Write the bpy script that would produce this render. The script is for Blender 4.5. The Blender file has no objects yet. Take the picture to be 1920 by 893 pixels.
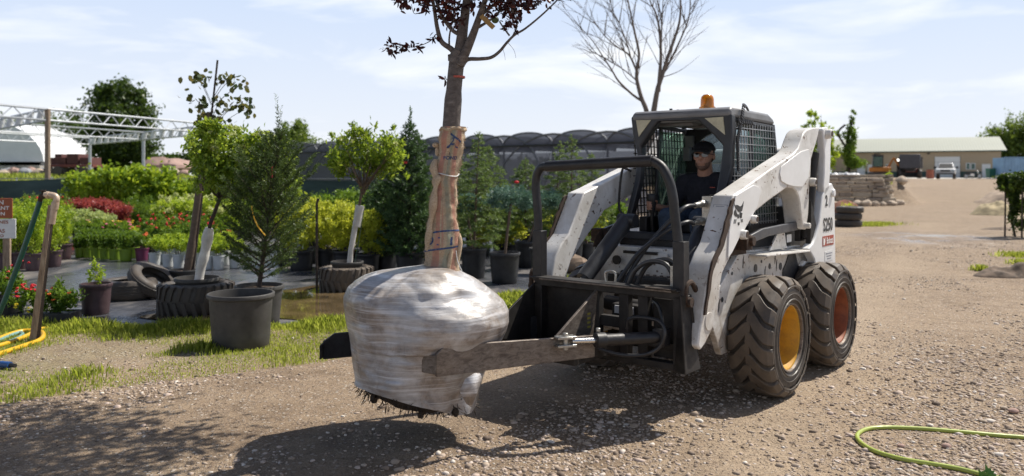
import bpy, bmesh, math, random
import numpy as np
from mathutils import Vector, Matrix, Quaternion
R = math.radians
random.seed(7)
rng = np.random.default_rng(7)
scene = bpy.context.scene
COL = scene.collection

# ------------------------------------------------------------------ camera, sky, sun, exposure
cam_d = bpy.data.cameras.new("camera")
cam = bpy.data.objects.new("camera", cam_d)
COL.objects.link(cam)
cam.location = (0, 0, 1.53)
cam.rotation_euler = (R(90), 0, 0)
cam_d.sensor_width = 36
cam_d.lens = 36 * 1500 / 1920
cam_d.shift_y = -(446.5 - 330) / 1920
cam_d.clip_start = 0.05
cam_d.clip_end = 3000
cam_d.dof.use_dof = True
cam_d.dof.focus_distance = 5.2
cam_d.dof.aperture_fstop = 2.0
scene.camera = cam

SUN_EL = R(54)
SUN_DIR = Vector((.86 * math.cos(SUN_EL), .51 * math.cos(SUN_EL), math.sin(SUN_EL))).normalized()
SUN_ROT = math.atan2(SUN_DIR.x, SUN_DIR.y)
world = bpy.data.worlds.new("World")
scene.world = world
world.use_nodes = True
wn = world.node_tree.nodes
wl = world.node_tree.links
wn.clear()
w_out = wn.new('ShaderNodeOutputWorld')
w_bg = wn.new('ShaderNodeBackground')
w_sky = wn.new('ShaderNodeTexSky')
w_sky.sky_type = 'NISHITA'
w_sky.sun_disc = False
w_sky.sun_elevation = SUN_EL
w_sky.sun_rotation = SUN_ROT
w_sky.air_density = 1.0
w_sky.dust_density = 1.6
w_sky.ozone_density = 1.0
w_bg.inputs['Strength'].default_value = 0.08
w_tc = wn.new('ShaderNodeTexCoord')
w_map = wn.new('ShaderNodeMapping')
w_map.inputs['Rotation'].default_value = (0, R(-14), R(8))
w_map.inputs['Scale'].default_value = (1.5, 1.5, 7.5)
w_no = wn.new('ShaderNodeTexNoise')
w_no.inputs['Scale'].default_value = 2.3
w_no.inputs['Detail'].default_value = 7
w_no.inputs['Roughness'].default_value = 0.55
w_no.inputs['Distortion'].default_value = 0.35
w_cr = wn.new('ShaderNodeValToRGB')
w_cr.color_ramp.elements[0].position = 0.49
w_cr.color_ramp.elements[0].color = (0, 0, 0, 1)
w_cr.color_ramp.elements[1].position = 0.72
w_cr.color_ramp.elements[1].color = (1, 1, 1, 1)
w_mx = wn.new('ShaderNodeMix')
w_mx.data_type = 'RGBA'
w_mx.inputs[7].default_value = (10.6, 10.8, 11.0, 1)
w_base = wn.new('ShaderNodeMix')          # thin high haze over the whole sky, thicker low down
w_base.data_type = 'RGBA'
w_base.inputs[7].default_value = (6.7, 7.9, 9.8, 1)
w_sep = wn.new('ShaderNodeSeparateXYZ')
w_mr = wn.new('ShaderNodeMapRange')
w_mr.inputs['From Min'].default_value = 0.0
w_mr.inputs['From Min'].default_value = 0.22
w_mr.inputs['From Max'].default_value = 0.38
w_mr.inputs['To Min'].default_value = 0.93
w_mr.inputs['To Max'].default_value = 0.0
w_sc = wn.new('ShaderNodeMath'); w_sc.operation = 'MULTIPLY'; w_sc.inputs[1].default_value = 0.85
wl.new(w_tc.outputs['Generated'], w_map.inputs['Vector'])
wl.new(w_map.outputs[0], w_no.inputs['Vector'])
wl.new(w_no.outputs['Fac'], w_cr.inputs[0])
wl.new(w_tc.outputs['Generated'], w_sep.inputs[0])
wl.new(w_sep.outputs['Z'], w_mr.inputs[0])
wl.new(w_mr.outputs[0], w_base.inputs[0])
w_hz = wn.new('ShaderNodeValToRGB')
w_hz.color_ramp.elements[0].position = 0.0
w_hz.color_ramp.elements[0].color = (.92, .95, 1.0, 1)
w_hz.color_ramp.elements[1].position = 0.24
w_hz.color_ramp.elements[1].color = (.64, .77, 1.0, 1)
w_hm = wn.new('ShaderNodeVectorMath'); w_hm.operation = 'SCALE'; w_hm.inputs['Scale'].default_value = 10.0
wl.new(w_sep.outputs['Z'], w_hz.inputs[0]); wl.new(w_hz.outputs[0], w_hm.inputs[0]); wl.new(w_hm.outputs[0], w_base.inputs[7])
wl.new(w_sky.outputs[0], w_base.inputs[6])
wl.new(w_cr.outputs[0], w_sc.inputs[0])
wl.new(w_mr.outputs[0], w_sc.inputs[1])
wl.new(w_sc.outputs[0], w_mx.inputs[0])
wl.new(w_base.outputs[2], w_mx.inputs[6])
wl.new(w_mx.outputs[2], w_bg.inputs['Color'])
wl.new(w_bg.outputs[0], w_out.inputs['Surface'])

sun_d = bpy.data.lights.new("sun", 'SUN')
sun_d.energy = 5.0
sun_d.angle = R(0.53)
sun_d.color = (1.0, 0.945, 0.855)
sun = bpy.data.objects.new("sun", sun_d)
COL.objects.link(sun)
sun.rotation_euler = SUN_DIR.to_track_quat('Z', 'Y').to_euler()

scene.view_settings.view_transform = 'Standard'
scene.view_settings.look = 'None'
scene.view_settings.exposure = 0.36
scene.view_settings.gamma = 1
scene.render.engine = 'CYCLES'
scene.cycles.use_denoising = True
scene.cycles.max_bounces = 8
scene.cycles.transparent_max_bounces = 16
scene.cycles.sample_clamp_indirect = 6

# ------------------------------------------------------------------ materials
def mat(name):
    m = bpy.data.materials.new(name)
    m.use_nodes = True
    nt = m.node_tree
    b = nt.nodes.get('Principled BSDF')
    return m, nt, b

def N(nt, t, **kw):
    n = nt.nodes.new(t)
    for k, v in kw.items():
        setattr(n, k, v)
    return n

def ramp(nt, fac, stops, interp='LINEAR'):
    r = nt.nodes.new('ShaderNodeValToRGB')
    r.color_ramp.interpolation = interp
    e = r.color_ramp.elements
    while len(e) < len(stops):
        e.new(0.5)
    for i, (p, c) in enumerate(stops):
        e[i].position = p
        if isinstance(c, (int, float)):
            c = (c, c, c)
        e[i].color = (c[0], c[1], c[2], 1)
    nt.links.new(fac, r.inputs[0])
    return r.outputs[0]

def noise(nt, scale, detail=4, rough=0.55, dist=0.0, vec=None, kind='Object'):
    n = nt.nodes.new('ShaderNodeTexNoise')
    n.inputs['Scale'].default_value = scale
    n.inputs['Detail'].default_value = detail
    n.inputs['Roughness'].default_value = rough
    n.inputs['Distortion'].default_value = dist
    if vec is None:
        tc = nt.nodes.new('ShaderNodeTexCoord')
        vec = tc.outputs[kind]
    nt.links.new(vec, n.inputs['Vector'])
    return n.outputs['Fac']

def mapped(nt, scale=(1, 1, 1), rot=(0, 0, 0), kind='Object'):
    tc = nt.nodes.new('ShaderNodeTexCoord')
    mp = nt.nodes.new('ShaderNodeMapping')
    mp.inputs['Scale'].default_value = scale
    mp.inputs['Rotation'].default_value = rot
    nt.links.new(tc.outputs[kind], mp.inputs[0])
    return mp.outputs[0]

def mix(nt, fac, a, b):
    m = nt.nodes.new('ShaderNodeMix')
    m.data_type = 'RGBA'
    for sock, v in ((m.inputs[0], fac), (m.inputs[6], a), (m.inputs[7], b)):
        if isinstance(v, bpy.types.NodeSocket):
            nt.links.new(v, sock)
        elif isinstance(v, (int, float)):
            sock.default_value = v
        else:
            sock.default_value = (v[0], v[1], v[2], 1)
    return m.outputs[2]

def math_n(nt, op, a, b=None):
    m = nt.nodes.new('ShaderNodeMath')
    m.operation = op
    for i, v in enumerate((a, b)):
        if v is None:
            continue
        if isinstance(v, bpy.types.NodeSocket):
            nt.links.new(v, m.inputs[i])
        else:
            m.inputs[i].default_value = v
    return m.outputs[0]

def bump(nt, bsdf, h, strength=0.3, dist=0.01):
    b = nt.nodes.new('ShaderNodeBump')
    b.inputs['Strength'].default_value = strength
    b.inputs['Distance'].default_value = dist
    nt.links.new(h, b.inputs['Height'])
    nt.links.new(b.outputs[0], bsdf.inputs['Normal'])
    return b

def simple(name, col, rough=0.6, metal=0.0, var=0.18, scale=6.0, bumps=0.0, spec=0.5):
    """plain material with a mottled, slightly dirty colour"""
    m, nt, b = mat(name)
    f = noise(nt, scale, 6, 0.6)
    lo = tuple(max(0, c * (1 - var)) for c in col)
    hi = tuple(min(1, c * (1 + var)) for c in col)
    nt.links.new(ramp(nt, f, [(0.3, lo), (0.7, hi)]), b.inputs['Base Color'])
    f2 = noise(nt, scale * 3.1, 4, 0.6)
    nt.links.new(ramp(nt, f2, [(0.3, max(0, rough - .12)), (0.7, min(1, rough + .12))]), b.inputs['Roughness'])
    b.inputs['Metallic'].default_value = metal
    b.inputs['Specular IOR Level'].default_value = spec
    if bumps:
        bump(nt, b, f2, bumps, 0.004)
    return m

def leaf_mat(name, dark, mid, light, trans=0.45, rough=0.45):
    """leaves: colour runs over a per-leaf value, some of the light passes through"""
    m, nt, b = mat(name)
    at = N(nt, 'ShaderNodeAttribute', attribute_name='v')
    c = ramp(nt, at.outputs['Fac'], [(0.0, dark), (0.5, mid), (1.0, light)])
    nt.links.new(c, b.inputs['Base Color'])
    b.inputs['Roughness'].default_value = rough
    b.inputs['Specular IOR Level'].default_value = 0.35
    tr = N(nt, 'ShaderNodeBsdfTranslucent')
    warm = mix(nt, 0.5, c, (light[0] * 1.3, light[1] * 1.35, light[2] * 0.6))
    nt.links.new(warm, tr.inputs['Color'])
    ms = N(nt, 'ShaderNodeMixShader')
    ms.inputs[0].default_value = trans
    out = nt.nodes['Material Output']
    nt.links.new(b.outputs[0], ms.inputs[1])
    nt.links.new(tr.outputs[0], ms.inputs[2])
    nt.links.new(ms.outputs[0], out.inputs['Surface'])
    return m

MT = {}
def rubber(name, dust=0.5):
    m, nt, b = mat(name)
    f = noise(nt, 9, 6, 0.65)
    g = noise(nt, 55, 4, 0.6)
    c = mix(nt, ramp(nt, f, [(0.32, dust * .35), (0.62, dust)]), (0.018, 0.018, 0.019), (0.135, 0.105, 0.078))
    nt.links.new(c, b.inputs['Base Color'])
    nt.links.new(ramp(nt, f, [(0.35, 0.42), (0.65, 0.85)]), b.inputs['Roughness'])
    bump(nt, b, g, 0.3, 0.003)
    return m

def build_mats():
    # chipped, rust-spotted white paint
    m, nt, b = mat('white_paint_rusty')
    f1 = noise(nt, 26, 3, 0.5, 0.6)
    f2 = noise(nt, 4.0, 5, 0.6)
    chips = ramp(nt, f1, [(0.625, 0.0), (0.655, 1.0)])
    zone = ramp(nt, f2, [(0.42, 0.0), (0.60, 1.0)])
    k = math_n(nt, 'MULTIPLY', chips, zone)
    grime = ramp(nt, noise(nt, 3.0, 7, 0.7), [(0.35, (0.50, 0.475, 0.43)), (0.65, (0.76, 0.75, 0.73))])
    stain = ramp(nt, noise(nt, 11, 6, 0.75, 0.4), [(0.60, 0.0), (0.80, 0.55)])
    g2 = mix(nt, stain, grime, (0.42, 0.30, 0.19))
    tcz = N(nt, 'ShaderNodeTexCoord'); spz = N(nt, 'ShaderNodeSeparateXYZ'); nt.links.new(tcz.outputs['Object'], spz.inputs[0])
    low = ramp(nt, spz.outputs['Z'], [(0.45, 1.0), (1.0, 0.10)])
    dm = math_n(nt, 'MULTIPLY', low, ramp(nt, noise(nt, 5.5, 8, 0.75, 0.8), [(0.38, 0.05), (0.66, 0.95)]))
    g2 = mix(nt, dm, g2, (0.27, 0.205, 0.14))
    sv = mapped(nt, (5, 5, 42), (0, R(24), 0))
    g2 = mix(nt, ramp(nt, noise(nt, 3, 6, 0.8, 0.3, sv), [(0.66, 0.0), (0.74, 0.55)]), g2, (0.30, 0.27, 0.24))
    rust = ramp(nt, noise(nt, 60, 4), [(0.3, (0.035, 0.02, 0.012)), (0.7, (0.16, 0.065, 0.028))])
    nt.links.new(mix(nt, k, g2, rust), b.inputs['Base Color'])
    nt.links.new(ramp(nt, k, [(0, 0.36), (1, 0.9)]), b.inputs['Roughness'])
    bump(nt, b, math_n(nt, 'MULTIPLY', k, -1.0), 0.5, 0.003)
    MT['white'] = m
    m, nt, b = mat('white_paint')
    f1 = noise(nt, 30, 3, 0.5, 0.5)
    k = ramp(nt, f1, [(0.735, 0.0), (0.755, 1.0)])
    grime = ramp(nt, noise(nt, 2.2, 7, 0.7), [(0.3, (0.66, 0.655, 0.64)), (0.65, (0.80, 0.80, 0.795))])
    nt.links.new(mix(nt, k, grime, (0.10, 0.05, 0.03)), b.inputs['Base Color'])
    b.inputs['Roughness'].default_value = 0.34
    MT['white_clean'] = m
    m, nt, b = mat('rust')
    nt.links.new(ramp(nt, noise(nt, 45, 6, 0.7), [(0.3, (0.022, 0.016, 0.013)), (0.6, (0.06, 0.035, 0.022)), (0.8, (0.17, 0.075, 0.035))]), b.inputs['Base Color'])
    b.inputs['Roughness'].default_value = 0.9
    MT['rust'] = m
    MT['black'] = simple('black_painted_steel', (0.016, 0.015, 0.016), 0.48, 0.0, 0.5, 9, 0.15)
    MT['dark'] = simple('dark_dirty_steel', (0.022, 0.019, 0.017), 0.62, 0.2, 0.6, 7, 0.3)
    MT['cabgrey'] = simple('cab_dark_grey_paint', (0.024, 0.025, 0.029), 0.42, 0.0, 0.25, 5)
    MT['roofgrey'] = simple('cab_roof_grey', (0.19, 0.19, 0.195), 0.45, 0.0, 0.2, 5)
    MT['linkgrey'] = simple('link_grey_paint', (0.060, 0.062, 0.070), 0.45, 0.0, 0.2, 5)
    MT['screen'] = simple('galvanised_screen', (0.34, 0.35, 0.36), 0.4, 0.3, 0.15, 20)
    MT['lamp'] = simple('amber_dirty_lens', (0.50, 0.46, 0.32), 0.3, 0.0, 0.2, 12)
    MT['rubber'] = rubber('worn_tyre_rubber', 0.5)
    MT['rubber_lug'] = rubber('dusty_tyre_lugs', 1.0)
    MT['hose'] = simple('black_rubber_hose', (0.022, 0.022, 0.024), 0.4, 0.0, 0.3, 15)
    MT['fitting'] = simple('plated_fitting', (0.42, 0.41, 0.38), 0.35, 0.8, 0.25, 30)
    MT['chrome'] = simple('chromed_rod', (0.6, 0.58, 0.55), 0.22, 1.0, 0.1, 30)
    m, nt, b = mat('scuffed_bare_steel')
    v = mapped(nt, (6, 6, 14))
    c = ramp(nt, noise(nt, 3, 9, 0.75, 0.8, v), [(0.3, (0.070, 0.054, 0.045)), (0.5, (0.175, 0.145, 0.122)), (0.62, (0.24, 0.205, 0.175)), (0.8, (0.37, 0.34, 0.31))])
    nt.links.new(c, b.inputs['Base Color'])
    b.inputs['Metallic'].default_value = 0.5
    nt.links.new(ramp(nt, noise(nt, 9, 6), [(0.3, 0.4), (0.7, 0.7)]), b.inputs['Roughness'])
    MT['steel'] = m
    # yellow and red rims
    m, nt, b = mat('yellow_rim_paint')
    f = noise(nt, 12, 6, 0.7)
    nt.links.new(ramp(nt, f, [(0.3, (0.42, 0.22, 0.035)), (0.6, (0.62, 0.33, 0.03)), (0.8, (0.30, 0.15, 0.05))]), b.inputs['Base Color'])
    b.inputs['Roughness'].default_value = 0.5
    MT['rim_yellow'] = m
    m, nt, b = mat('red_rim_paint')
    nt.links.new(ramp(nt, noise(nt, 12, 6, 0.7), [(0.3, (0.14, 0.04, 0.02)), (0.6, (0.32, 0.095, 0.038)), (0.8, (0.15, 0.07, 0.045))]), b.inputs['Base Color'])
    b.inputs['Roughness'].default_value = 0.55
    MT['rim_red'] = m
    # glass
    for nm, col, mixf in (('green_glass', (0.55, 0.72, 0.64), 0.30), ('pale_glass', (0.78, 0.86, 0.88), 0.30)):
        m, nt, b = mat(nm)
        tr = N(nt, 'ShaderNodeBsdfTransparent'); tr.inputs[0].default_value = (*col, 1)
        b.inputs['Base Color'].default_value = (col[0] * .5, col[1] * .5, col[2] * .5, 1)
        b.inputs['Roughness'].default_value = 0.08
        ms = N(nt, 'ShaderNodeMixShader'); ms.inputs[0].default_value = mixf
        nt.links.new(tr.outputs[0], ms.inputs[1]); nt.links.new(b.outputs[0], ms.inputs[2])
        nt.links.new(ms.outputs[0], nt.nodes['Material Output'].inputs['Surface'])
        MT[nm] = m
    m, nt, b = mat('amber_beacon_lens')
    b.inputs['Base Color'].default_value = (0.85, 0.30, 0.01, 1)
    b.inputs['Roughness'].default_value = 0.15
    b.inputs['Transmission Weight'].default_value = 0.55
    MT['amber'] = m
    MT['red_decal'] = simple('red_decal', (0.36, 0.055, 0.03), 0.45, 0, 0.12, 20)
    MT['ink'] = simple('black_ink', (0.02, 0.02, 0.021), 0.5, 0, 0.1, 20)
    MT['grey_ink'] = simple('grey_ink', (0.22, 0.23, 0.27), 0.6, 0, 0.1, 20)
    MT['paper'] = simple('white_sticker', (0.66, 0.66, 0.65), 0.5, 0, 0.06, 20)
    MT['pale_metal'] = simple('pale_decal', (0.52, 0.53, 0.56), 0.5, 0, 0.08, 20)
    MT['mesh_white'] = simple('white_lettering', (0.78, 0.77, 0.74), 0.5, 0, 0.05, 20)
build_mats()

# ------------------------------------------------------------------ mesh helpers
class MB:
    def __init__(s):
        s.v = []; s.f = []; s.m = []; s.g = []; s.gi = None
        s.mi = 0
    def add(s, verts, faces):
        o = len(s.v)
        s.g.append((o, len(s.f), s.gi))
        s.v += [tuple(v) for v in verts]
        for f in faces:
            s.f.append(tuple(i + o for i in f)); s.m.append(s.mi)
        return s
    def box(s, c, d, rot=None, taper=1.0):
        x, y, z = d[0] / 2, d[1] / 2, d[2] / 2
        vs = []
        for sz in (-1, 1):
            t = taper if sz > 0 else 1
            for sx, sy in ((-1, -1), (1, -1), (1, 1), (-1, 1)):
                p = Vector((sx * x * t, sy * y * t, sz * z))
                if rot is not None: p = rot @ p
                vs.append((p.x + c[0], p.y + c[1], p.z + c[2]))
        return s.add(vs, [(3, 2, 1, 0), (4, 5, 6, 7), (0, 1, 5, 4), (1, 2, 6, 5), (2, 3, 7, 6), (3, 0, 4, 7)])
    def prism(s, pts, a, b, axis='y'):
        """polygon pts (2D) extruded from a to b along axis"""
        def P(u, v, w):
            return {'y': (u, w, v), 'x': (w, u, v), 'z': (u, v, w)}[axis]
        n = len(pts)
        vs = [P(u, v, a) for u, v in pts] + [P(u, v, b) for u, v in pts]
        fs = [tuple(range(n)), tuple(range(2 * n - 1, n - 1, -1))]
        for i in range(n):
            j = (i + 1) % n
            fs.append((i, i + n, j + n, j))
        return s.add(vs, fs)
    def ring(s, outer, inner, a, b, axis='x'):
        """plate with a hole: outer and inner loops with the same number of points"""
        def P(u, v, w):
            return {'y': (u, w, v), 'x': (w, u, v), 'z': (u, v, w)}[axis]
        n = len(outer)
        fa = a if callable(a) else (lambda u, v: a)
        fb = b if callable(b) else (lambda u, v: b)
        vs = [P(u, v, fa(u, v)) for u, v in outer] + [P(u, v, fa(u, v)) for u, v in inner] + \
             [P(u, v, fb(u, v)) for u, v in outer] + [P(u, v, fb(u, v)) for u, v in inner]
        fs = []
        for i in range(n):
            j = (i + 1) % n
            fs += [(i, j, n + j, n + i), (2 * n + i, 3 * n + i, 3 * n + j, 2 * n + j),
                   (i, 2 * n + i, 2 * n + j, j), (n + i, n + j, 3 * n + j, 3 * n + i)]
        return s.add(vs, fs)
    def tube(s, path, r, n=8, cap=True):
        path = [Vector(p) for p in path]
        rr = r if hasattr(r, '__len__') else [r] * len(path)
        vs = []
        up = None
        for i, p in enumerate(path):
            a = path[max(i - 1, 0)]; b = path[min(i + 1, len(path) - 1)]
            t = (b - a)
            t = t.normalized() if t.length > 1e-9 else Vector((0, 0, 1))
            if up is None:
                up = t.orthogonal().normalized()
            else:
                up = (up - t * up.dot(t))
                up = up.normalized() if up.length > 1e-6 else t.orthogonal().normalized()
            w = t.cross(up)
            for k in range(n):
                an = 2 * math.pi * k / n
                q = p + (up * math.cos(an) + w * math.sin(an)) * rr[i]
                vs.append(q)
        fs = []
        for i in range(len(path) - 1):
            for k in range(n):
                k2 = (k + 1) % n
                fs.append((i * n + k, i * n + k2, (i + 1) * n + k2, (i + 1) * n + k))
        if cap:
            fs.append(tuple(range(n - 1, -1, -1)))
            fs.append(tuple(range((len(path) - 1) * n, len(path) * n)))
        return s.add(vs, fs)
    def cyl(s, p0, p1, r0, r1=None, n=16):
        return s.tube([p0, p1], [r0, r0 if r1 is None else r1], n)
    def lathe(s, prof, c=(0, 0, 0), n=32, axis='z', cap0=False, cap1=False, jit=0.0):
        """prof: list of (radius, height)"""
        vs = []
        for r, h in prof:
            for k in range(n):
                a = 2 * math.pi * k / n
                rr = r * (1 + jit * math.sin(a * 3 + h * 5) + jit * .6 * math.sin(a * 7 + h * 11))
                x, y = rr * math.cos(a), rr * math.sin(a)
                if axis == 'z': p = (x, y, h)
                elif axis == 'y': p = (x, h, y)
                else: p = (h, x, y)
                vs.append((p[0] + c[0], p[1] + c[1], p[2] + c[2]))
        fs = []
        m = len(prof)
        for i in range(m - 1):
            for k in range(n):
                k2 = (k + 1) % n
                f = (i * n + k, i * n + k2, (i + 1) * n + k2, (i + 1) * n + k)
                fs.append(f if axis != 'y' else f[::-1])
        if cap0: fs.append(tuple(range(n)))
        if cap1: fs.append(tuple(range((m - 1) * n, m * n)))
        return s.add(vs, fs)
    def ell(s, c, r, rot=None, n=16, m=10):
        vs = []; fs = []
        for i in range(m + 1):
            t = math.pi * i / m
            for k in range(n):
                a = 2 * math.pi * k / n
                p = Vector((r[0] * math.sin(t) * math.cos(a), r[1] * math.sin(t) * math.sin(a), r[2] * math.cos(t)))
                if rot is not None: p = rot @ p
                vs.append((p.x + c[0], p.y + c[1], p.z + c[2]))
        for i in range(m):
            for k in range(n):
                k2 = (k + 1) % n
                fs.append((i * n + k, (i + 1) * n + k, (i + 1) * n + k2, i * n + k2))
        return s.add(vs, fs)
    def build_each(s, name, material, parent=None, **kw):
        """one object for every piece (or group of pieces sharing a mark)"""
        ends = s.g[1:] + [(len(s.v), len(s.f), None)]
        parts = {}
        for i, ((v0, f0, gi), (v1, f1, _)) in enumerate(zip(s.g, ends)):
            parts.setdefault(i if gi is None else ('g', gi), []).append((v0, f0, v1, f1))
        out = []
        for rs in parts.values():
            m = MB()
            for v0, f0, v1, f1 in rs:
                m.add(s.v[v0:v1], [tuple(i - v0 for i in f) for f in s.f[f0:f1]])
            out.append(m.build(name, material, parent, **kw))
        return out
    def build(s, name, material, parent=None, smooth=35, bevel=0.0, loc=None, weld=True, segs=2):
        me = bpy.data.meshes.new(name)
        me.from_pydata(s.v, [], s.f)
        mats = material if isinstance(material, (list, tuple)) else [material]
        for x in mats: me.materials.append(x)
        bm = bmesh.new(); bm.from_mesh(me)
        if len(mats) > 1:
            bm.faces.ensure_lookup_table()
            for i, k in enumerate(s.m): bm.faces[i].material_index = k
        if weld:
            bmesh.ops.remove_doubles(bm, verts=bm.verts, dist=1e-5)
        bmesh.ops.recalc_face_normals(bm, faces=bm.faces)
        bm.to_mesh(me); bm.free()
        if smooth:
            me.polygons.foreach_set('use_smooth', [True] * len(me.polygons))
            me.set_sharp_from_angle(angle=R(smooth))
        me.update()
        o = bpy.data.objects.new(name, me)
        COL.objects.link(o)
        if parent is not None: o.parent = parent
        if loc is not None: o.location = loc
        if bevel:
            b = o.modifiers.new('bevel', 'BEVEL')
            b.width = bevel; b.segments = segs; b.limit_method = 'ANGLE'; b.angle_limit = R(40)
            b.harden_normals = False
        return o

def tag(o, label=None, cat=None, group=None, kind=None):
    if label: o['label'] = label
    if cat: o['category'] = cat
    if group: o['group'] = group
    if kind: o['kind'] = kind
    return o

def thing(name, label, cat, loc=(0, 0, 0), rz=0.0, group=None):
    o = bpy.data.objects.new(name, None)
    o.empty_display_size = 0.1
    COL.objects.link(o)
    o.location = loc
    o.rotation_euler = (0, 0, rz)
    return tag(o, label, cat, group)

def copy_tree(o, parent=None):
    c = o.copy()
    COL.objects.link(c)
    c.parent = parent
    for ch in list(o.children):
        copy_tree(ch, c)
    return c

def place_copy(o, loc, rz=0.0, label=None, sc=1.0, group=None):
    c = copy_tree(o)
    c.location = loc; c.rotation_euler = (0, 0, rz)
    c.scale = (sc, sc, sc) if not hasattr(sc, '__len__') else sc
    if label: c['label'] = label
    if group: c['group'] = group
    return c

def quads_obj(name, P, K, material, parent=None, val=None, loc=None):
    """P: (n, K, 3) array of n polygons with K corners each"""
    n = P.shape[0]
    me = bpy.data.meshes.new(name)
    me.vertices.add(n * K); me.loops.add(n * K); me.polygons.add(n)
    me.vertices.foreach_set('co', P.reshape(-1).astype(np.float32))
    me.loops.foreach_set('vertex_index', np.arange(n * K, dtype=np.int32))
    me.polygons.foreach_set('loop_start', np.arange(0, n * K, K, dtype=np.int32))
    me.polygons.foreach_set('loop_total', np.full(n, K, dtype=np.int32))
    if val is not None:
        a = me.attributes.new('v', 'FLOAT', 'POINT')
        a.data.foreach_set('value', np.repeat(val, K).astype(np.float32))
    me.materials.append(material)
    me.update(calc_edges=True)
    o = bpy.data.objects.new(name, me)
    COL.objects.link(o)
    if parent is not None: o.parent = parent
    if loc is not None: o.location = loc
    return o

def unit(a):
    return a / np.maximum(np.linalg.norm(a, axis=-1, keepdims=True), 1e-9)

LEAF4 = np.array([(0, 0, 0), (.5, .5, .06), (1, 0, 0), (.5, -.5, .06)])
LEAF6 = np.array([(0, 0, 0), (.28, .42, .05), (.65, .40, .05), (1, 0, -.06), (.65, -.40, .05), (.28, -.42, .05)])
def leaf_polys(C, L, W, D=None, up=0.3, tmpl=LEAF4, jit=0.35):
    """C: leaf base points, D: directions (or random); returns (n,K,3)"""
    n = len(C)
    if D is None:
        D = rng.normal(size=(n, 3)); D[:, 2] += up
    D = unit(D + rng.normal(size=(n, 3)) * jit * 0.5)
    S = unit(np.cross(D, rng.normal(size=(n, 3))))
    U = np.cross(S, D)
    Ls = (L * rng.uniform(.7, 1.25, n))[:, None, None]
    Ws = (W * rng.uniform(.7, 1.25, n))[:, None, None]
    t = tmpl[None]
    return C[:, None, :] + D[:, None, :] * t[..., 0:1] * Ls + S[:, None, :] * t[..., 1:2] * Ws + U[:, None, :] * t[..., 2:3] * Ls

def clump_points(blobs, n, clumps=26, spread=0.22, shell=0.75):
    """points in leafy clumps over a set of ellipsoids (cx,cy,cz,rx,ry,rz)"""
    blobs = np.array(blobs, float)
    vol = (blobs[:, 3] * blobs[:, 4] * blobs[:, 5]) ** (2 / 3)
    k = rng.choice(len(blobs), size=clumps * len(blobs), p=vol / vol.sum())
    u = unit(rng.normal(size=(len(k), 3)))
    rad = rng.uniform(shell - .35, 1.0, len(k))[:, None]
    cc = blobs[k, :3] + u * blobs[k, 3:6] * rad
    rr = blobs[k, 3:6] * rng.uniform(spread * .6, spread * 1.4, (len(k), 1))
    j = rng.integers(0, len(k), n)
    return cc[j] + rng.normal(size=(n, 3)) * rr[j] * .62, j, len(k)

def foliage(name, blobs, n, L, W, material, parent=None, clumps=26, spread=.22, shell=.75, up=.3, tmpl=LEAF4, zmin=None, loc=None):
    P, j, nk = clump_points(blobs, n, clumps, spread, shell)
    if zmin is not None: P[:, 2] = np.maximum(P[:, 2], zmin + rng.uniform(0, .05, n))
    cv = rng.uniform(0, 1, nk)
    val = np.clip(cv[j] ** 1.4 * .60 + rng.uniform(0, .40, n), 0, 1)
    return quads_obj(name, leaf_polys(P, L, W, None, up, tmpl), len(tmpl), material, parent, val, loc)

def catmull(pts, k=6):
    pts = [Vector(p) for p in pts]
    out = []
    n = len(pts)
    for i in range(n - 1):
        p0 = pts[max(i - 1, 0)]; p1 = pts[i]; p2 = pts[i + 1]; p3 = pts[min(i + 2, n - 1)]
        for j in range(k):
            t = j / k
            out.append(0.5 * ((2 * p1) + (p2 - p0) * t + (2 * p0 - 5 * p1 + 4 * p2 - p3) * t * t + (3 * p1 - p0 - 3 * p2 + p3) * t ** 3))
    out.append(pts[-1])
    return out

def text_polys(s, size=1.0, shear=0.0, bold=0.0, res=3):
    """flat text mesh: verts (x,y) and faces"""
    cu = bpy.data.curves.new('t', 'FONT')
    cu.body = s; cu.size = size; cu.shear = shear; cu.offset = bold
    cu.align_x = 'CENTER'; cu.align_y = 'CENTER'; cu.resolution_u = res
    o = bpy.data.objects.new('t', cu)
    COL.objects.link(o)
    dg = bpy.context.evaluated_depsgraph_get(); dg.update()
    me = bpy.data.meshes.new_from_object(o.evaluated_get(dg))
    V = [(v.co.x, v.co.y) for v in me.vertices]
    F = [tuple(p.vertices) for p in me.polygons]
    bpy.data.objects.remove(o); bpy.data.curves.remove(cu); bpy.data.meshes.remove(me)
    return V, F

def text_on(name, s, size, P, U, W, material, parent=None, lift=0.0, sx=1.0, shear=0.0, bold=0.0, thick=0.0015):
    """text centred on point P, running along unit vector U with up vector W, raised by a thin thickness"""
    V, F = text_polys(s, size, shear, bold)
    P, U, W = Vector(P), Vector(U).normalized(), Vector(W).normalized()
    nrm = U.cross(W)
    m = MB()
    m.add([P + U * (x * sx) + W * y + nrm * lift for x, y in V], F)
    o = m.build(name, material, parent, smooth=0)
    return o
# ------------------------------------------------------------------ terrain
def sstep(a, b, x):
    t = np.clip((x - a) / (b - a), 0, 1)
    return t * t * (3 - 2 * t)

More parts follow.
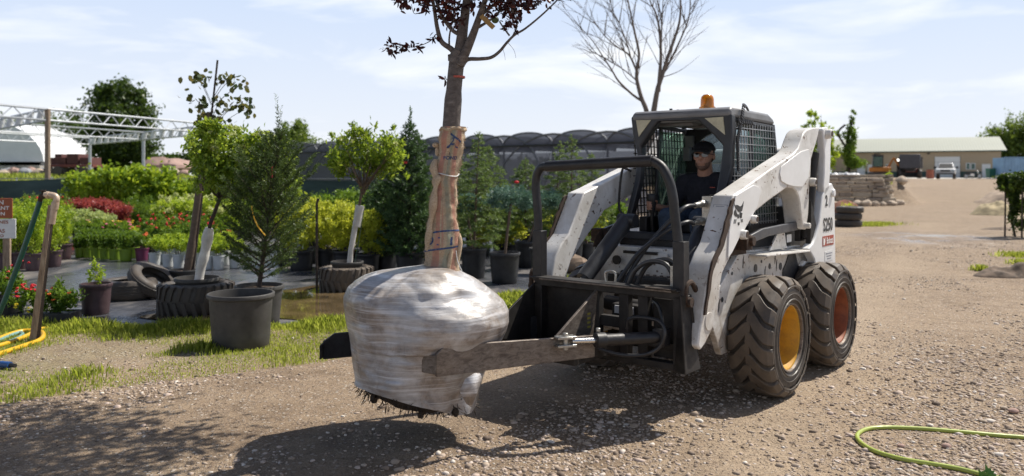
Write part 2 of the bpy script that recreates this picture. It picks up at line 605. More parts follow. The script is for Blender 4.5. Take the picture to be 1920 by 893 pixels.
def hashgrid(seed):
    return np.random.default_rng(seed).uniform(-1, 1, (64, 64))
_HG = [hashgrid(s) for s in range(6)]
def vn2(x, y, s, k=0):
    g = _HG[k]
    xs = np.asarray(x) * s; ys = np.asarray(y) * s
    xi = np.floor(xs).astype(int); yi = np.floor(ys).astype(int)
    fx = xs - xi; fy = ys - yi
    fx = fx * fx * (3 - 2 * fx); fy = fy * fy * (3 - 2 * fy)
    a = g[xi % 64, yi % 64]; b = g[(xi + 1) % 64, yi % 64]; c = g[xi % 64, (yi + 1) % 64]; d = g[(xi + 1) % 64, (yi + 1) % 64]
    return (a * (1 - fx) + b * fx) * (1 - fy) + (c * (1 - fx) + d * fx) * fy

# edge between the nursery cloth / grass and the gravel track, as x at a given y
EDGE = np.array([[-40, 6.9], [-4.9, 8.1], [-3.5, 8.0], [-1.9, 8.15], [-.2, 9.7], [1.0, 11.6], [2.6, 14.0], [5.0, 19.0], [8.0, 27.0]])
def cloth_y(x):
    return np.interp(x, EDGE[:, 0], EDGE[:, 1])
TRK = np.array([[-40, 3.0], [-4.5, 5.15], [-3.42, 5.40], [-2.64, 6.05], [-1.57, 6.62], [-.4, 8.3], [1.2, 11.2], [2.8, 13.8], [5.2, 18.7], [8.2, 26.5]])
def track_y(x):
    return np.interp(x, TRK[:, 0], TRK[:, 1])

def gz(x, y):
    """height of the ground"""
    x = np.asarray(x, float); y = np.asarray(y, float)
    z = 1.16 * sstep(40, 84, y) * sstep(-6, 16, x - (y - 30) * .0)
    z = z + 1.55 * sstep(30, 50, y) * (1 - sstep(-19, -12, x - (y - 44) * -.35)) * sstep(26, 34, y)
    # raised terrace behind the stone wall
    tz = 1.40 * sstep(42.0, 43.4, y + .2 * (x - 19)) * (1 - sstep(20.4, 22.2, x - (y - 43) * .45)) * sstep(8, 12, x)
    z = np.maximum(z, tz)
    near = 1 - sstep(18, 34, y)
    verge = sstep(-.1, .5, y - track_y(x)) * (1 - sstep(-.5, 0.0, y - cloth_y(x)))
    road = 1 - sstep(-.2, .2, y - track_y(x))
    z = z + near * verge * (.035 + .020 * vn2(x, y, 1.7, 1))
    z = z + near * road * (.014 * vn2(x, y, .9, 2) + .007 * vn2(x, y, 3.1, 3) - .004) * sstep(0, .3, np.hypot(x - 1.9, y - 5.6) - .3)
    # far fields beyond the track stay gently uneven
    z = z + sstep(30, 60, y) * .10 * vn2(x, y, .13, 4)
    return z

def build_ground():
    xs = np.unique(np.concatenate([-np.geomspace(7, 900, 46)[::-1], np.arange(-7, 9, .11), np.linspace(9.1, 30, 70), np.geomspace(31, 900, 45)]))
    ys = np.unique(np.concatenate([[-60, -20, -6, -2, 0], np.arange(1.0, 15, .10), np.geomspace(15, 130, 110), np.geomspace(130, 1600, 20)]))
    X, Y = np.meshgrid(xs, ys)
    Z = gz(X, Y)
    V = np.stack([X, Y, Z], -1).reshape(-1, 3)
    ny, nx = X.shape
    i = np.arange(nx * ny).reshape(ny, nx)
    F = np.stack([i[:-1, :-1], i[:-1, 1:], i[1:, 1:], i[1:, :-1]], -1).reshape(-1, 4)
    me = bpy.data.meshes.new('ground')
    me.vertices.add(len(V)); me.loops.add(F.size); me.polygons.add(len(F))
    me.vertices.foreach_set('co', V.reshape(-1)); me.loops.foreach_set('vertex_index', F.reshape(-1).astype(np.int32))
    me.polygons.foreach_set('loop_start', np.arange(0, F.size, 4, dtype=np.int32)); me.polygons.foreach_set('loop_total', np.full(len(F), 4, dtype=np.int32))
    me.polygons.foreach_set('use_smooth', [True] * len(F))
    # how grassy each spot is (what grows there, not how it is lit)
    x, y = V[:, 0], V[:, 1]
    verge = sstep(0, .5, y - track_y(x)) * (1 - sstep(-.3, .1, y - cloth_y(x)))
    g = verge * np.clip(.45 + .8 * vn2(x, y, 1.3, 0), 0, 1)
    g = np.maximum(g, sstep(24, 28, y) * (1 - sstep(-8, 2, x - (y - 30) * .2)))
    g = np.maximum(g, sstep(100, 118, y) * .9)
    g = np.maximum(g, (1 - sstep(40, 55, y)) * sstep(16, 24, x - (y - 22) * .35) * sstep(0, 1, vn2(x, y, .8, 2) + .8) * .8)
    g = g * (1 - .65 * (y < 16))
    a = me.attributes.new('grassy', 'FLOAT', 'POINT'); a.data.foreach_set('value', g.astype(np.float32))
    wet = np.zeros_like(x)
    a = me.attributes.new('wet', 'FLOAT', 'POINT')
    # damp dark wheel tracks along the near road
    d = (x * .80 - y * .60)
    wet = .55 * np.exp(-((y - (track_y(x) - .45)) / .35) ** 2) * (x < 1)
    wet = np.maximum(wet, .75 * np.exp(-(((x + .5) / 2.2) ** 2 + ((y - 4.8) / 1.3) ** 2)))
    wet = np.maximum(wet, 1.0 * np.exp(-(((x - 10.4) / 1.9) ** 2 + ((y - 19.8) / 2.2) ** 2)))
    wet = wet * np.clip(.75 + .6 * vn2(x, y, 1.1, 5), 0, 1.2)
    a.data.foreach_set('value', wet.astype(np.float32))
    a = me.attributes.new('pud', 'FLOAT', 'POINT'); a.data.foreach_set('value', np.clip(1.5 * np.exp(-(((x - 10.4) / 1.7) ** 2 + ((y - 19.8) / 2.0) ** 2)), 0, 1).astype(np.float32))
    ln = (x - 1.9) * .87 - (y - 5.6) * .49
    lane = (np.exp(-((ln - .1) / .42) ** 2) + np.exp(-((ln + 1.7) / .38) ** 2) + .8 * np.exp(-((ln - 3.4) / .5) ** 2)) * (y < track_y(x)) * np.clip(.8 + .5 * vn2(x, y, .9, 3), 0, 1)
    a = me.attributes.new('lane', 'FLOAT', 'POINT'); a.data.foreach_set('value', np.clip(lane, 0, 1).astype(np.float32))
    m, nt, b = mat('gravel_track')
    tc = N(nt, 'ShaderNodeTexCoord'); P = tc.outputs['Object']
    n1 = noise(nt, .55, 6, .6, .3, P); n2 = noise(nt, 3.5, 7, .65, .2, P); n3 = noise(nt, 30, 5, .7, 0, P); n4 = noise(nt, 110, 3, .7, 0, P)
    dirt = ramp(nt, n2, [(.3, (.150, .104, .066)), (.5, (.28, .205, .136)), (.72, (.41, .315, .215))])
    dirt = mix(nt, ramp(nt, n1, [(.38, .0), (.62, .55)]), dirt, (.39, .295, .200))
    def stones(scale, thr, seed):
        vo = N(nt, 'ShaderNodeTexVoronoi'); vo.feature = 'F1'; vo.inputs['Scale'].default_value = scale; vo.inputs['Randomness'].default_value = 1
        mp = N(nt, 'ShaderNodeMapping'); mp.inputs['Location'].default_value = (seed, seed * 2, 0); nt.links.new(P, mp.inputs[0])
        nt.links.new(mp.outputs[0], vo.inputs['Vector'])
        msk = ramp(nt, vo.outputs['Distance'], [(thr * .75, 1.0), (thr, 0.0)])
        pick = N(nt, 'ShaderNodeSeparateColor'); nt.links.new(vo.outputs['Color'], pick.inputs[0])
        return msk, pick.outputs[0], pick.outputs[1], vo.outputs['Distance']
    s1, r1, q1, d1 = stones(34, .42, 1.3); s2, r2, q2, d2 = stones(80, .42, 4.1)
    stc = ramp(nt, r1, [(0, (.16, .12, .095)), (.3, (.36, .28, .215)), (.65, (.50, .41, .33)), (1, (.70, .64, .56))])
    la = N(nt, 'ShaderNodeAttribute', attribute_name='lane'); keep = math_n(nt, 'SUBTRACT', 1.0, math_n(nt, 'MULTIPLY', la.outputs['Fac'], .8))
    dirt = mix(nt, math_n(nt, 'MULTIPLY', la.outputs['Fac'], .6), dirt, (.46, .365, .265))
    stc2 = ramp(nt, r2, [(0, (.15, .11, .085)), (.5, (.40, .31, .235)), (1, (.62, .54, .44))])
    c = mix(nt, math_n(nt, 'MULTIPLY', math_n(nt, 'MULTIPLY', s2, keep), ramp(nt, q2, [(.12, 0), (.25, .9)])), dirt, stc2)
    c = mix(nt, math_n(nt, 'MULTIPLY', math_n(nt, 'MULTIPLY', s1, keep), ramp(nt, q1, [(.28, 0), (.36, .95)])), c, stc)
    c = mix(nt, ramp(nt, n4, [(.3, .65), (.56, 0.0)]), c, (.10, .070, .046))
    c = mix(nt, ramp(nt, n3, [(.32, .55), (.5, 0.0)]), c, (.13, .09, .06))
    ga = N(nt, 'ShaderNodeAttribute', attribute_name='grassy'); wa = N(nt, 'ShaderNodeAttribute', attribute_name='wet')
    grs = ramp(nt, n3, [(.3, (.05, .075, .018)), (.7, (.13, .17, .04))])
    gf = math_n(nt, 'MULTIPLY', ga.outputs['Fac'], ramp(nt, n2, [(.35, .5), (.55, 1.0)]))
    c = mix(nt, gf, c, grs)
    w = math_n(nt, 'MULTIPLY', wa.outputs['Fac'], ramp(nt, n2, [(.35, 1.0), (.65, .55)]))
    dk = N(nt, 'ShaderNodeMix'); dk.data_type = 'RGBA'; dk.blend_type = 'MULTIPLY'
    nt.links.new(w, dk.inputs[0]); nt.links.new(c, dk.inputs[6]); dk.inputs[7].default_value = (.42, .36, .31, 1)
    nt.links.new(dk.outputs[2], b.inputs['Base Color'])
    pud = N(nt, 'ShaderNodeAttribute', attribute_name='pud')
    pk_ = math_n(nt, 'MULTIPLY', pud.outputs['Fac'], ramp(nt, noise(nt, .9, 6, .6, .4, P), [(.40, 1.0), (.52, .15)]))
    nt.links.new(math_n(nt, 'SUBTRACT', ramp(nt, w, [(0, .95), (1, .62)]), math_n(nt, 'MULTIPLY', pk_, .86)), b.inputs['Roughness'])
    b.inputs['Specular IOR Level'].default_value = .25
    h = math_n(nt, 'ADD', math_n(nt, 'MULTIPLY', n3, .6), math_n(nt, 'ADD', math_n(nt, 'MULTIPLY', math_n(nt, 'MULTIPLY', s1, ramp(nt, q1, [(.28, 0), (.36, 1)])), .55), math_n(nt, 'ADD', math_n(nt, 'MULTIPLY', s2, .3), math_n(nt, 'MULTIPLY', n2, 1.2))))
    bn_ = bump(nt, b, h, .9, .014); nt.links.new(math_n(nt, 'SUBTRACT', .95, math_n(nt, 'MULTIPLY', pk_, .93)), bn_.inputs['Strength'])
    me.materials.append(m)
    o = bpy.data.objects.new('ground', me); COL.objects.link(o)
    tag(o, kind='structure')

    # black nursery cloth, wet in places
    pts = [(x, y) for x, y in EDGE if x > -39]
    pts = [(-60, 8.0), (-9, 7.6)] + pts
    m, nt, b = mat('wet_nursery_cloth')
    tc = N(nt, 'ShaderNodeTexCoord'); P = tc.outputs['Object']
    v = mapped(nt, (1, .45, 1))
    f = noise(nt, .8, 7, .62, .5, v); g = noise(nt, 5, 6, .6, .3, P); wr = noise(nt, 2.0, 4, .6, 1.2, mapped(nt, (.6, 3.5, 1), (0, 0, R(15))))
    nt.links.new(mix(nt, ramp(nt, f, [(.52, 0), (.68, 1)]), ramp(nt, g, [(.3, (.040, .042, .050)), (.7, (.085, .086, .095))]), ramp(nt, g, [(.3, (.15, .125, .10)), (.7, (.27, .235, .20))])), b.inputs['Base Color'])
    nt.links.new(ramp(nt, f, [(.38, .10), (.50, .30), (.64, .75)]), b.inputs['Roughness'])
    b.inputs['Specular IOR Level'].default_value = .6
    bump(nt, b, math_n(nt, 'ADD', math_n(nt, 'MULTIPLY', wr, 1.0), math_n(nt, 'MULTIPLY', g, .3)), .5, .03)
    V = []; F = []
    for x in np.concatenate([np.linspace(-60, -8, 12), np.linspace(-7.8, 8, 160)]):
        y0 = float(cloth_y(x)) if x > -38 else 7.0
        y0 += .05 * float(vn2(x, 0, 2.2, 2)) + .02 * float(vn2(x, 3, 7, 2))
        row = [y0, y0 + .02] + list(np.linspace(y0 + .15, 26.5, 40))
        base = len(V)
        for j, y in enumerate(row):
            z = float(gz(x, y)) + .006 + (.012 * max(0, float(vn2(x, y, 2.6, 4))) if j > 1 else 0)
            V.append((x, y, max(z, .006)))
        if base:
            k = len(row)
            for j in range(k - 1): F.append((base - k + j, base + j, base + j + 1, base - k + j + 1))
    mb = MB(); mb.add(V, F); o = mb.build('cloth_ground', m, smooth=80, weld=False); tag(o, kind='structure')

    # puddles
    def puddle(name, pts, z, mt):
        P2 = catmull([(p[0], p[1], z) for p in pts + pts[:1]], 6)[:-1]
        mb = MB(); n = len(P2); cx = sum(p.x for p in P2) / n; cy = sum(p.y for p in P2) / n
        P2 = [Vector((cx + (p.x - cx) * (1 + .06 * float(vn2(p.x, p.y, 3, 1))), cy + (p.y - cy) * (1 + .08 * float(vn2(p.x, p.y, 3, 2))), z)) for p in P2]
        mb.add(P2 + [(cx, cy, z)], [(i, (i + 1) % n, n) for i in range(n)])
        return tag(mb.build(name, mt, smooth=80), kind='structure')
    m, nt, b = mat('muddy_water')
    nt.links.new(ramp(nt, noise(nt, 2.2, 5), [(.35, (.055, .040, .018)), (.65, (.15, .105, .055))]), b.inputs['Base Color'])
    b.inputs['Roughness'].default_value = .03; b.inputs['Specular IOR Level'].default_value = .9
    bump(nt, b, noise(nt, 16, 2), .05, .004)
    puddle('puddle_water', [(-2.75, 8.75), (-2.3, 8.35), (-1.75, 8.45), (-1.2, 9.2), (-.7, 9.9), (-1.1, 10.8), (-2.0, 11.2), (-2.75, 10.9), (-3.2, 9.9)], .021, m)
    puddle('puddle_water', [(-4.0, 8.55), (-3.4, 8.30), (-2.9, 8.45), (-3.2, 8.75), (-3.8, 8.85)], .021, m)
    return
    m, nt, b = mat('shallow_road_water')
    nt.links.new(ramp(nt, noise(nt, 1.5, 5), [(.35, (.16, .13, .10)), (.65, (.30, .25, .20))]), b.inputs['Base Color'])
    nt.links.new(ramp(nt, noise(nt, 1.7, 6, .7), [(.42, .06), (.56, .7)]), b.inputs['Roughness']); b.inputs['Specular IOR Level'].default_value = .9
    puddle('puddle_water', [(8.6, 18.2), (9.6, 17.4), (11.4, 17.8), (12.6, 19.4), (12.3, 21.6), (10.6, 22.2), (9.4, 20.6)], .020, m)
    return
build_ground()

# pale cut edge of the cloth, loose stones, chips and grass
def scatter_stones():
    n = 230000
    r = rng.uniform(0, 1, n)
    Y = 2.2 + 17 * r ** 1.6
    X = rng.uniform(-.78, .78, n) * Y * 1.0
    k = (Y < track_y(X) - .02) | ((Y < cloth_y(X) - .1) & (rng.uniform(0, 1, n) < .12))
    k &= (1.2 * vn2(X, Y, .7, 1) + .7 * vn2(X, Y, 2.3, 2) + rng.uniform(-.5, .7, n)) > .05
    lane = (X - 1.9) * .87 - (Y - 5.6) * .49
    k &= rng.uniform(0, 1, len(X)) > .80 * (np.exp(-((lane - .1) / .55) ** 2) + np.exp(-((lane + 1.7) / .5) ** 2))
    X, Y = X[k], Y[k]; n = len(X)
    s = np.exp(rng.normal(math.log(.0064), .50, n)); s = np.minimum(s, .026)
    ico = np.array([(0, 0, 1), (.89, 0, .45), (.28, .85, .45), (-.72, .53, .45), (-.72, -.53, .45), (.28, -.85, .45), (.72, .53, -.45), (-.28, .85, -.45), (-.89, 0, -.45), (-.28, -.85, -.45), (.72, -.53, -.45), (0, 0, -1)])
    fc = np.array([(0, 1, 2), (0, 2, 3), (0, 3, 4), (0, 4, 5), (0, 5, 1), (1, 6, 2), (2, 7, 3), (3, 8, 4), (4, 9, 5), (5, 10, 1), (2, 6, 7), (3, 7, 8), (4, 8, 9), (5, 9, 10), (1, 10, 6)])
    V = ico[None] * (1 + rng.uniform(-.22, .22, (n, 12, 1)))
    sc = np.stack([rng.uniform(.8, 1.7, n), rng.uniform(.7, 1.2, n), rng.uniform(.35, .75, n)], 1) * s[:, None]
    V = V * sc[:, None, :]
    a = rng.uniform(0, 2 * math.pi, n); ca, sa = np.cos(a)[:, None], np.sin(a)[:, None]
    Vx = V[..., 0] * ca - V[..., 1] * sa; Vy = V[..., 0] * sa + V[..., 1] * ca
    Z = gz(X, Y)
    V = np.stack([Vx + X[:, None], Vy + Y[:, None], V[..., 2] + Z[:, None] + sc[:, 2:3] * .2], -1)
    F = (fc[None] + (np.arange(n) * 12)[:, None, None]).reshape(-1, 3)
    me = bpy.data.meshes.new('gravel_stones')
    me.vertices.add(n * 12); me.loops.add(F.size); me.polygons.add(len(F))
    me.vertices.foreach_set('co', V.reshape(-1)); me.loops.foreach_set('vertex_index', F.reshape(-1).astype(np.int32))
    me.polygons.foreach_set('loop_start', np.arange(0, F.size, 3, dtype=np.int32)); me.polygons.foreach_set('loop_total', np.full(len(F), 3, dtype=np.int32))
    me.polygons.foreach_set('use_smooth', [True] * len(F))
    at = me.attributes.new('v', 'FLOAT', 'POINT'); at.data.foreach_set('value', np.repeat(rng.uniform(0, 1, n), 12).astype(np.float32))
    m, nt, b = mat('stone_colours')
    av = N(nt, 'ShaderNodeAttribute', attribute_name='v')
    nt.links.new(ramp(nt, av.outputs['Fac'], [(0, (.13, .095, .07)), (.3, (.29, .22, .165)), (.6, (.40, .32, .245)), (.88, (.48, .38, .32)), (1, (.66, .61, .54))]), b.inputs['Base Color'])
    b.inputs['Roughness'].default_value = .85
    me.materials.append(m); me.update(calc_edges=True)
    o = bpy.data.objects.new('gravel', me); COL.objects.link(o); tag(o, kind='stuff')
    # bark chips and straw
    n = 9000
    Y = 2.2 + 14 * rng.uniform(0, 1, n) ** 1.5; X = rng.uniform(-.75, .75, n) * Y
    k = (Y < cloth_y(X) - .1) & (vn2(X, Y, .8, 3) + rng.uniform(-.5, .9, n) > 0); X, Y = X[k], Y[k]; n = len(X)
    Pp = np.stack([X, Y, gz(X, Y) + .006], 1)
    D = rng.normal(size=(n, 3)); D[:, 2] *= .15
    m, nt, b = mat('bark_chips'); av = N(nt, 'ShaderNodeAttribute', attribute_name='v')
    nt.links.new(ramp(nt, av.outputs['Fac'], [(0, (.04, .027, .02)), (.6, (.14, .09, .06)), (1, (.42, .34, .23))]), b.inputs['Base Color']); b.inputs['Roughness'].default_value = .95
    o = quads_obj('bark_litter', leaf_polys(Pp, .030, .005, D, 0), 4, m, None, rng.uniform(0, 1, n)); tag(o, kind='stuff')
scatter_stones()

def grass_blades(name, X, Y, h, material, lean=.5, w=.0035, z0=None):
    n = len(X)
    Z = gz(X, Y) if z0 is None else z0
    a = rng.uniform(0, 2 * math.pi, n)
    dx, dy = np.cos(a), np.sin(a)
    h = h * rng.uniform(.45, 1.3, n)
    b = rng.uniform(.1, 1.0, n) * lean * h
    side = np.stack([-dy, dx, np.zeros(n)], 1) * (w * rng.uniform(.7, 1.4, n))[:, None]
    p0 = np.stack([X, Y, Z - .005], 1)
    p1 = p0 + np.stack([dx * b * .3, dy * b * .3, h * .6], 1)
    p2 = p0 + np.stack([dx * b, dy * b, h * (1 - .15 * rng.uniform(0, 1, n))], 1)
    A = np.stack([p0 - side, p0 + side, p1 + side * .8, p2, p1 - side * .8], 1)
    return quads_obj(name, A, 5, material, None, np.clip(rng.uniform(0, 1, n), 0, 1))

def build_grass():
    gm = leaf_mat('grass_blades', (.14, .20, .025), (.30, .38, .050), (.52, .54, .15), .5, .5)
    n = 420000
    X = rng.uniform(-6.0, 3.2, n); Y = rng.uniform(4.8, 14, n)
    inside = (Y > track_y(X) - .10) & (Y < cloth_y(X) - .02)
    dens = .62 * vn2(X, Y, 1.1, 0) + .45 * vn2(X, Y, 3.0, 1) + .40
    # a bare dirt patch by the standpipe and another by the big pot
    dens -= 1.0 * np.exp(-(((X + 3.6) / .75) ** 2 + ((Y - 6.75) / .42) ** 2)) + .35 * np.exp(-(((X + 2.45) / .5) ** 2 + ((Y - 7.5) / .4) ** 2))
    dens += .5 * np.exp(-((Y - cloth_y(X) + .35) / .22) ** 2) * (X < -3.0) + .35 * np.exp(-(((X + 1.9) / .7) ** 2 + ((Y - 7.1) / .35) ** 2))
    k = inside & (dens + rng.uniform(-.5, .5, n) > .12)
    X, Y = X[k], Y[k]
    tall = np.clip(.35 + .9 * vn2(X, Y, 2.2, 4) + .7 * np.exp(-((Y - cloth_y(X) + .3) / .25) ** 2), .12, 1.4)
    edge = np.clip((Y - track_y(X)) / .5, .35, 1)
    o = grass_blades('grass', X, Y, .078 * tall * edge + .020, gm, .42, .0028); tag(o, kind='stuff')
    # sparse tufts on the track side and the right-hand bank
    X2 = []; Y2 = []
    for cx, cy, s, c in ((9.0, 13.9, .16, 350), (9.7, 15.2, .22, 500), (7.55, 12.9, .07, 160), (11.2, 25.2, .45, 1500), (10.9, 24.6, .3, 800), (.05, 9.55, .22, 1500), (-.15, 9.3, .2, 1000), (1.35, 11.6, .25, 900), (3.3, 15.2, .4, 900)):
        X2.append(rng.normal(cx, s, c)); Y2.append(rng.normal(cy, s * .6, c))
    X2 = np.concatenate(X2); Y2 = np.concatenate(Y2)
    o = grass_blades('grass', X2, Y2, np.full(len(X2), .10), gm, .7, .006); tag(o, kind='stuff')
    # field grass far left
    n = 26000; X3 = rng.uniform(-48, -4, n); Y3 = rng.uniform(27, 52, n)
    o = grass_blades('field_grass', X3, Y3, np.full(n, .22), gm, .6, .03); tag(o, kind='stuff')
build_grass()
# ------------------------------------------------------------------ skid steer loader
LX = (1.231, 6.077, 0.0)
LROT = math.atan2(.777, .63)
CY = -0.04
def mir(y):
    return 2 * CY - y

def build_loader():
    root = thing('skid_steer_loader', 'white rust-chipped skid steer loader with black cab carrying a wrapped tree on its clamp', 'loader', LX, LROT)
    W, BK, DK = MT['white'], MT['black'], MT['dark']
    # lower body
    m = MB()
    side = [(-.60, .56), (-.66, .64), (-.55, .74), (-.17, .985), (1.28, .93), (1.30, .80), (1.42, .62), (1.42, .33), (-.45, .33)]
    for y0, y1 in ((-.585, -.54), (mir(-.54), mir(-.585))):
        m.prism(side, y0, y1)
    m.prism([(-.27, .36), (-.33, .72), (-.28, 1.00), (1.2, .95), (1.36, .6), (1.36, .36)], -.54, mir(-.54))
    body = m.build('body', W, root, bevel=.006)
    # dark recess details on the side, holes and rust patches
    m = MB()
    for a, z, r in ((.13, .86, .030), (.40, .85, .022), (-.44, .70, .018), (-.02, .78, .014), (.62, .83, .03), (-.28, .86, .012), (.24, .90, .012)):
        m.cyl((a, -.586, z), (a, -.5885, z), r, n=10)
    for a0, z0 in ((.50, .86), (.53, .80), (-.50, .62), (-.1, .88), (.3, .77)):
        m.prism([(a0, z0), (a0 + .012, z0 + .03), (a0 + .02, z0 + .09), (a0 + .004, z0 + .06)], -.5885, -.586)
    m.prism([(.66, .60), (.66, .80), (.72, .84), (.80, .93), (.92, .93), (1.0, .80), (1.02, .60)], -.592, -.587)
    m.build_each('side_recess', MT['cabgrey'], root)
    # front panel between the arms
    m = MB()
    for (y, z, r) in ((.30, .90, .035), (.24, .80, .03), (-.17, .90, .035), (.12, .93, .014)):
        m.cyl((-.330, y, z), (-.345, y, z), r, n=14)
    m.box((-.33, .10, .965), (.03, .28, .02)); m.box((-.34, -.16, .60), (.03, .5, .12)); m.box((-.35, .18, .55), (.03, .25, .2))
    m.build_each('panel_opening', MT['dark'], root)
    m = MB()
    m.box((-.322, .17, .955), (.006, .10, .045)); m.box((-.322, -.05, .945), (.006, .13, .05))
    m.build_each('warning_decal', MT['paper'], root)
    m = MB(); m.box((-.326, .17, .965), (.004, .08, .015)); m.build('decal_band', MT['red_decal'], root)
    m = MB()
    m.box((-.44, 0, .80), (.17, .52, .022), Matrix.Rotation(R(6), 3, 'Y'))
    m.box((-.52, 0, .775), (.02, .52, .06))
    step = m.build('step', BK, root, bevel=.004)
    m = MB()
    for k in range(9):
        for j in range(2):
            m.cyl((-.40 - .06 * j, -.22 + .055 * k, .812 - .004), (-.40 - .06 * j, -.22 + .055 * k, .820), .014, n=8)
    m.build('step_grip', MT['steel'], step)

    # tail panels with the numbers
    tail = [(1.433, 1.458), (1.50, 1.47), (1.575, 1.42), (1.604, .75), (1.11, .77), (1.071, .853), (.932, .949), (1.03, .985), (1.097, 1.037), (1.188, 1.158), (1.255, 1.345), (1.33, 1.43)]
    m = MB()
    m.prism(tail, -.70, -.63); m.prism(tail, mir(-.70), mir(-.63))
    # inner wheel arch lining behind the rear tyre
    m.prism([(1.05, .84), (1.60, .76), (1.60, .72), (1.0, .80)], -.63, -.585)
    m.cyl((1.50, -.705, 1.385), (1.50, -.725, 1.385), .035, n=18)
    tp = m.build_each('tail_panel', MT['white_clean'], root, bevel=.010)[0]
    text_on('model_number', 'S250', .155, (1.392, -.7035, 1.117), (1, 0, 0), (0, 0, 1), MT['ink'], tp, sx=.80, bold=.003)
    text_on('unit_number', '2', .125, (1.352, -.7035, 1.318), (1, 0, 0), (0, 0, 1), MT['ink'], tp, sx=.95, bold=.004)
    m = MB(); m.box((1.397, -.7015, .987), (.285, .002, .083)); m.build('brand_plate', MT['red_decal'], tp)
    text_on('brand_lettering', 'Bobcat', .075, (1.43, -.7055, .986), (1, 0, 0), (0, 0, 1), MT['mesh_white'], tp, sx=.80, bold=.002)
    m = MB()
    m.prism([(1.27, .955), (1.27, 1.02), (1.285, 1.005), (1.300, 1.005), (1.315, 1.02), (1.315, .98), (1.30, .955)], -.7045, -.7025)
    m.build('brand_emblem', MT['mesh_white'], tp)
    m = MB(); m.box((1.415, -.7015, .857), (.205, .002, .082)); m.build('sticker', MT['paper'], tp)
    m = MB()
    for z, w in ((.880, .16), (.858, .12), (.836, .10)): m.box((1.415, -.7035, z), (w, .001, .007))
    m.build('sticker_print', MT['grey_ink'], tp)

    # engine bay and tailgate
    m = MB()
    m.prism([(.98, .5), (.98, 1.28), (1.20, 1.34), (1.50, 1.22), (1.62, .95), (1.62, .45), (1.3, .38)], -.50, mir(-.50))
    m.build('engine_cover', MT['cabgrey'], root, bevel=.012)
    m = MB(); m.prism([(1.62, .46), (1.62, 1.05), (1.67, 1.04), (1.67, .48)], -.46, mir(-.46)); m.build('tailgate', MT['white_clean'], root, bevel=.01)

    # fender shelf
    m = MB()
    m.prism([(.02, .972), (.92, .942), (.92, .928), (.02, .958)], -.715, -.585)
    m.prism([(.36, .97), (.60, 1.14), (.66, 1.14), (.72, .965)], -.60, -.585)
    m.build('side_shelf', W, root, bevel=.003)
    m = MB(); m.box((.76, -.603, 1.04), (.10, .002, .06)); m.build('shelf_sticker', MT['paper'], root)

    # lift arms
    arm = [(-.511, 1.404), (-.373, 1.437), (.12, 1.575), (.60, 1.70), (.70, 1.745), (.762, 1.812), (.82, 1.866), (.883, 1.893), (1.03, 1.918), (1.188, 1.928), (1.150, 1.86),
           (1.097, 1.79), (1.02, 1.71), (.982, 1.658), (.969, 1.53), (.945, 1.466), (.920, 1.234), (.87, 1.105), (.80, 1.118), (.762, 1.206), (.735, 1.31), (.703, 1.368),
           (.650, 1.412), (.576, 1.436), (.453, 1.442), (.10, 1.355), (-.23, 1.262), (-.373, 1.150), (-.45, 1.095), (-.683, .911), (-.790, .685), (-.824, .581), (-.93, .50),
           (-.996, .470), (-1.03, .50), (-1.01, .58), (-.981, .649), (-.93, .80), (-.877, .955), (-.800, 1.04), (-.707, 1.109), (-.60, 1.27)]
    for i, s in enumerate((0, 1)):
        y0, y1 = (-.70, -.555) if s == 0 else (mir(-.70), mir(-.555))
        m = MB(); m.prism(arm, y0, y1)
        a_ = m.build('lift_arm', W, root, bevel=.010)
        yo = -.70 if s == 0 else mir(-.70)
        sg = -1 if s == 0 else 1
        m = MB()
        plate = [(-.50, 1.400), (-.329, 1.440), (-.20, 1.468), (-.118, 1.455), (-.075, 1.425), (-.146, 1.310), (-.245, 1.245), (-.373, 1.160), (-.45, 1.115), (-.56, 1.03), (-.62, 1.0), (-.60, 1.18)]
        m.prism(plate, yo, yo + sg * .010)
        m.prism([(.285, 1.55), (.32, 1.60), (.66, 1.70), (.74, 1.72), (.90, 1.74), (.95, 1.64), (.90, 1.52), (.763, 1.444), (.576, 1.449), (.436, 1.465), (.32, 1.490)], yo, yo + sg * .008)
        m.build_each('arm_plate', MT['white_clean'], a_, bevel=.003)
        m = MB()
        for (a, z, r) in ((-.23, 1.235, .030), (-.40, 1.14, .034), (.965, 1.48, .036), (1.36, 1.88, .042), (.83, 1.14, .024)):
            m.cyl((a, yo, z), (a, yo + sg * .045, z), r, r * .9, n=16)
        m.cyl((-.885, yo, .63), (-.885, yo + sg * .006, .63), .058, n=20)
        m.build_each('pivot_pin', MT['white'], a_, bevel=.004)
        m = MB()
        for (a, z, r) in ((-.23, 1.235, .018), (-.40, 1.14, .022), (.965, 1.48, .02), (1.36, 1.88, .024)):
            m.cyl((a, yo + sg * .045, z), (a, yo + sg * .049, z), r, n=12)
        m.build_each('pin_bolt', MT['rust'], a_)
        m = MB()   # chipped, rusted weld edge
        edge = [(-.525, 1.385), (-.570, 1.37), (-.590, 1.338), (-.615, 1.311), (-.620, 1.284), (-.665, 1.235), (-.690, 1.178), (-.735, 1.12), (-.745, 1.09), (-.80, 1.045), (-.85, 1.0), (-.885, .94),
                (-.90, .90), (-.925, .80), (-.95, .74), (-.965, .68), (-.94, .68), (-.915, .76), (-.88, .83), (-.865, .90), (-.845, .94), (-.80, .985), (-.77, 1.02), (-.72, 1.055), (-.685, 1.089), (-.646, 1.151), (-.600, 1.209),
                (-.603, 1.245), (-.555, 1.285), (-.560, 1.332), (-.519, 1.37)]
        m.prism(edge, yo, yo + sg * .0125)
        m.build('rusted_edge', MT['rust'], a_, smooth=0)
        if s == 0:
            arm_near = a_
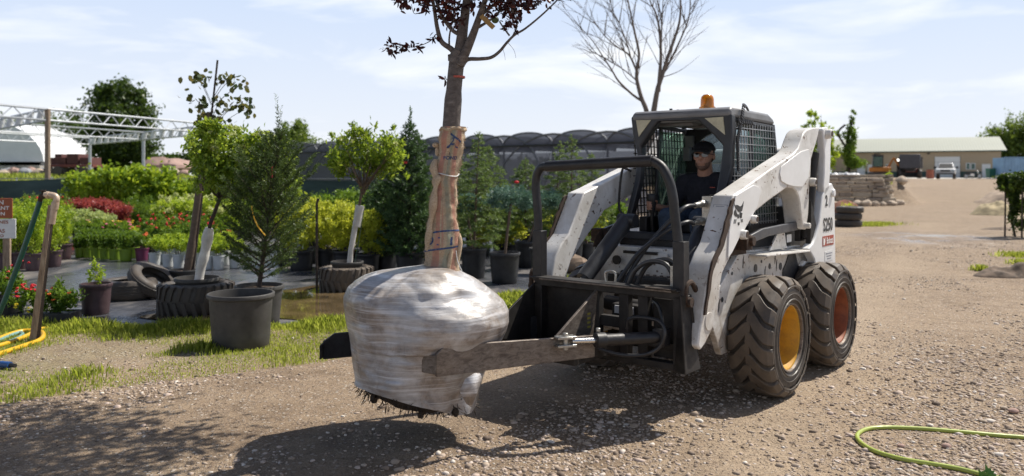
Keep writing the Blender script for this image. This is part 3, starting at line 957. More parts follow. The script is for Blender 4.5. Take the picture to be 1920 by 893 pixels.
    # hook bracket low on the arm front
    for y in (-.63, mir(-.63)):
        m = MB()
        m.tube(catmull([(-.90, y, .80), (-.98, y, .875), (-1.05, y, .86), (-1.06, y, .79), (-1.03, y, .745)], 4), .017, 8)
        m.cyl((-1.03, y - .03, .76), (-1.03, y + .03, .76), .03, n=12)
        m.build('latch_hook', MT['rust'], root)
    # front sign on the arm's front face
    m = MB()
    u = Vector((.141, 0, .295)).normalized()
    def fp(w, h, lift=.002):
        base = Vector((-.569, -.628, 1.30)) + u * h + Vector((0, -1, 0)) * w + Vector((-.9, 0, .43)) * lift
        return base
    m.add([fp(-.055, -.035), fp(.055, -.035), fp(.055, .05), fp(-.055, .05)], [(0, 1, 2, 3)])
    sg_ = m.build('front_label', MT['pale_metal'], arm_near, smooth=0)
    m = MB()
    for w0, w1, h0, h1 in ((-.05, .05, .040, .0425), (-.05, .05, -.030, -.0275), (-.05, -.047, -.03, .0425), (.047, .05, -.03, .0425), (-.03, .028, .028, .032), (-.03, -.012, -.012, -.006), (-.022, -.005, .0, .006),
                           (-.03, -.012, .012, .018), (.004, .009, -.018, .02), (.013, .03, -.008, -.004), (.013, .03, .008, .012)):
        m.add([fp(w0, h0, .006), fp(w1, h0, .006), fp(w1, h1, .006), fp(w0, h1, .006)], [(0, 1, 2, 3)])
    m.build('label_print', MT['grey_ink'], sg_, smooth=0)
    # cat head emblem on the near arm
    m = MB()
    yl0, yl1 = -.7115, -.7105
    def flat(pts): m.prism(pts, yl0, yl1)
    flat([(-.532, 1.362), (-.525, 1.350), (-.512, 1.336), (-.492, 1.340), (-.470, 1.338), (-.448, 1.330), (-.430, 1.328), (-.410, 1.334), (-.392, 1.348), (-.377, 1.362), (-.383, 1.335), (-.395, 1.312), (-.404, 1.297), (-.420, 1.293), (-.445, 1.291), (-.468, 1.294), (-.490, 1.308), (-.512, 1.318), (-.523, 1.338)])
    flat([(-.514, 1.312), (-.500, 1.303), (-.490, 1.288), (-.474, 1.276), (-.453, 1.277), (-.449, 1.262), (-.457, 1.250), (-.474, 1.250), (-.482, 1.263), (-.500, 1.262), (-.520, 1.268), (-.536, 1.280), (-.533, 1.298)])
    flat([(-.445, 1.290), (-.433, 1.291), (-.431, 1.262), (-.422, 1.249), (-.410, 1.250), (-.398, 1.282), (-.410, 1.276), (-.424, 1.268), (-.433, 1.250), (-.441, 1.252)])
    flat([(-.474, 1.224), (-.445, 1.225), (-.444, 1.209), (-.458, 1.203), (-.472, 1.208)])
    for i in range(4):
        x = -.530 + i * .011; m.prism([(x, 1.246), (x - .012, 1.218), (x - .009, 1.218), (x + .004, 1.246)], yl0, yl1)
        x = -.425 + i * .009; m.prism([(x, 1.243), (x + .006, 1.222), (x + .008, 1.222), (x + .003, 1.243)], yl0, yl1)
    m.build('cat_head_emblem', MT['ink'], arm_near, smooth=0)

    # rear links and black works between them and the arm
    link = [(1.27, 1.915), (1.31, 1.935), (1.38, 1.94), (1.47, 1.90), (1.503, 1.86), (1.475, 1.792), (1.468, 1.629), (1.433, 1.42), (1.31, 1.36), (1.285, 1.45), (1.309, 1.54), (1.318, 1.694), (1.30, 1.80)]
    for s in (0, 1):
        f = (lambda y: y) if s == 0 else mir
        m = MB(); m.prism(link, f(-.70), f(-.64)); m.build('rear_link', MT['white_clean'], root, bevel=.010)
        m = MB()
        m.prism([(1.0, 1.45), (1.02, 1.68), (1.18, 1.90), (1.30, 1.90), (1.33, 1.5), (1.25, 1.2), (1.12, 1.0), (1.0, 1.0)], f(-.60), f(-.56))
        m.prism([(1.046, 1.335), (1.021, .935), (1.26, .96)], f(-.68), f(-.64))
        m.tube([(1.06, f(-.63), 1.02), (1.25, f(-.63), 1.72)], .045, 12)
        m.tube(catmull([(1.05, f(-.615), 1.60), (1.16, f(-.63), 1.78), (1.22, f(-.63), 1.55), (1.16, f(-.62), 1.25), (1.10, f(-.62), 1.1)], 5), .014, 8)
        m.build('rear_lift_cylinder', MT['dark'], root, bevel=.003)
        m = MB()
        m.prism([(-.14, 1.055), (-.14, 1.113), (.10, 1.150), (.90, 1.175), (.92, 1.13), (.88, 1.105), (.2, 1.09)], f(-.655), f(-.62))
        m.build('control_link', MT['linkgrey'], root, bevel=.006)
        m = MB()
        m.box((-.19, f(-.63), 1.07), (.10, .09, .10)); m.cyl((-.17, f(-.70), 1.08), (-.17, f(-.58), 1.08), .035, n=14)
        m.prism([(-.33, .985), (-.30, 1.06), (-.24, 1.10), (-.10, 1.10), (-.06, .98)], f(-.60), f(-.585))
        m.build('link_bracket', MT['rust'], root, bevel=.004)
    m = MB(); m.cyl((1.13, -.56, 1.70), (1.13, mir(-.56), 1.70), .065, n=24)
    m.build('cross_tube', MT['white_clean'], root)
    # tilt cylinders in front
    for s in (0, 1):
        f = (lambda y: y) if s == 0 else mir
        m = MB()
        m.tube([(-.33, f(-.40 if s == 0 else -.30), 1.20), (-.78, f(-.46 if s == 0 else -.38), .80)], .058, 18)
        m.cyl((-.33, f(-.47 if s == 0 else -.36), 1.20), (-.33, f(-.33 if s == 0 else -.22), 1.20), .05, n=14)
        tc = m.build('tilt_cylinder', MT['cabgrey'], root, bevel=.004)
        m = MB(); m.cyl((-.78, f(-.46 if s == 0 else -.38), .80), (-.93, f(-.48 if s == 0 else -.40), .66), .028, n=12)
        m.build('piston_rod', MT['chrome'], tc)

    # wheels
    def wheel(a, s, rimmat):
        yo = -.90 if s == 0 else mir(-.90)
        d = 1 if s == 0 else -1          # direction pointing inwards
        w = .31
        yc = yo + d * w / 2
        m = MB()
        prof = [(.225, .025), (.250, .006), (.30, .0), (.345, .004), (.372, .018), (.386, .05), (.388, w / 2), (.386, w - .05), (.372, w - .018), (.34, w - .004), (.29, w), (.225, w - .02), (.215, w / 2)]
        m.lathe([(r, h - w / 2) for r, h in prof] + [(prof[0][0], prof[0][1] - w / 2)], (0, 0, 0), 64, 'y')
        rootw = thing_part('wheel', m.build('wheel', MT['rubber'], root), None)
        rootw.location = (a, yc, .415)
        # tread lugs
        m = MB()
        nl = 18
        for side in (0, 1):
            for k in range(nl):
                ph0 = 2 * math.pi * (k + .5 * side) / nl
                sgn = 1 if side == 0 else -1
                secs = []
                for t in np.linspace(-.10, 1, 8):
                    yy = sgn * t * (w / 2 + .004)
                    skew = .46 * max(t, 0) ** 1.0 if t < .62 else .46 * .62 + .14 * (t - .62)
                    hw = .128 if t > .1 else .10
                    rt = .4165 - .012 * max(0, t - .55) / .45 - .034 * max(0, t - .82) / .18
                    rb = .372 - .03 * max(0, t - .85) / .15
                    secs.append((yy, ph0 - skew, hw, rt, rb))
                vs = []
                for yy, ph, hw, rt, rb in secs:
                    for (pp, rr) in ((ph - hw * 1.12, rb), (ph - hw, rt), (ph + hw, rt), (ph + hw * 1.12, rb)):
                        vs.append((rr * math.sin(pp), yy, rr * math.cos(pp)))
                fs = []
                for i in range(len(secs) - 1):
                    for j in range(3):
                        fs.append((i * 4 + j, i * 4 + j + 1, (i + 1) * 4 + j + 1, (i + 1) * 4 + j))
                fs.append((3, 2, 1, 0)); q = (len(secs) - 1) * 4
                fs.append((q, q + 1, q + 2, q + 3))
                m.add(vs, fs)
        lug = m.build('tyre', MT['rubber_lug'], rootw, smooth=30, bevel=.004, segs=1)
        # sidewall ridges
        m = MB()
        for rr, th in ((.352, .006), (.262, .007), (.300, .003)):
            m.lathe([(rr - th, -.001), (rr - th * .5, -th), (rr + th * .5, -th), (rr + th, -.001)], (0, -d * w / 2, 0), 64, 'y') if d > 0 else m.lathe([(rr - th, .001), (rr - th * .5, th), (rr + th * .5, th), (rr + th, .001)], (0, w / 2, 0), 64, 'y')
        m.build('sidewall', MT['rubber'], rootw)
        m = MB()
        e = -d * w / 2                   # outer face
        pr = [(.236, .010), (.230, .022), (.214, .028), (.208, .06), (.198, .10), (.196, .16), (.15, .165), (.12, .150), (.06, .150), (.045, .12), (.0001, .12)]
        m.lathe([(r, e + d * h) for r, h in pr], (0, 0, 0), 48, 'y')
        rim = m.build('rim', rimmat, rootw, smooth=40)
        m = MB()
        m.lathe([(r, e + d * h) for r, h in ((.238, .014), (.236, .004), (.226, .006), (.222, .022))], (0, 0, 0), 48, 'y')
        m.build('rim_flange', MT['steel'] , rootw)
        m = MB()
        for k in range(8):
            an = 2 * math.pi * k / 8
            m.cyl((.095 * math.sin(an), e + d * .15, .095 * math.cos(an)), (.095 * math.sin(an), e + d * .128, .095 * math.cos(an)), .013, n=6)
        m.build_each('wheel_nut', MT['rust'], rootw)
        rootw.rotation_euler = (0, R(7 + 31 * a + 13 * s), 0)
        return rootw
    def thing_part(n, o, l):
        return o
    for a in (0.0, 1.135):
        for s in (0, 1):
            wheel(a, s, MT['rim_yellow'] if a == 0 else MT['rim_red'])

    # ---------------- cab
    G = MT['cabgrey']
    ya, yb = -.42, .40
    def lean(u, v):                       # front of the cab leans: a as a function of height
        return .085 if v > 1.62 else .085 - (1.62 - v) * .30
    outer = [(-.40, 1.04), (-.412, 1.40), (-.430, 1.60), (-.435, 1.80), (-.432, 1.975), (-.400, 2.012), (0, 2.022), (.385, 2.022), (.418, 1.995), (.400, 1.86), (.360, 1.70), (.362, 1.50), (.395, 1.20), (.425, 1.04)]
    inner = [(-.325, 1.10), (-.335, 1.40), (-.345, 1.58), (-.362, 1.755), (-.290, 1.83), (-.158, 1.950), (0, 1.953), (.165, 1.956), (.225, 1.89), (.326, 1.762), (.315, 1.66), (.312, 1.50), (.345, 1.20), (.375, 1.10)]
    m = MB()
    m.ring(outer, inner, lambda u, v: lean(u, v) - .02, lambda u, v: lean(u, v) + .055)
    cab = m.build('cab', G, root, bevel=.014, segs=3)
    # the lamps in the upper corners
    for tri in ([(.365, 1.972), (.232, 1.968), (.340, 1.840)], [(-.222, 1.962), (-.368, 1.965), (-.382, 1.832)]):
        m = MB(); m.prism(tri, .058, .066, 'x')
        m.build('work_lamp', MT['lamp'], cab)
    # roof, side rails, rear frame, tub
    m = MB()
    m.prism([(.06, 2.020), (.10, 2.040), (.80, 2.030), (.90, 1.995), (.945, 1.955), (.90, 1.945), (.06, 1.965)], ya - .005, yb + .005)
    m.build('roof', MT['roofgrey'], cab, bevel=.022, segs=3)
    m = MB()
    m.box((.5, 0, 1.952), (.8, .76, .012))
    m.box((.30, .12, 1.935), (.12, .30, .02)); m.box((.62, -.1, 1.93), (.2, .5, .02))
    m.build('headliner', MT['roofgrey'], cab)
    m = MB()
    for y in (ya, yb):
        s2 = .03 if y < 0 else -.03
        yc = y + s2 / 2
        m.tube([(.10, yc, 1.945), (.93, yc, 1.925)], .022, 4)
        m.prism([(.90, 1.95), (.945, 1.95), (1.03, 1.60), (1.03, 1.05), (.97, 1.05), (.97, 1.60)], y, y + s2)
        m.prism([(.49, 1.94), (.53, 1.94), (.46, 1.42), (.46, 1.05), (.41, 1.05), (.41, 1.42)], y, y + s2 * .8)
        m.prism([(.0, 1.05), (.0, .80), (1.0, .80), (1.0, 1.20), (.46, 1.20), (.41, 1.10)], y, y + s2)
    m.build('cab_frame', G, cab, bevel=.006)
    m = MB()
    m.box((.5, -.01, .83), (.98, .78, .06)); m.prism([(-.085, .955), (-.085, 1.055), (.0, 1.06), (.0, .955)], -.40, .43)
    m.build('cab_floor', MT['black'], cab, bevel=.006)
    # side screens
    def screen(y, mt, th):
        m = MB()
        for x in np.arange(.10, .90, .052):
            zt = 1.93; zb = 1.15 + .0 * x
            x0, x1 = x, x + .07
            if x1 > .99: x1 = .99
            m.box(((x0 + x1) / 2, y, (zt + zb) / 2), (th, th, zt - zb), Matrix.Rotation(math.atan2(x0 - x1, zt - zb) * 1.0, 3, 'Y'))
        for z in np.arange(1.17, 1.94, .060):
            xr_ = .915 + max(0, min(.30, 1.93 - z)) * .25
            m.box(((.10 + xr_) / 2, y + (.004 if y > 0 else -.004), z), (xr_ - .10, th, th))
        return m.build('side_screen', mt, cab, smooth=0)
    screen(ya - .004, MT['screen'], .0065)
    screen(yb + .006, MT['black'], .0085)
    for y in (ya + .03, yb - .025):
        m = MB(); m.prism([(.47, 1.90), (.90, 1.90), (.97, 1.60), (.97, 1.20), (.44, 1.20), (.44, 1.45)], y - .002, y + .002)
        m.build('side_window', MT['green_glass'], cab, smooth=0)
    # rear panel with arched window
    def arch(y0, y1, z0, z1, k):
        pts = []
        for i in range(k + 1):
            t = math.pi * i / k
            pts.append(((y0 + y1) / 2 + (y1 - y0) / 2 * math.cos(t), z1 - .14 + .14 * math.sin(t)))
        pts += [(y0, z0), (y1, z0)]
        return pts
    inn = arch(-.34, .265, 1.42, 1.925, 10)
    out = []
    for (y, z) in inn:
        out.append((ya + .02 if y < -.04 else yb - .02, 1.94 if z > 1.80 else (z if z > 1.5 else 1.05)))
    out[5] = (-.04, 1.94)
    m = MB(); m.ring(out, inn, .95, .98)
    m.build('rear_panel', MT['black'], cab)
    m = MB(); m.prism(inn, .965, .970, 'x'); m.build('rear_window', MT['pale_glass'], cab, smooth=0)
    # interior bits
    m = MB()
    m.box((.93, .335, 1.83), (.03, .08, .10)); m.box((.90, .34, 1.72), (.06, .06, .12)); m.box((.88, .33, 1.45), (.12, .12, .2))
    m.build('control_box', MT['roofgrey'], cab, bevel=.004)
    m = MB()
    m.box((.62, -.01, 1.33), (.12, .46, .46), Matrix.Rotation(R(8), 3, 'Y')); m.box((.38, -.01, 1.13), (.46, .46, .12))
    m.build('seat', MT['black'], cab, bevel=.03, segs=3)
    m = MB()
    m.box((.22, .30, 1.13), (.34, .07, .16)); m.box((.22, -.32, 1.13), (.34, .07, .16))
    m.build_each('armrest', MT['black'], cab, bevel=.01)
    for y in (.215, -.29):
        m = MB()
        m.tube([(.08, y, 1.02), (.05, y, 1.16), (.04, y - .005, 1.27)], [.017, .015, .015], 10)
        st = m.build('control_lever', MT['black'], cab)
        m = MB(); m.lathe([(.014, 0), (.024, .02), (.028, .06), (.036, .10), (.040, .125), (.034, .148), (.018, .156), (.0005, .157)], (.04, y - .005, 1.235), 16)
        m.build('lever_grip', MT['black'], st)
    # grab handle and coiled lead
    m = MB(); m.tube(catmull([(-.06, .34, 1.565), (-.09, .365, 1.585), (-.10, .40, 1.56), (-.10, .425, 1.30), (-.08, .40, 1.23), (-.02, .385, 1.20)], 5), .0095, 8)
    m.build('grab_handle', MT['black'], cab)
    m = MB()
    path = []
    for i in range(300):
        t = i / 299
        base = Vector((.33 - .20 * min(1, t * 1.6), -.445 - .01 * t, 2.03 + .03 * math.sin(min(1, t * 2.5) * math.pi) - max(0, t - .25) * .62))
        an = i * .95
        path.append(base + Vector((.016 * math.cos(an), .008 * math.sin(an), .012 * math.sin(an))))
    m.tube(path, .0042, 5)
    m.build('coiled_lead', MT['hose'], cab)
    m = MB()
    for k in range(7):
        m.tube(catmull([(.16 + .04 * k, -.44, 1.955), (.17 + .04 * k, -.452, 1.92), (.185 + .04 * k, -.44, 1.955)], 4), .006, 6)
    m.build('lead_clip', MT['hose'], cab)
    # near-side post pad
    m = MB(); m.box((.0, -.455, 1.345), (.07, .045, .30), Matrix.Rotation(R(17), 3, 'Y')); m.build('post_cover', MT['cabgrey'], cab, bevel=.012, segs=3)
    # beacon
    m = MB()
    m.lathe([(.062, .0), (.062, .025), (.052, .028), (.050, .085), (.044, .105), (.028, .120), (.0005, .124)], (.235, -.16, 2.035), 24)
    bc = m.build('beacon', MT['amber'], cab)
    m = MB(); m.cyl((.235, -.16, 2.036), (.235, -.16, 2.075), .018, n=10); m.box((.235, -.16, 2.10), (.03, .004, .045)); m.build('beacon_core', MT['black'], bc)
    m = MB(); m.cyl((.14, .10, 2.03), (.14, .10, 2.055), .012, n=10); m.cyl((.14, .04, 2.03), (.14, .04, 2.045), .01, n=8)
    m.build('roof_bolt', MT['black'], cab)

    # hydraulic couplers and hoses in front of the near arm
    m = MB()
    for p, q in (((-.42, -.455, 1.345), (-.55, -.44, 1.33)), ((-.42, -.44, 1.225), (-.55, -.43, 1.21))):
        P, Q = Vector(p), Vector(q)
        m.cyl(P, P.lerp(Q, .5), .024, n=12); m.cyl(P.lerp(Q, .5), Q, .019, n=12); m.cyl(P.lerp(Q, .3), P.lerp(Q, .42), .028, n=6)
    m.box((-.40, -.47, 1.29), (.06, .07, .20))
    m.build('hydraulic_coupler', MT['fitting'], root, bevel=.002)
    def hose(pts, r):
        m = MB(); m.tube(catmull(pts, 6), r, 10); return m.build('hydraulic_hose', MT['hose'], root)
    hose([(-.55, -.44, 1.33), (-.66, -.43, 1.325), (-.74, -.39, 1.265), (-.80, -.30, 1.15), (-.86, -.225, 1.03), (-.92, -.165, .90), (-.97, -.14, .80)], .0145)
    hose([(-.55, -.43, 1.21), (-.66, -.44, 1.225), (-.76, -.37, 1.185), (-.84, -.28, 1.10), (-.90, -.20, 1.01), (-.95, -.13, .89), (-1.0, -.08, .79)], .0145)

    # ---------------- the tree clamp on the front
    A0 = -1.02
    m = MB()
    yn, yf = -.62, .50
    def rail(y0, y1, z0, z1, a0=A0, a1=A0 - .07): m.box(((a0 + a1) / 2, (y0 + y1) / 2, (z0 + z1) / 2), (abs(a1 - a0), abs(y1 - y0), z1 - z0))
    rail(yn, yf, .775, .825); rail(yn, yf, .34, .385); rail(yn, yn + .06, .34, .80); rail(yf - .06, yf, .34, .80)
    for y in (.02, -.20, -.34): rail(y - .035, y + .035, .36, .80, A0 + .01, A0 - .05)
    rail(.06, .46, .38, .79, A0 + .015, A0 + .0)
    rail(yn + .05, -.38, .39, .76, A0 + .03, A0 + .015)
    rail(-.18, 0.0, .55, .62, A0 + .02, A0 - .03)
    rail(-.60, .0, .46, .50, A0 + .01, A0 - .04)
    # end wedge
    m.add([(A0 + .01, yn, .80), (A0 - .08, yn, .80), (A0 - .12, yn - .05, .34), (A0 + .07, yn - .06, .345), (A0 + .01, yn - .02, .80), (A0 - .06, yn - .02, .80), (A0 - .10, yn + .04, .345), (A0 + .05, yn + .04, .35)],
          [(0, 1, 2, 3), (4, 5, 1, 0), (5, 6, 2, 1), (6, 7, 3, 2), (7, 4, 0, 3), (4, 7, 6, 5)])
    # top ledge
    m.box((A0 - .045, -.05, .832), (.13, 1.12, .012)); m.box((A0 - .06, -.50, .842), (.16, .20, .012))
    fr = m.build('clamp_frame', DK, root, bevel=.005)
    tag(fr, 'dark steel clamp frame with tall guard hoop and two side arms')
    m = MB()   # pale worn edges on the top rail
    m.box((A0 - .108, -.07, .828), (.006, 1.0, .010)); m.box((A0 - .145, -.50, .848), (.012, .17, .006))
    m.build('worn_edge', MT['steel'], fr)
    # gussets
    m = MB()
    m.prism([(A0 - .06, .79), (A0 - .52, .55), (A0 - .50, .42), (A0 - .14, .37)], -.015, .003)
    m.build('centre_gusset', MT['steel'], fr, bevel=.002)
    m = MB()
    m.prism([(A0 + .0, .82), (A0 - .42, .60), (A0 - .44, .46), (A0 + .0, .35)], .50, .515)
    m.prism([(A0 - .02, .36), (A0 - .40, .40), (A0 - .42, .44), (A0 - .02, .40)], .06, .50)
    m.build('side_gusset', DK, fr, bevel=.003)
    # guard hoop
    m = MB()
    an = A0 - .03
    P = catmull([(an, -.60, .80), (an, -.585, 1.05), (an - .005, -.555, 1.30), (an - .008, -.545, 1.40), (an - .01, -.52, 1.50), (an - .01, -.47, 1.585), (an - .01, -.40, 1.625)], 5)
    m.tube(P, .030, 14)
    m.tube([(an - .01, -.41, 1.625), (an - .005, .42, 1.595)], .037, 16)
    m.tube(catmull([(an - .005, .42, 1.595), (an, .475, 1.585), (an, .512, 1.53), (an, .518, 1.44), (an, .50, 1.25), (an, .495, 1.02), (an, .48, .80)], 5), .030, 14)
    m.box((an, .485, .98), (.07, .075, .34)); m.box((an, -.595, .95), (.075, .075, .36))
    gh = m.build('guard_hoop', MT['black'], fr, bevel=.003)
    # small rods and pins
    m = MB()
    m.tube(catmull([(A0 - .02, -.05, .83), (A0 - .02, -.05, .90), (A0 - .02, -.12, .90), (A0 - .02, -.12, .83)], 4), .008, 8)
    m.box((A0 - .0, -.53, .90), (.03, .03, .14)); m.box((A0 - .0, -.575, .90), (.03, .03, .14))
    m.build_each('lock_pin', MT['fitting'], fr)
    def hose2(pts, r, mt='hose'):
        m = MB(); m.tube(catmull(pts, 6), r, 10); return m.build('clamp_hose', MT[mt], fr)
    hose2([(A0 - .0, -.20, .80), (A0, -.25, .915), (A0, -.35, .985), (A0, -.46, .985), (A0, -.515, .93), (A0, -.53, .85)], .015)
    hose2([(A0 + .03, -.24, .80), (A0 + .04, -.30, .93), (A0 + .04, -.38, .99), (A0 + .04, -.49, 1.0), (A0 + .03, -.555, .93), (A0 + .01, -.57, .85)], .015)
    hose2([(A0 - .12, -.27, .57), (A0 - .13, -.285, .63), (A0 - .13, -.37, .655), (A0 - .13, -.50, .645), (A0 - .14, -.545, .58), (A0 - .15, -.51, .49), (A0 - .18, -.42, .44), (A0 - .25, -.29, .435), (A0 - .32, -.12, .475), (A0 - .37, -.07, .50)], .012)
    hose2([(A0 - .03, -.40, .75), (A0 - .06, -.46, .72), (A0 - .08, -.50, .60), (A0 - .06, -.48, .47)], .011)
    # clamp arms (both swung the same way)
    dl = Vector((-.857, -.515, 0)); nl_ = Vector((-.515, .857, 0))
    def to_local(v):
        v = Vector(v) - Vector(LX)
        return Vector((v.x * math.cos(LROT) + v.y * math.sin(LROT), -v.x * math.sin(LROT) + v.y * math.cos(LROT), v.z))
    def clamp_arm(p_root, p_tip, zr, zt, th, mt, inward, ret=.10):
        """vertical plate between two ground points; zr, zt = (low, high) at root and tip"""
        d = (Vector((*p_tip, 0)) - Vector((*p_root, 0))); L = d.length; d.normalize()
        n = Vector((-d.y, d.x, 0)) * inward
        def q(t, z, o):
            v = Vector((*p_root, 0)) + d * (t * L) + n * o; v.z = z
            return to_local(v)
        ol = [(0, zr[0]), (0, zr[1]), (.955, zt[1] + (zr[1] - zt[1]) * .045), (1.0, zt[1] - .045), (1.0, zt[0])]
        m = MB(); k = len(ol)
        vs = [q(t, z, 0) for t, z in ol] + [q(t, z, th) for t, z in ol]
        fs = [tuple(range(k)), tuple(range(2 * k - 1, k - 1, -1))] + [(i, i + k, (i + 1) % k + k, (i + 1) % k) for i in range(k)]
        m.add(vs, fs)
        # end return plate bent inwards
        vs = [q(1.0, zt[0] + .01, 0), q(1.0, zt[1] - .05, 0), q(1.0 + ret * .4, zt[1] - .06, ret), q(1.0 + ret * .4, zt[0] + .01, ret),
              q(.992, zt[0] + .01, .0), q(.992, zt[1] - .05, 0), q(.992 + ret * .4, zt[1] - .06, ret), q(.992 + ret * .4, zt[0] + .01, ret)]
        m.add(vs, [(0, 1, 2, 3), (7, 6, 5, 4), (1, 5, 6, 2), (0, 3, 7, 4), (2, 6, 7, 3)])
        o = m.build('clamp_arm', mt, fr, bevel=.004)
        return o, q
    an_, qn = clamp_arm((.50, 4.829), (-.405, 4.285), (.435, .567), (.452, .618), .022, MT['steel'], -1)
    # root knuckle joining the near arm to the frame
    m = MB()
    r0 = to_local((.47, 4.83, .44)); 
    m.prism([(A0 - .03, .37), (A0 - .05, .50), (r0.x + .02, .56), (r0.x - .03, .56), (r0.x - .03, .44)], r0.y + .02, r0.y + .06)
    m.box((A0 - .28, -.08, .42), (.52, .16, .05))
    m.build('arm_knuckle', DK, fr, bevel=.004)
    far_m = simple('black_checker_plate', (.03, .03, .033), .45, .3, .4, 14)
    v = mapped(far_m.node_tree, (60, 60, 60), (0, 0, R(45)))
    ck = N(far_m.node_tree, 'ShaderNodeTexVoronoi'); far_m.node_tree.links.new(v, ck.inputs['Vector'])
    bump(far_m.node_tree, far_m.node_tree.nodes['Principled BSDF'], ck.outputs['Distance'], .9, .004)
    clamp_arm((.26, 5.60), (-1.161, 4.904), (.40, .56), (.408, .562), .022, far_m, 1, .05)
    # clamp cylinder
    m = MB()
    c0 = Vector((-1.12, -.50, .545)); c1 = Vector((-1.50, -.268, .554)); c3 = Vector((-1.665, -.168, .562))
    m.cyl(c0, c0.lerp(c1, .88), .036, n=18)
    m.cyl(c0.lerp(c1, .86), c1, .046, n=18)
    m.box(c0, (.08, .08, .10))
    hc = m.build('clamp_cylinder', MT['black'], fr, bevel=.003)
    m = MB(); m.cyl(c1, c3.lerp(c1, .2), .019, n=14)
    hr_ = m.build('cylinder_rod', MT['chrome'], fr)
    ang = math.atan2(c3.y - c1.y, c3.x - c1.x)
    m = MB(); m.cyl(c3 + Vector((0, 0, -.05)), c3 + Vector((0, 0, .05)), .016, n=12)
    for dz in (.024, -.024): m.box(c3 + Vector((.0, .0, dz)), (.12, .06, .016), Matrix.Rotation(ang, 3, 'Z'))
    m.cyl(c1 + Vector((.03, .0, .045)), c1 + Vector((.03, .0, .07)), .014, n=8)
    m.build_each('rod_clevis', MT['fitting'], hr_, bevel=.003)
    # yellow decal marks on the gusset
    m = MB()
    for k in range(4): m.box((A0 - .17, -.0165, .56 + .028 * k), (.035, .002, .012))
    m.build('yellow_marks', simple('yellow_marks', (.35, .30, .05), .6), fr)
    # clutter behind the frame: hoses and manifold seen through it
    m = MB()
    m.box((-.86, -.12, .60), (.12, .20, .16)); m.cyl((-.80, .10, .66), (-.80, -.45, .64), .05, n=14)
    m.box((-.83, -.30, .50), (.05, .5, .08)); m.box((-.90, -.04, .44), (.06, 1.1, .05))
    m.build('coupler_plate', DK, root, bevel=.006)
    m = MB(); m.box((-.925, -.12, .645), (.02, .14, .05)); m.build('coupler_label', MT['pale_metal'], root)
    return root
loader = build_loader()
# ------------------------------------------------------------------ vnoise for shapes
def vnoise(p, s, seed=0):
    from mathutils import noise as mn
    return mn.noise(Vector((p[0] * s + seed * 7.3, p[1] * s - seed * 3.1, p[2] * s + seed)))

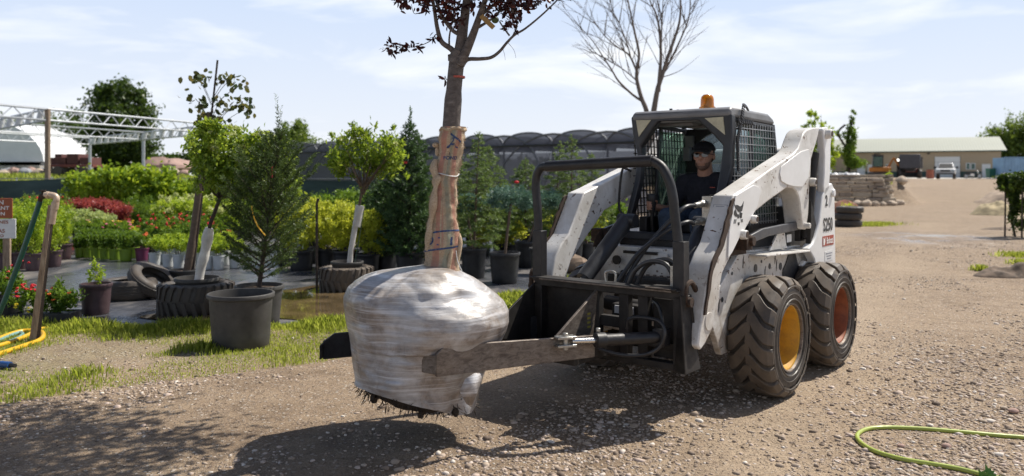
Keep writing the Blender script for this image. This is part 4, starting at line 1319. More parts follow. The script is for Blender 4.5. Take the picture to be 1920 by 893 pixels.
# ------------------------------------------------------------------ the carried tree
def build_plum():
    Y0 = 4.75
    base = Vector((-.50, Y0, .20))
    root = thing('plum_tree', 'purple-leaved tree with burlap round its trunk and plastic-wrapped root ball held by the loader', 'tree', base)
    def px(x, y, d=0.0):
        Y = Y0 + d
        return Vector(((x - 960) * Y / 1500, Y, 1.53 + (330 - y) * Y / 1500)) - base
    def zz(x, y, d=0.0):
        return px(700 + x / 3.72, y / 3.72, d)
    # --- bark
    m, nt, b = mat('plum_bark')
    v = mapped(nt, (18, 18, 30))
    f = noise(nt, 1.2, 8, 0.7, 0.4, v)
    nt.links.new(ramp(nt, f, [(0.3, (0.05, 0.040, 0.036)), (0.55, (0.13, 0.11, 0.10)), (0.75, (0.24, 0.21, 0.185))]), b.inputs['Base Color'])
    b.inputs['Roughness'].default_value = 0.75
    bump(nt, b, f, 0.7, 0.006)
    MT['bark'] = m
    MT['twig'] = simple('twig_bark', (0.055, 0.045, 0.042), 0.7, 0, 0.3, 30)
    m = MB()
    m.tube(catmull([px(829, 505), px(832, 380), px(845, 250), px(851, 170), px(857, 112), px(862, 98)], 4), [.055] * 4 + [.054] * 4 + [.052] * 4 + [.046] * 4 + [.047] * 4 + [.050], 20)
    top = px(862, 98)
    limbs = []
    def limb(pts, r0, r1, n=10):
        P = catmull(pts, 5)
        rr = [r0 + (r1 - r0) * (i / (len(P) - 1)) ** .8 for i in range(len(P))]
        m.tube(P, rr, n); limbs.append(P)
        return P
    limb([zz(590, 440), zz(610, 330), zz(625, 200), zz(645, 60), zz(655, -100), zz(640, -400, .1), zz(660, -900, .1), zz(640, -1500)], .044, .008, 14)
    limb([zz(600, 450, -.02), zz(650, 350, -.04), zz(700, 230, -.06), zz(745, 100, -.08), zz(800, -60, -.15), zz(900, -400, -.3), zz(960, -800, -.4)], .034, .006, 12)
    limb([zz(580, 380), zz(540, 340), zz(475, 290), zz(445, 190), zz(425, 60), zz(400, -80), zz(330, -500, .2), zz(250, -900, .3)], .020, .005)
    limb([zz(600, 240), zz(550, 210), zz(490, 130), zz(450, 40), zz(430, -60), zz(450, -400, -.3), zz(400, -900, -.5)], .014, .004)
    limb([zz(625, 450), zz(660, 415), zz(740, 412), zz(820, 402), zz(880, 360), zz(930, 300), zz(985, 245), zz(1060, 200), zz(1170, 110), zz(1275, 10), zz(1400, -120, .1)], .014, .0035)
    limb([zz(945, 290), zz(990, 220), zz(1003, 160), zz(985, 60), zz(960, -50)], .006, .003, 6)
    limb([zz(950, 250), zz(905, 190), zz(880, 150)], .006, .004, 6)
    limb([zz(735, 190), zz(800, 150), zz(870, 95), zz(960, -30, .1)], .010, .004, 8)
    limb([zz(745, 110), zz(830, 40), zz(890, -20), zz(1050, -250, -.1)], .012, .004, 8)
    limb([zz(470, 290), zz(440, 240), zz(400, 285), zz(320, 320), zz(230, 330), zz(90, 320)], .004, .0015, 6)
    limb([zz(530, 330), zz(530, 260), zz(545, 170), zz(560, 60), zz(500, -60)], .007, .003, 6)
    limb([zz(400, 80), zz(340, 85), zz(285, 95), zz(265, 30)], .003, .0015, 5)
    limb([zz(530, 550), zz(510, 555), zz(500, 530)], .003, .002, 5)
    limb([zz(940, 300), zz(980, 350), zz(995, 405)], .002, .001, 4)
    limb([zz(900, 330), zz(915, 380), zz(920, 420)], .002, .001, 4)
    m.tube([zz(540, 380), zz(545, 415), zz(560, 430)], [.018, .022, .012], 8)
    # upper limbs continue outside the top of the picture
    for k in range(34):
        st = rng.choice(3); P = limbs[st]; p0 = Vector(P[int(rng.uniform(.78, .98) * (len(P) - 1))])
        an = rng.uniform(0, 2 * math.pi); L = rng.uniform(.6, 1.5)
        e = p0 + Vector((math.cos(an) * L, math.sin(an) * L, rng.uniform(.2, .9) * L))
        limb([p0, p0.lerp(e, .5) + Vector((0, 0, -.05)), e], .009, .003, 6)
    m.build('trunk', MT['bark'], root, smooth=60)
    # --- leaves
    pl = leaf_mat('purple_leaves', (.014, .006, .010), (.035, .010, .014), (.11, .022, .016), .30, .35)
    Pts = []
    def cluster(c, n, s):
        Pts.append(np.array(c)[None] + rng.normal(size=(n, 3)) * s)
    for x0, y0, x1, y1, n in ((75, 330, 160, 370, 26), (90, 310, 190, 300, 14), (190, 310, 260, 340, 22), (290, 310, 330, 370, 14), (395, 250, 440, 270, 12), (490, 555, 520, 530, 4)):
        for _ in range(n):
            t = random.random(); Pts.append(np.array([zz(x0 + (x1 - x0) * t + random.gauss(0, 9), y0 + (y1 - y0) * t + random.gauss(0, 9), random.gauss(0, .03))]))
    for (x, y, s, n) in ((200, 10, 30, 50), (350, -10, 35, 50), (370, 30, 10, 6), (520, 60, 40, 80), (540, 120, 26, 50), (590, 150, 18, 26), (480, 10, 50, 70), (800, 100, 14, 14), (900, 20, 40, 70), (960, 60, 36, 70), (950, 160, 26, 44),
                         (990, 110, 20, 20), (1010, 10, 40, 50), (1070, 20, 26, 30), (1130, 5, 22, 24), (700, 30, 30, 30), (560, -20, 60, 90), (760, -40, 60, 80), (1220, -15, 20, 18), (1320, -10, 16, 10), (880, -70, 80, 120), (300, -70, 60, 90), (1050, -80, 80, 110), (1300, -120, 70, 60)):
        for _ in range(n):
            Pts.append(np.array([zz(x + random.gauss(0, s), y + random.gauss(0, s), random.gauss(0, .14))]))
    P = np.concatenate(Pts)
    n = len(P)
    D = unit(rng.normal(size=(n, 3)) + np.array([0, 0, -.5]))
    A = leaf_polys(P, .042, .020, D, 0, LEAF6)
    v = rng.uniform(0, 1, n) ** 1.6
    blobs = [(.1, 0, 3.75, 1.5, 1.5, 1.1), (-.5, .8, 3.6, 1.1, 1.3, .9), (.7, -.3, 3.5, 1.1, 1.1, .9), (0, 1.3, 3.4, 1.2, .9, .8)]
    Q, j, nk = clump_points(blobs, 17000, 34, .26, .8)
    Q = Q[(Q[:, 2] + base.z - 1.53) / (Q[:, 1] + base.y) > .235]
    B = leaf_polys(Q, .080, .046, None, -.3, LEAF6)
    quads_obj('crown', np.concatenate([A, B]), 6, pl, root, np.concatenate([v, rng.uniform(0, 1, len(Q)) ** 1.6]))
    # tag, tape, small green fruit
    m = MB(); a = zz(750, 110, -.12); bb = zz(840, 195, -.13)
    d = (bb - a).normalized(); w = Vector((d.z, 0, -d.x)) * .014
    m.add([a - w, a + w, bb + w, bb - w, a - w + Vector((0, .002, 0)), a + w + Vector((0, .002, 0)), bb + w + Vector((0, .002, 0)), bb - w + Vector((0, .002, 0))], [(0, 1, 2, 3), (7, 6, 5, 4), (0, 4, 5, 1), (1, 5, 6, 2), (2, 6, 7, 3), (3, 7, 4, 0)])
    m.build('paper_tag', simple('tan_tag', (.36, .22, .07), .6), root)
    m = MB(); m.ell(zz(850, 140, -.1), (.022, .022, .020)); m.build('green_fruit', simple('fruit', (.05, .08, .02), .5), root)
    m = MB(); c = zz(583, 540); m.lathe([(.0485, -.006), (.0495, 0), (.0485, .006)], c, 20); m.build('red_tape', simple('red_tape', (.45, .08, .05), .5), root)

    # --- burlap sleeve
    rows = [(238, 826, 871), (246, 825, 870), (262, 823, 868), (285, 824, 865), (310, 819, 862), (328, 817, 857), (342, 813, 853), (355, 812, 856), (375, 808, 857), (400, 807, 855), (425, 803, 857), (440, 801, 861), (455, 801, 862), (470, 799, 861), (490, 798, 860), (515, 797, 860)]
    na = 48
    def S(u, h):          # u around (0 = facing the camera, grows to the right), h = image row
        for i in range(len(rows) - 1):
            if rows[i][0] <= h <= rows[i + 1][0]: break
        t = (h - rows[i][0]) / (rows[i + 1][0] - rows[i][0]); t = max(0, min(1, t))
        x0 = rows[i][1] + (rows[i + 1][1] - rows[i][1]) * t; x1 = rows[i][2] + (rows[i + 1][2] - rows[i][2]) * t
        c = px((x0 + x1) / 2, h); r = (x1 - x0) / 2 * Y0 / 1500
        n_ = Vector((math.sin(u), -math.cos(u), 0))
        q = c + n_ * r
        return q + n_ * (vnoise(q, 8, 3) * .017 + vnoise(q, 24, 4) * .009 + abs(vnoise((q.x, q.y, q.z * .5), 30, 6)) * .008), n_
    vs = []; at_u = []; at_h = []
    hs = np.linspace(238, 515, 90)
    for h in hs:
        for k in range(na):
            u = 2 * math.pi * k / na
            vs.append(S(u, h)[0]); at_u.append(u / (2 * math.pi)); at_h.append((h - 238) / 277)
    fs = [(i * na + k, (i + 1) * na + k, (i + 1) * na + (k + 1) % na, i * na + (k + 1) % na) for i in range(len(hs) - 1) for k in range(na)]
    # rolled rim at the top
    m = MB(); m.add(vs, fs)
    me = bpy.data.meshes.new('burlap_wrap'); me.from_pydata(m.v, [], m.f)
    a1 = me.attributes.new('u', 'FLOAT', 'POINT'); a1.data.foreach_set('value', at_u)
    a2 = me.attributes.new('h', 'FLOAT', 'POINT'); a2.data.foreach_set('value', at_h)
    me.polygons.foreach_set('use_smooth', [True] * len(me.polygons))
    def burlap_mat(stripes):
        mm, nt, b = mat('burlap_striped' if stripes else 'burlap_plain')
        wv = noise(nt, 160, 3, .6)
        big = noise(nt, 12, 5, .6)
        base_c = ramp(nt, wv, [(.3, (.34, .25, .16)), (.6, (.54, .43, .31)), (.8, (.66, .56, .43))])
        if stripes:
            au = N(nt, 'ShaderNodeAttribute', attribute_name='u'); ah = N(nt, 'ShaderNodeAttribute', attribute_name='h')
            # stripes drift slowly around the trunk as they go down
            sh = math_n(nt, 'MULTIPLY', math_n(nt, 'SINE', math_n(nt, 'MULTIPLY', ah.outputs['Fac'], 7.0)), .035)
            uu = math_n(nt, 'FRACT', math_n(nt, 'ADD', math_n(nt, 'ADD', au.outputs['Fac'], .5), sh))
            be = (.46, .36, .25)
            red = (.46, .17, .14); gr = (.17, .25, .21)
            st = ramp(nt, uu, [(0.0, be), (.38, be), (.405, red), (.475, red), (.495, be), (.525, gr), (.565, gr), (.58, be), (.60, red), (.655, red), (.68, be), (.99, be)])
            isb = ramp(nt, uu, [(0.0, 0), (.385, 0), (.405, .8), (.475, .8), (.50, 0), (.525, .7), (.565, .7), (.585, 0), (.60, .75), (.655, .75), (.68, 0), (.99, 0)])
            fade = math_n(nt, 'MULTIPLY', isb, ramp(nt, wv, [(.35, .45), (.6, .95)]))
            col = mix(nt, fade, base_c, st)
        else:
            col = base_c
        nt.links.new(mix(nt, ramp(nt, big, [(.3, .35), (.6, 0.0)]), col, (.20, .14, .09)), b.inputs['Base Color'])
        b.inputs['Roughness'].default_value = .95
        b.inputs['Specular IOR Level'].default_value = .1
        bump(nt, b, wv, .8, .004)
        return mm
    me.materials.append(burlap_mat(True))
    bw = bpy.data.objects.new('burlap_wrap', me); COL.objects.link(bw); bw.parent = root
    plain = burlap_mat(False)
    fb = []; fd = []
    for _ in range(2600):
        q, n_ = S(random.uniform(-2.0, 2.0), random.uniform(240, 512)); fb.append(np.array(q)); fd.append(np.array(n_) * .8 + rng.normal(size=3) * .8)
    quads_obj('burlap_fibre', leaf_polys(np.array(fb), .013, .0022, np.array(fd), 0), 4, plain, bw)
    m = MB()   # rolled top rim, loose flap on the left, knotted ear, folds at the foot
    ring = [S(2 * math.pi * k / 24, 243)[0] + Vector((0, 0, .006 * math.sin(k))) for k in range(25)]
    m.tube(ring, .010, 8)
    m.tube(catmull([px(822, 330, -.06), px(817, 350, -.08), px(812, 390, -.08), px(806, 430, -.07), px(802, 470, -.06)], 6), [.018 + .006 * math.sin(i * .7) for i in range(25)], 10)
    m.tube(catmull([px(817, 300, -.03), px(813, 315, -.05), px(817, 330, -.06), px(822, 345, -.06)], 5), [.012, .015, .018, .02, .022, .024, .024, .022, .02, .02, .02, .018, .018, .017, .016, .015], 9)
    m.ell(px(817, 272, .0), (.022, .022, .016)); m.ell(px(820, 284, .0), (.014, .014, .03))
    m.tube(catmull([px(858, 440, -.02), px(862, 455, -.03), px(858, 480, -.04), px(850, 512, -.05)], 5), .017, 8)
    m.tube(catmull([px(846, 470, -.08), px(843, 490, -.09), px(838, 515, -.09)], 5), .012, 8)
    m.build('burlap_fold', plain, bw, smooth=60)
    m = MB()
    m.tube([S(2 * math.pi * k / 28, 328 + 3 * math.sin(k * .45))[0] * 1.0 + S(2 * math.pi * k / 28, 328)[1] * .004 for k in range(29)], .0035, 6)
    m.tube(catmull([px(855, 470, -.07), px(858, 490, -.09), px(866, 508, -.10)], 4), .0022, 5)
    m.build_each('twine', MT['paper'], bw)
    # printed lettering and bands on the sack
    blue = simple('blue_print', (.045, .075, .17), .9, 0, .5, 90)
    def on_sack(name, V, F, cu, ch, sx):
        m = MB(); out = []
        for x, y in V:
            q, n_ = S(cu + x * sx, ch - y); out.append(q + n_ * .0025)
        m.add(out, F); m.build(name, blue, bw, smooth=0)
    def grid_band(u0, u1, hf, th, n=26):
        V = []; F = []
        for i in range(n + 1):
            u = u0 + (u1 - u0) * i / n
            V += [(u, -(hf(u) - th / 2)), (u, -(hf(u) + th / 2))]
        for i in range(n): F.append((2 * i, 2 * i + 1, 2 * i + 3, 2 * i + 2))
        return V, F
    V, F = grid_band(-1.4, 1.3, lambda u: 436 - 4 * math.cos(u * 1.0) - 3 * u, 3.2); on_sack('printed_band', V, F, 0, 0, 1)
    V, F = grid_band(-1.4, 1.3, lambda u: 466 - 2 * math.cos(u) - 4 * u, 3.2); on_sack('printed_band', V, F, 0, 0, 1)
    V, F = text_polys('01 1', 21, 0.1, .3); on_sack('printed_number', V, F, -.12, 451, .048)
    V, F = text_polys('A', 26, 0, .8); on_sack('printed_letter', V, F, .25, 270, .055)
    V, F = text_polys('FOND', 9, 0, .2); on_sack('printed_word', V, F, .2, 297, .055)
    V, F = grid_band(.0, .9, lambda u: 252 + 18 * u, 4); on_sack('printed_band', V, F, 0, 0, 1)

    # --- root ball in stretch film
    br = [(498, 800, 838), (503, 745, 852), (508, 709, 864), (515, 688, 876), (522, 673, 888), (536, 653, 907), (553, 645, 929), (566, 645, 944), (581, 648, 954), (602, 652, 955), (619, 656, 950), (637, 659, 940), (664, 662, 924), (692, 664, 908), (710, 666, 901), (728, 668, 893)]
    m = MB(); nb = 96
    vs = []
    hh = np.linspace(498, 728, 70)
    for h in hh:
        x0 = np.interp(h, [r[0] for r in br], [r[1] for r in br]); x1 = np.interp(h, [r[0] for r in br], [r[2] for r in br])
        c = px((x0 + x1) / 2, h); rx = (x1 - x0) / 2 * Y0 / 1500
        ry = rx * (.96 if h < 640 else .90)
        for k in range(nb):
            u = 2 * math.pi * k / nb
            # rounded, slightly flat-sided outline
            cx, cy = math.sin(u), -math.cos(u)
            q = c + Vector((cx * rx, cy * ry, 0))
            nn = Vector((cx, cy, .4)).normalized()
            dn = vnoise(q, 3.0, 1) * .060 + vnoise(q, 5.5, 2) * .038 + abs(vnoise(q, 9, 5)) * .022 + vnoise((q.x, q.y, q.z * 4), 9, 6) * .008
            dn += .010 * max(0, vnoise((q.x * .8, q.y * .8, q.z * 2 + .5 * q.x), 14, 9)) + .012 * abs(vnoise((q.x + q.z * .7, q.y, q.z * .3), 8, 11))
            # sagging folds below the clamp
            if h > 640: dn += .012 * math.sin(u * 9 + h * .05) * (h - 640) / 90
            edge = min(1, rx / .2)
            q = q + nn * dn * edge * (1 - .85 * abs(cx) ** 6)
            if h > 670: q.z -= (.055 * math.sin(u) + .004 * math.sin(u * 5) + .01 * math.sin(u * 2 + .6)) * (h - 670) / 58
            if h > 700: q.z -= .06 * max(0, math.cos(u - 1.05)) ** 6 * (h - 700) / 28
            vs.append(q)
    fs = [(i * nb + k, (i + 1) * nb + k, (i + 1) * nb + (k + 1) % nb, i * nb + (k + 1) % nb) for i in range(len(hh) - 1) for k in range(nb)]
    tc_ = px(830, 496); vs.append(tc_)
    fs += [(k, (k + 1) % nb, len(vs) - 1) for k in range(nb)]
    m.add(vs, fs)
    mm, nt, b = mat('stretch_film_over_soil')
    v1 = mapped(nt, (1.2, 1.2, 5), (R(10), R(-10), 0)); v2 = mapped(nt, (1.2, 1.2, 20), (R(-8), R(16), 0))
    f1 = noise(nt, 2.2, 7, .65, .6, v1); f2 = noise(nt, 2.2, 7, .7, .4, v2); f3 = noise(nt, 4.2, 6, .65, .5); f5 = noise(nt, 13, 5, .7, .8)
    film = ramp(nt, f2, [(.3, (.34, .33, .325)), (.52, (.49, .485, .49)), (.75, (.70, .705, .73))])
    soil = ramp(nt, f5, [(.3, (.08, .055, .04)), (.6, (.27, .21, .16)), (.8, (.42, .35, .28))])
    k1 = ramp(nt, math_n(nt, 'ADD', math_n(nt, 'MULTIPLY', f1, .40), math_n(nt, 'MULTIPLY', f3, .66)), [(.45, .10), (.63, .86)])
    v3 = mapped(nt, (1.0, 1.0, 46), (R(-3), R(7), 0)); v4 = mapped(nt, (1.0, 1.0, 38), (R(12), R(-24), 0))
    ln1 = ramp(nt, noise(nt, 1.8, 5, .6, .3, v3), [(.58, 0.0), (.64, .42)]); ln2 = ramp(nt, noise(nt, 1.6, 5, .6, .3, v4), [(.60, 0.0), (.66, .6)])
    base_f = mix(nt, k1, film, soil)
    base_f = mix(nt, math_n(nt, 'MAXIMUM', ln1, ln2), base_f, (.70, .70, .72))
    nt.links.new(base_f, b.inputs['Base Color'])
    nt.links.new(ramp(nt, f1, [(.3, .26), (.7, .52)]), b.inputs['Roughness'])
    b.inputs['Specular IOR Level'].default_value = .55
    b.inputs['Coat Weight'].default_value = .18; b.inputs['Coat Roughness'].default_value = .18
    hsum = math_n(nt, 'ADD', math_n(nt, 'MULTIPLY', f2, .7), math_n(nt, 'ADD', f1, math_n(nt, 'MULTIPLY', f5, .5)))
    bump(nt, b, hsum, .42, .012)
    o = m.build('root_ball', mm, root, smooth=80)
    # loose film tail
    m = MB()
    m.add([px(905, 700, -.30), px(903, 715, -.34), px(893, 742, -.36), px(884, 764, -.36), px(874, 757, -.36), px(862, 735, -.38), px(872, 712, -.40), px(890, 700, -.38)], [(0, 1, 2, 7), (2, 3, 4, 5), (2, 5, 6, 7)])
    ft = m.build('film_tail', mm, o, smooth=80)
    sd = ft.modifiers.new('s', 'SOLIDIFY'); sd.thickness = .004
    # soil and roots under the film
    m = MB(); vs = []; hs2 = [716, 724, 732, 738, 746, 752]
    for i, h in enumerate(hs2):
        x0, x1 = [668, 669, 671, 676, 690, 720][i], [902, 898, 894, 886, 868, 840][i]
        c = px((x0 + x1) / 2, h, -.02); rx = (x1 - x0) / 2 * Y0 / 1500 * .985
        for k in range(64):
            u = 2 * math.pi * k / 64
            q = c + Vector((math.sin(u) * rx * .92, -math.cos(u) * rx * .82, 0))
            q += Vector((math.sin(u), -math.cos(u), 0)) * vnoise(q, 14, 2) * .03; q.z += vnoise(q, 20, 8) * .03 - .050 * math.sin(u)
            vs.append(q)
    fs = [(i * 64 + k, (i + 1) * 64 + k, (i + 1) * 64 + (k + 1) % 64, i * 64 + (k + 1) % 64) for i in range(5) for k in range(64)]
    fs.append(tuple(5 * 64 + k for k in range(64)))
    m.add(vs, fs)
    MT['soil'] = simple('dark_soil', (.045, .032, .022), .95, 0, .7, 18, .8)
    sl = m.build('soil', MT['soil'], root, smooth=50)
    # ragged root fibres hanging from the ball
    n = 900
    u = rng.uniform(0, 2 * math.pi, n); cc = np.array(px(783, 735, -.02)); R_ = 108 * Y0 / 1500 * rng.uniform(.75, 1.0, n)
    P = np.stack([cc[0] + np.sin(u) * R_, cc[1] - np.cos(u) * R_ * .9, cc[2] + rng.uniform(-.03, .05, n) - .05 * np.sin(u)], 1)
    D = np.stack([np.sin(u) * .5, -np.cos(u) * .5, -np.ones(n)], 1) + rng.normal(size=(n, 3)) * .6
    quads_obj('root_fibres', leaf_polys(P, .055, .006, D, 0), 4, MT['soil'], sl)
    m = MB()
    for (x, y) in ((795, 765), (851, 770), (700, 742)):
        m.gi = x
        for _ in range(7):
            p = px(x + random.gauss(0, 3), y + random.gauss(0, 4), -.22 + random.gauss(0, .01))
            m.ell(p + Vector((0, 0, random.uniform(-.03, .03))), (random.uniform(.008, .02), .012, random.uniform(.01, .03)), n=7, m=5)
    m.build_each('soil_clod', MT['soil'], sl, smooth=20)
    return root
plum = build_plum()

# ------------------------------------------------------------------ the operator
def remeshed(name, mb, voxel, material, parent, smooth_iter=4):
    me = bpy.data.meshes.new('tmp'); me.from_pydata(mb.v, [], mb.f)
    bm = bmesh.new(); bm.from_mesh(me); bmesh.ops.recalc_face_normals(bm, faces=bm.faces); bm.to_mesh(me); bm.free()
    o = bpy.data.objects.new('tmp', me); COL.objects.link(o)
    r = o.modifiers.new('r', 'REMESH'); r.mode = 'VOXEL'; r.voxel_size = voxel; r.use_smooth_shade = True
    s = o.modifiers.new('s', 'SMOOTH'); s.iterations = smooth_iter; s.factor = .5
    dg = bpy.context.evaluated_depsgraph_get(); dg.update()
    out = bpy.data.meshes.new_from_object(o.evaluated_get(dg))
    bpy.data.objects.remove(o)
    out.name = name; out.materials.clear(); out.materials.append(material)
    out.polygons.foreach_set('use_smooth', [True] * len(out.polygons))
    q = bpy.data.objects.new(name, out); COL.objects.link(q); q.parent = parent
    return q

def cap(m, p, q, r0, r1, n=14):
    p, q = Vector(p), Vector(q)
    k = 5
    d = q - p
    m.tube([p + d * (i / k) for i in range(k + 1)], [r0 + (r1 - r0) * i / k for i in range(k + 1)], n)
    m.ell(p, (r0, r0, r0), n=n, m=8); m.ell(q, (r1, r1, r1), n=n, m=8)

def build_person():
    base = Vector((.42, -.06, 1.18))
    w = Matrix.Rotation(LROT, 3, 'Z') @ base + Vector(LX)
    root = thing('person', 'man in black cap, dark t-shirt, sunglasses and jeans seated in the cab holding a lever', 'person', w, LROT)
    B = lambda a, y, z: Vector((a, y, z)) - base
    skin = simple('skin', (.36, .19, .13), .55, 0, .10, 14)
    yaw = R(-10)
    hc = B(.355, -.075, 1.690)
    Fv = Vector((-math.cos(yaw), math.sin(yaw), 0)); Lv = Vector((-math.sin(yaw), -math.cos(yaw), 0)); Uv = Vector((0, 0, 1))   # face, his left, up
    M3 = Matrix((Fv, Lv, Uv)).transposed()
    H = lambda f, l, u: hc + Fv * f + Lv * l + Uv * u
    m = MB()
    m.ell(hc + Uv * .018 - Fv * .008, (.098, .076, .100), M3, 24, 16)      # skull
    m.ell(H(.030, 0, -.045), (.062, .058, .072), M3, 20, 12)               # jaw
    m.ell(H(.066, 0, -.094), (.026, .030, .022), M3)                       # chin
    m.ell(H(.080, 0, .018), (.016, .050, .013), M3)                        # brow
    m.ell(H(.098, 0, -.018), (.016, .014, .022), M3)                       # nose tip
    cap(m, H(.088, 0, .010), H(.102, 0, -.018), .009, .012)
    for s in (-1, 1):
        m.ell(H(.062, .036 * s, -.022), (.024, .020, .020), M3)            # cheeks
        m.ell(H(-.012, .078 * s, -.008), (.020, .008, .030), M3)           # ears
        m.ell(H(.098, .011 * s, -.026), (.009, .008, .007), M3)            # nostrils
    m.ell(H(.086, 0, -.058), (.012, .024, .0065), M3); m.ell(H(.084, 0, -.070), (.012, .021, .0075), M3)   # lips
    cap(m, B(.372, -.075, 1.62), B(.395, -.07, 1.49), .056, .064)          # neck
    # torso and pelvis
    m.ell(B(.40, -.07, 1.40), (.115, .165, .14)); m.ell(B(.42, -.065, 1.28), (.110, .145, .13)); m.ell(B(.44, -.06, 1.18), (.125, .160, .09))
    sh = {1: B(.395, .110, 1.472), -1: B(.395, -.255, 1.472)}
    el = {1: B(.325, .205, 1.245), -1: B(.34, -.345, 1.235)}
    ha = {1: B(.100, .215, 1.288), -1: B(.115, -.300, 1.285)}
    for s in (1, -1):
        cap(m, B(.395, -.07 + .06 * s, 1.500), sh[s], .052, .058)
        cap(m, sh[s], el[s], .055, .042); cap(m, el[s], ha[s], .042, .027)
        # hand: palm round the grip, four fingers and a thumb
        gy = .21 if s == 1 else -.295
        g = B(.04, gy, 1.30)
        m.ell(ha[s] + Vector((-.022, 0, .006)), (.040, .020, .036))
        for k in range(4):
            zk = .030 - .019 * k
            rr = .0088 - (.001 if k == 3 else 0)
            o_ = s
            c0 = g + Vector((.040, .026 * o_, zk)); c1 = g + Vector((.006, .036 * o_, zk)); c2 = g + Vector((-.026, .028 * o_, zk - .002)); c3 = g + Vector((-.036 + .004 * (k == 3), .004 * o_, zk - .004)); c4 = g + Vector((-.028, -.012 * o_, zk - .004))
            cap(m, c0, c1, rr, rr, 8); cap(m, c1, c2, rr, rr * .95, 8); cap(m, c2, c3, rr * .95, rr * .85, 8); cap(m, c3, c4, rr * .85, rr * .75, 8)
        t0 = g + Vector((.046, -.004 * s, .012)); t1 = g + Vector((.022, -.030 * s, .030)); t2 = g + Vector((-.006, -.034 * s, .036))
        cap(m, t0, t1, .012, .010, 8); cap(m, t1, t2, .010, .008, 8)
        # legs
        cap(m, B(.42, -.06 + .09 * s, 1.20), B(.02, -.06 + .13 * s, 1.215), .082, .060)
        cap(m, B(.02, -.06 + .13 * s, 1.215), B(.02, -.06 + .13 * s, .93), .058, .040)
        cap(m, B(.04, -.06 + .13 * s, .905), B(-.02, -.06 + .13 * s, .89), .036, .030)
    body = remeshed('body', m, .0055, skin, root, 3)
    # t-shirt
    m = MB()
    m.ell(B(.398, -.07, 1.40), (.128, .180, .148), n=24, m=14); m.ell(B(.42, -.065, 1.28), (.124, .162, .14), n=24, m=14); m.ell(B(.44, -.06, 1.20), (.135, .17, .08))
    for s in (1, -1):
        cap(m, B(.398, -.07 + .060 * s, 1.498), sh[s] + Vector((0, .004 * s, 0)), .060, .070)
        e2 = sh[s].lerp(el[s], .72)
        cap(m, sh[s], e2, .072, .060)
    for k in range(6):
        m.tube(catmull([B(.30 + .01 * k, -.18 + .04 * k, 1.40 - .03 * k), B(.285, -.07 + .02 * k, 1.33 - .02 * k), B(.31, .04 + .01 * k, 1.38 - .03 * k)], 5), .008, 6)
    remeshed('t_shirt', m, .008, simple('dark_navy_cotton', (.022, .023, .031), .9, 0, .25, 30, .3, .2), root, 5)
    m = MB()
    for s in (1, -1):
        cap(m, B(.42, -.06 + .09 * s, 1.20), B(.02, -.06 + .13 * s, 1.217), .092, .072)
        cap(m, B(.02, -.06 + .13 * s, 1.217), B(.03, -.06 + .13 * s, .93), .068, .055)
    m.ell(B(.44, -.06, 1.19), (.14, .175, .085))
    remeshed('jeans', m, .009, simple('blue_denim', (.045, .065, .10), .9, 0, .35, 40, .4, .2), root, 4)
    m = MB()
    for s in (1, -1):
        cap(m, B(.05, -.06 + .13 * s, .90), B(-.05, -.06 + .13 * s, .89), .045, .040)
    remeshed('boots', m, .008, MT['black'], root)
    # beard shadow and hair
    m = MB()
    m.ell(H(.034, 0, -.052), (.0605, .0595, .066), M3, 24, 14)
    m.ell(H(.066, 0, -.094), (.0275, .032, .024), M3)
    o = remeshed('beard', m, .005, simple('short_beard', (.14, .082, .060), .85, 0, .4, 90), body, 2)
    # trim the beard: keep only the lower jaw
    bm = bmesh.new(); bm.from_mesh(o.data)
    kill = []
    for v in bm.verts:
        r_ = v.co - hc; f, u = r_.dot(Fv), r_.dot(Uv)
        if u > -.040 - .35 * max(0, f - .03) or (f > .07 and abs(r_.dot(Lv)) < .028 and u > -.078): kill.append(v)
    bmesh.ops.delete(bm, geom=kill, context='VERTS'); bm.to_mesh(o.data); bm.free()
    m = MB(); m.ell(H(-.020, 0, .010), (.088, .081, .085), M3, 20, 12)
    hr = m.build('hair', simple('dark_hair', (.02, .014, .011), .7), body, smooth=80)
    # cap with a curved brim
    m = MB()
    vs = []; fs = []
    for i in range(9):
        t = (math.pi / 2) * i / 8
        for k in range(28):
            a = 2 * math.pi * k / 28
            vs.append(H(.108 * math.cos(t) * math.cos(a) - .008, .088 * math.cos(t) * math.sin(a), .038 + .078 * math.sin(t) ** .9))
    for i in range(8):
        for k in range(28): fs.append((i * 28 + k, i * 28 + (k + 1) % 28, (i + 1) * 28 + (k + 1) % 28, (i + 1) * 28 + k))
    m.add(vs, fs)
    cp = m.build('cap', simple('black_cap_cotton', (.010, .010, .012), .85, 0, .2, 40, .2, .2), root, smooth=80)
    s_ = cp.modifiers.new('s', 'SOLIDIFY'); s_.thickness = .004
    m = MB(); vs = []; fs = []
    for i in range(8):
        f = i / 7
        for k in range(13):
            a = (k / 12 - .5) * 2
            ang = a * 1.12
            x0, y0 = .100 * math.cos(ang) - .006, .086 * math.sin(ang)
            x1 = .175 - .055 * a * a; y1 = .070 * a
            vs.append(H(x0 + (x1 - x0) * f, y0 + (y1 - y0) * f, .044 - .014 * f - .024 * a * a * f))
    for i in range(7):
        for k in range(12): fs.append((i * 13 + k, i * 13 + k + 1, (i + 1) * 13 + k + 1, (i + 1) * 13 + k))
    m.add(vs, fs)
    br_ = m.build('brim', MT['ink'], cp, smooth=80); s_ = br_.modifiers.new('s', 'SOLIDIFY'); s_.thickness = .005
    # sunglasses
    m = MB()
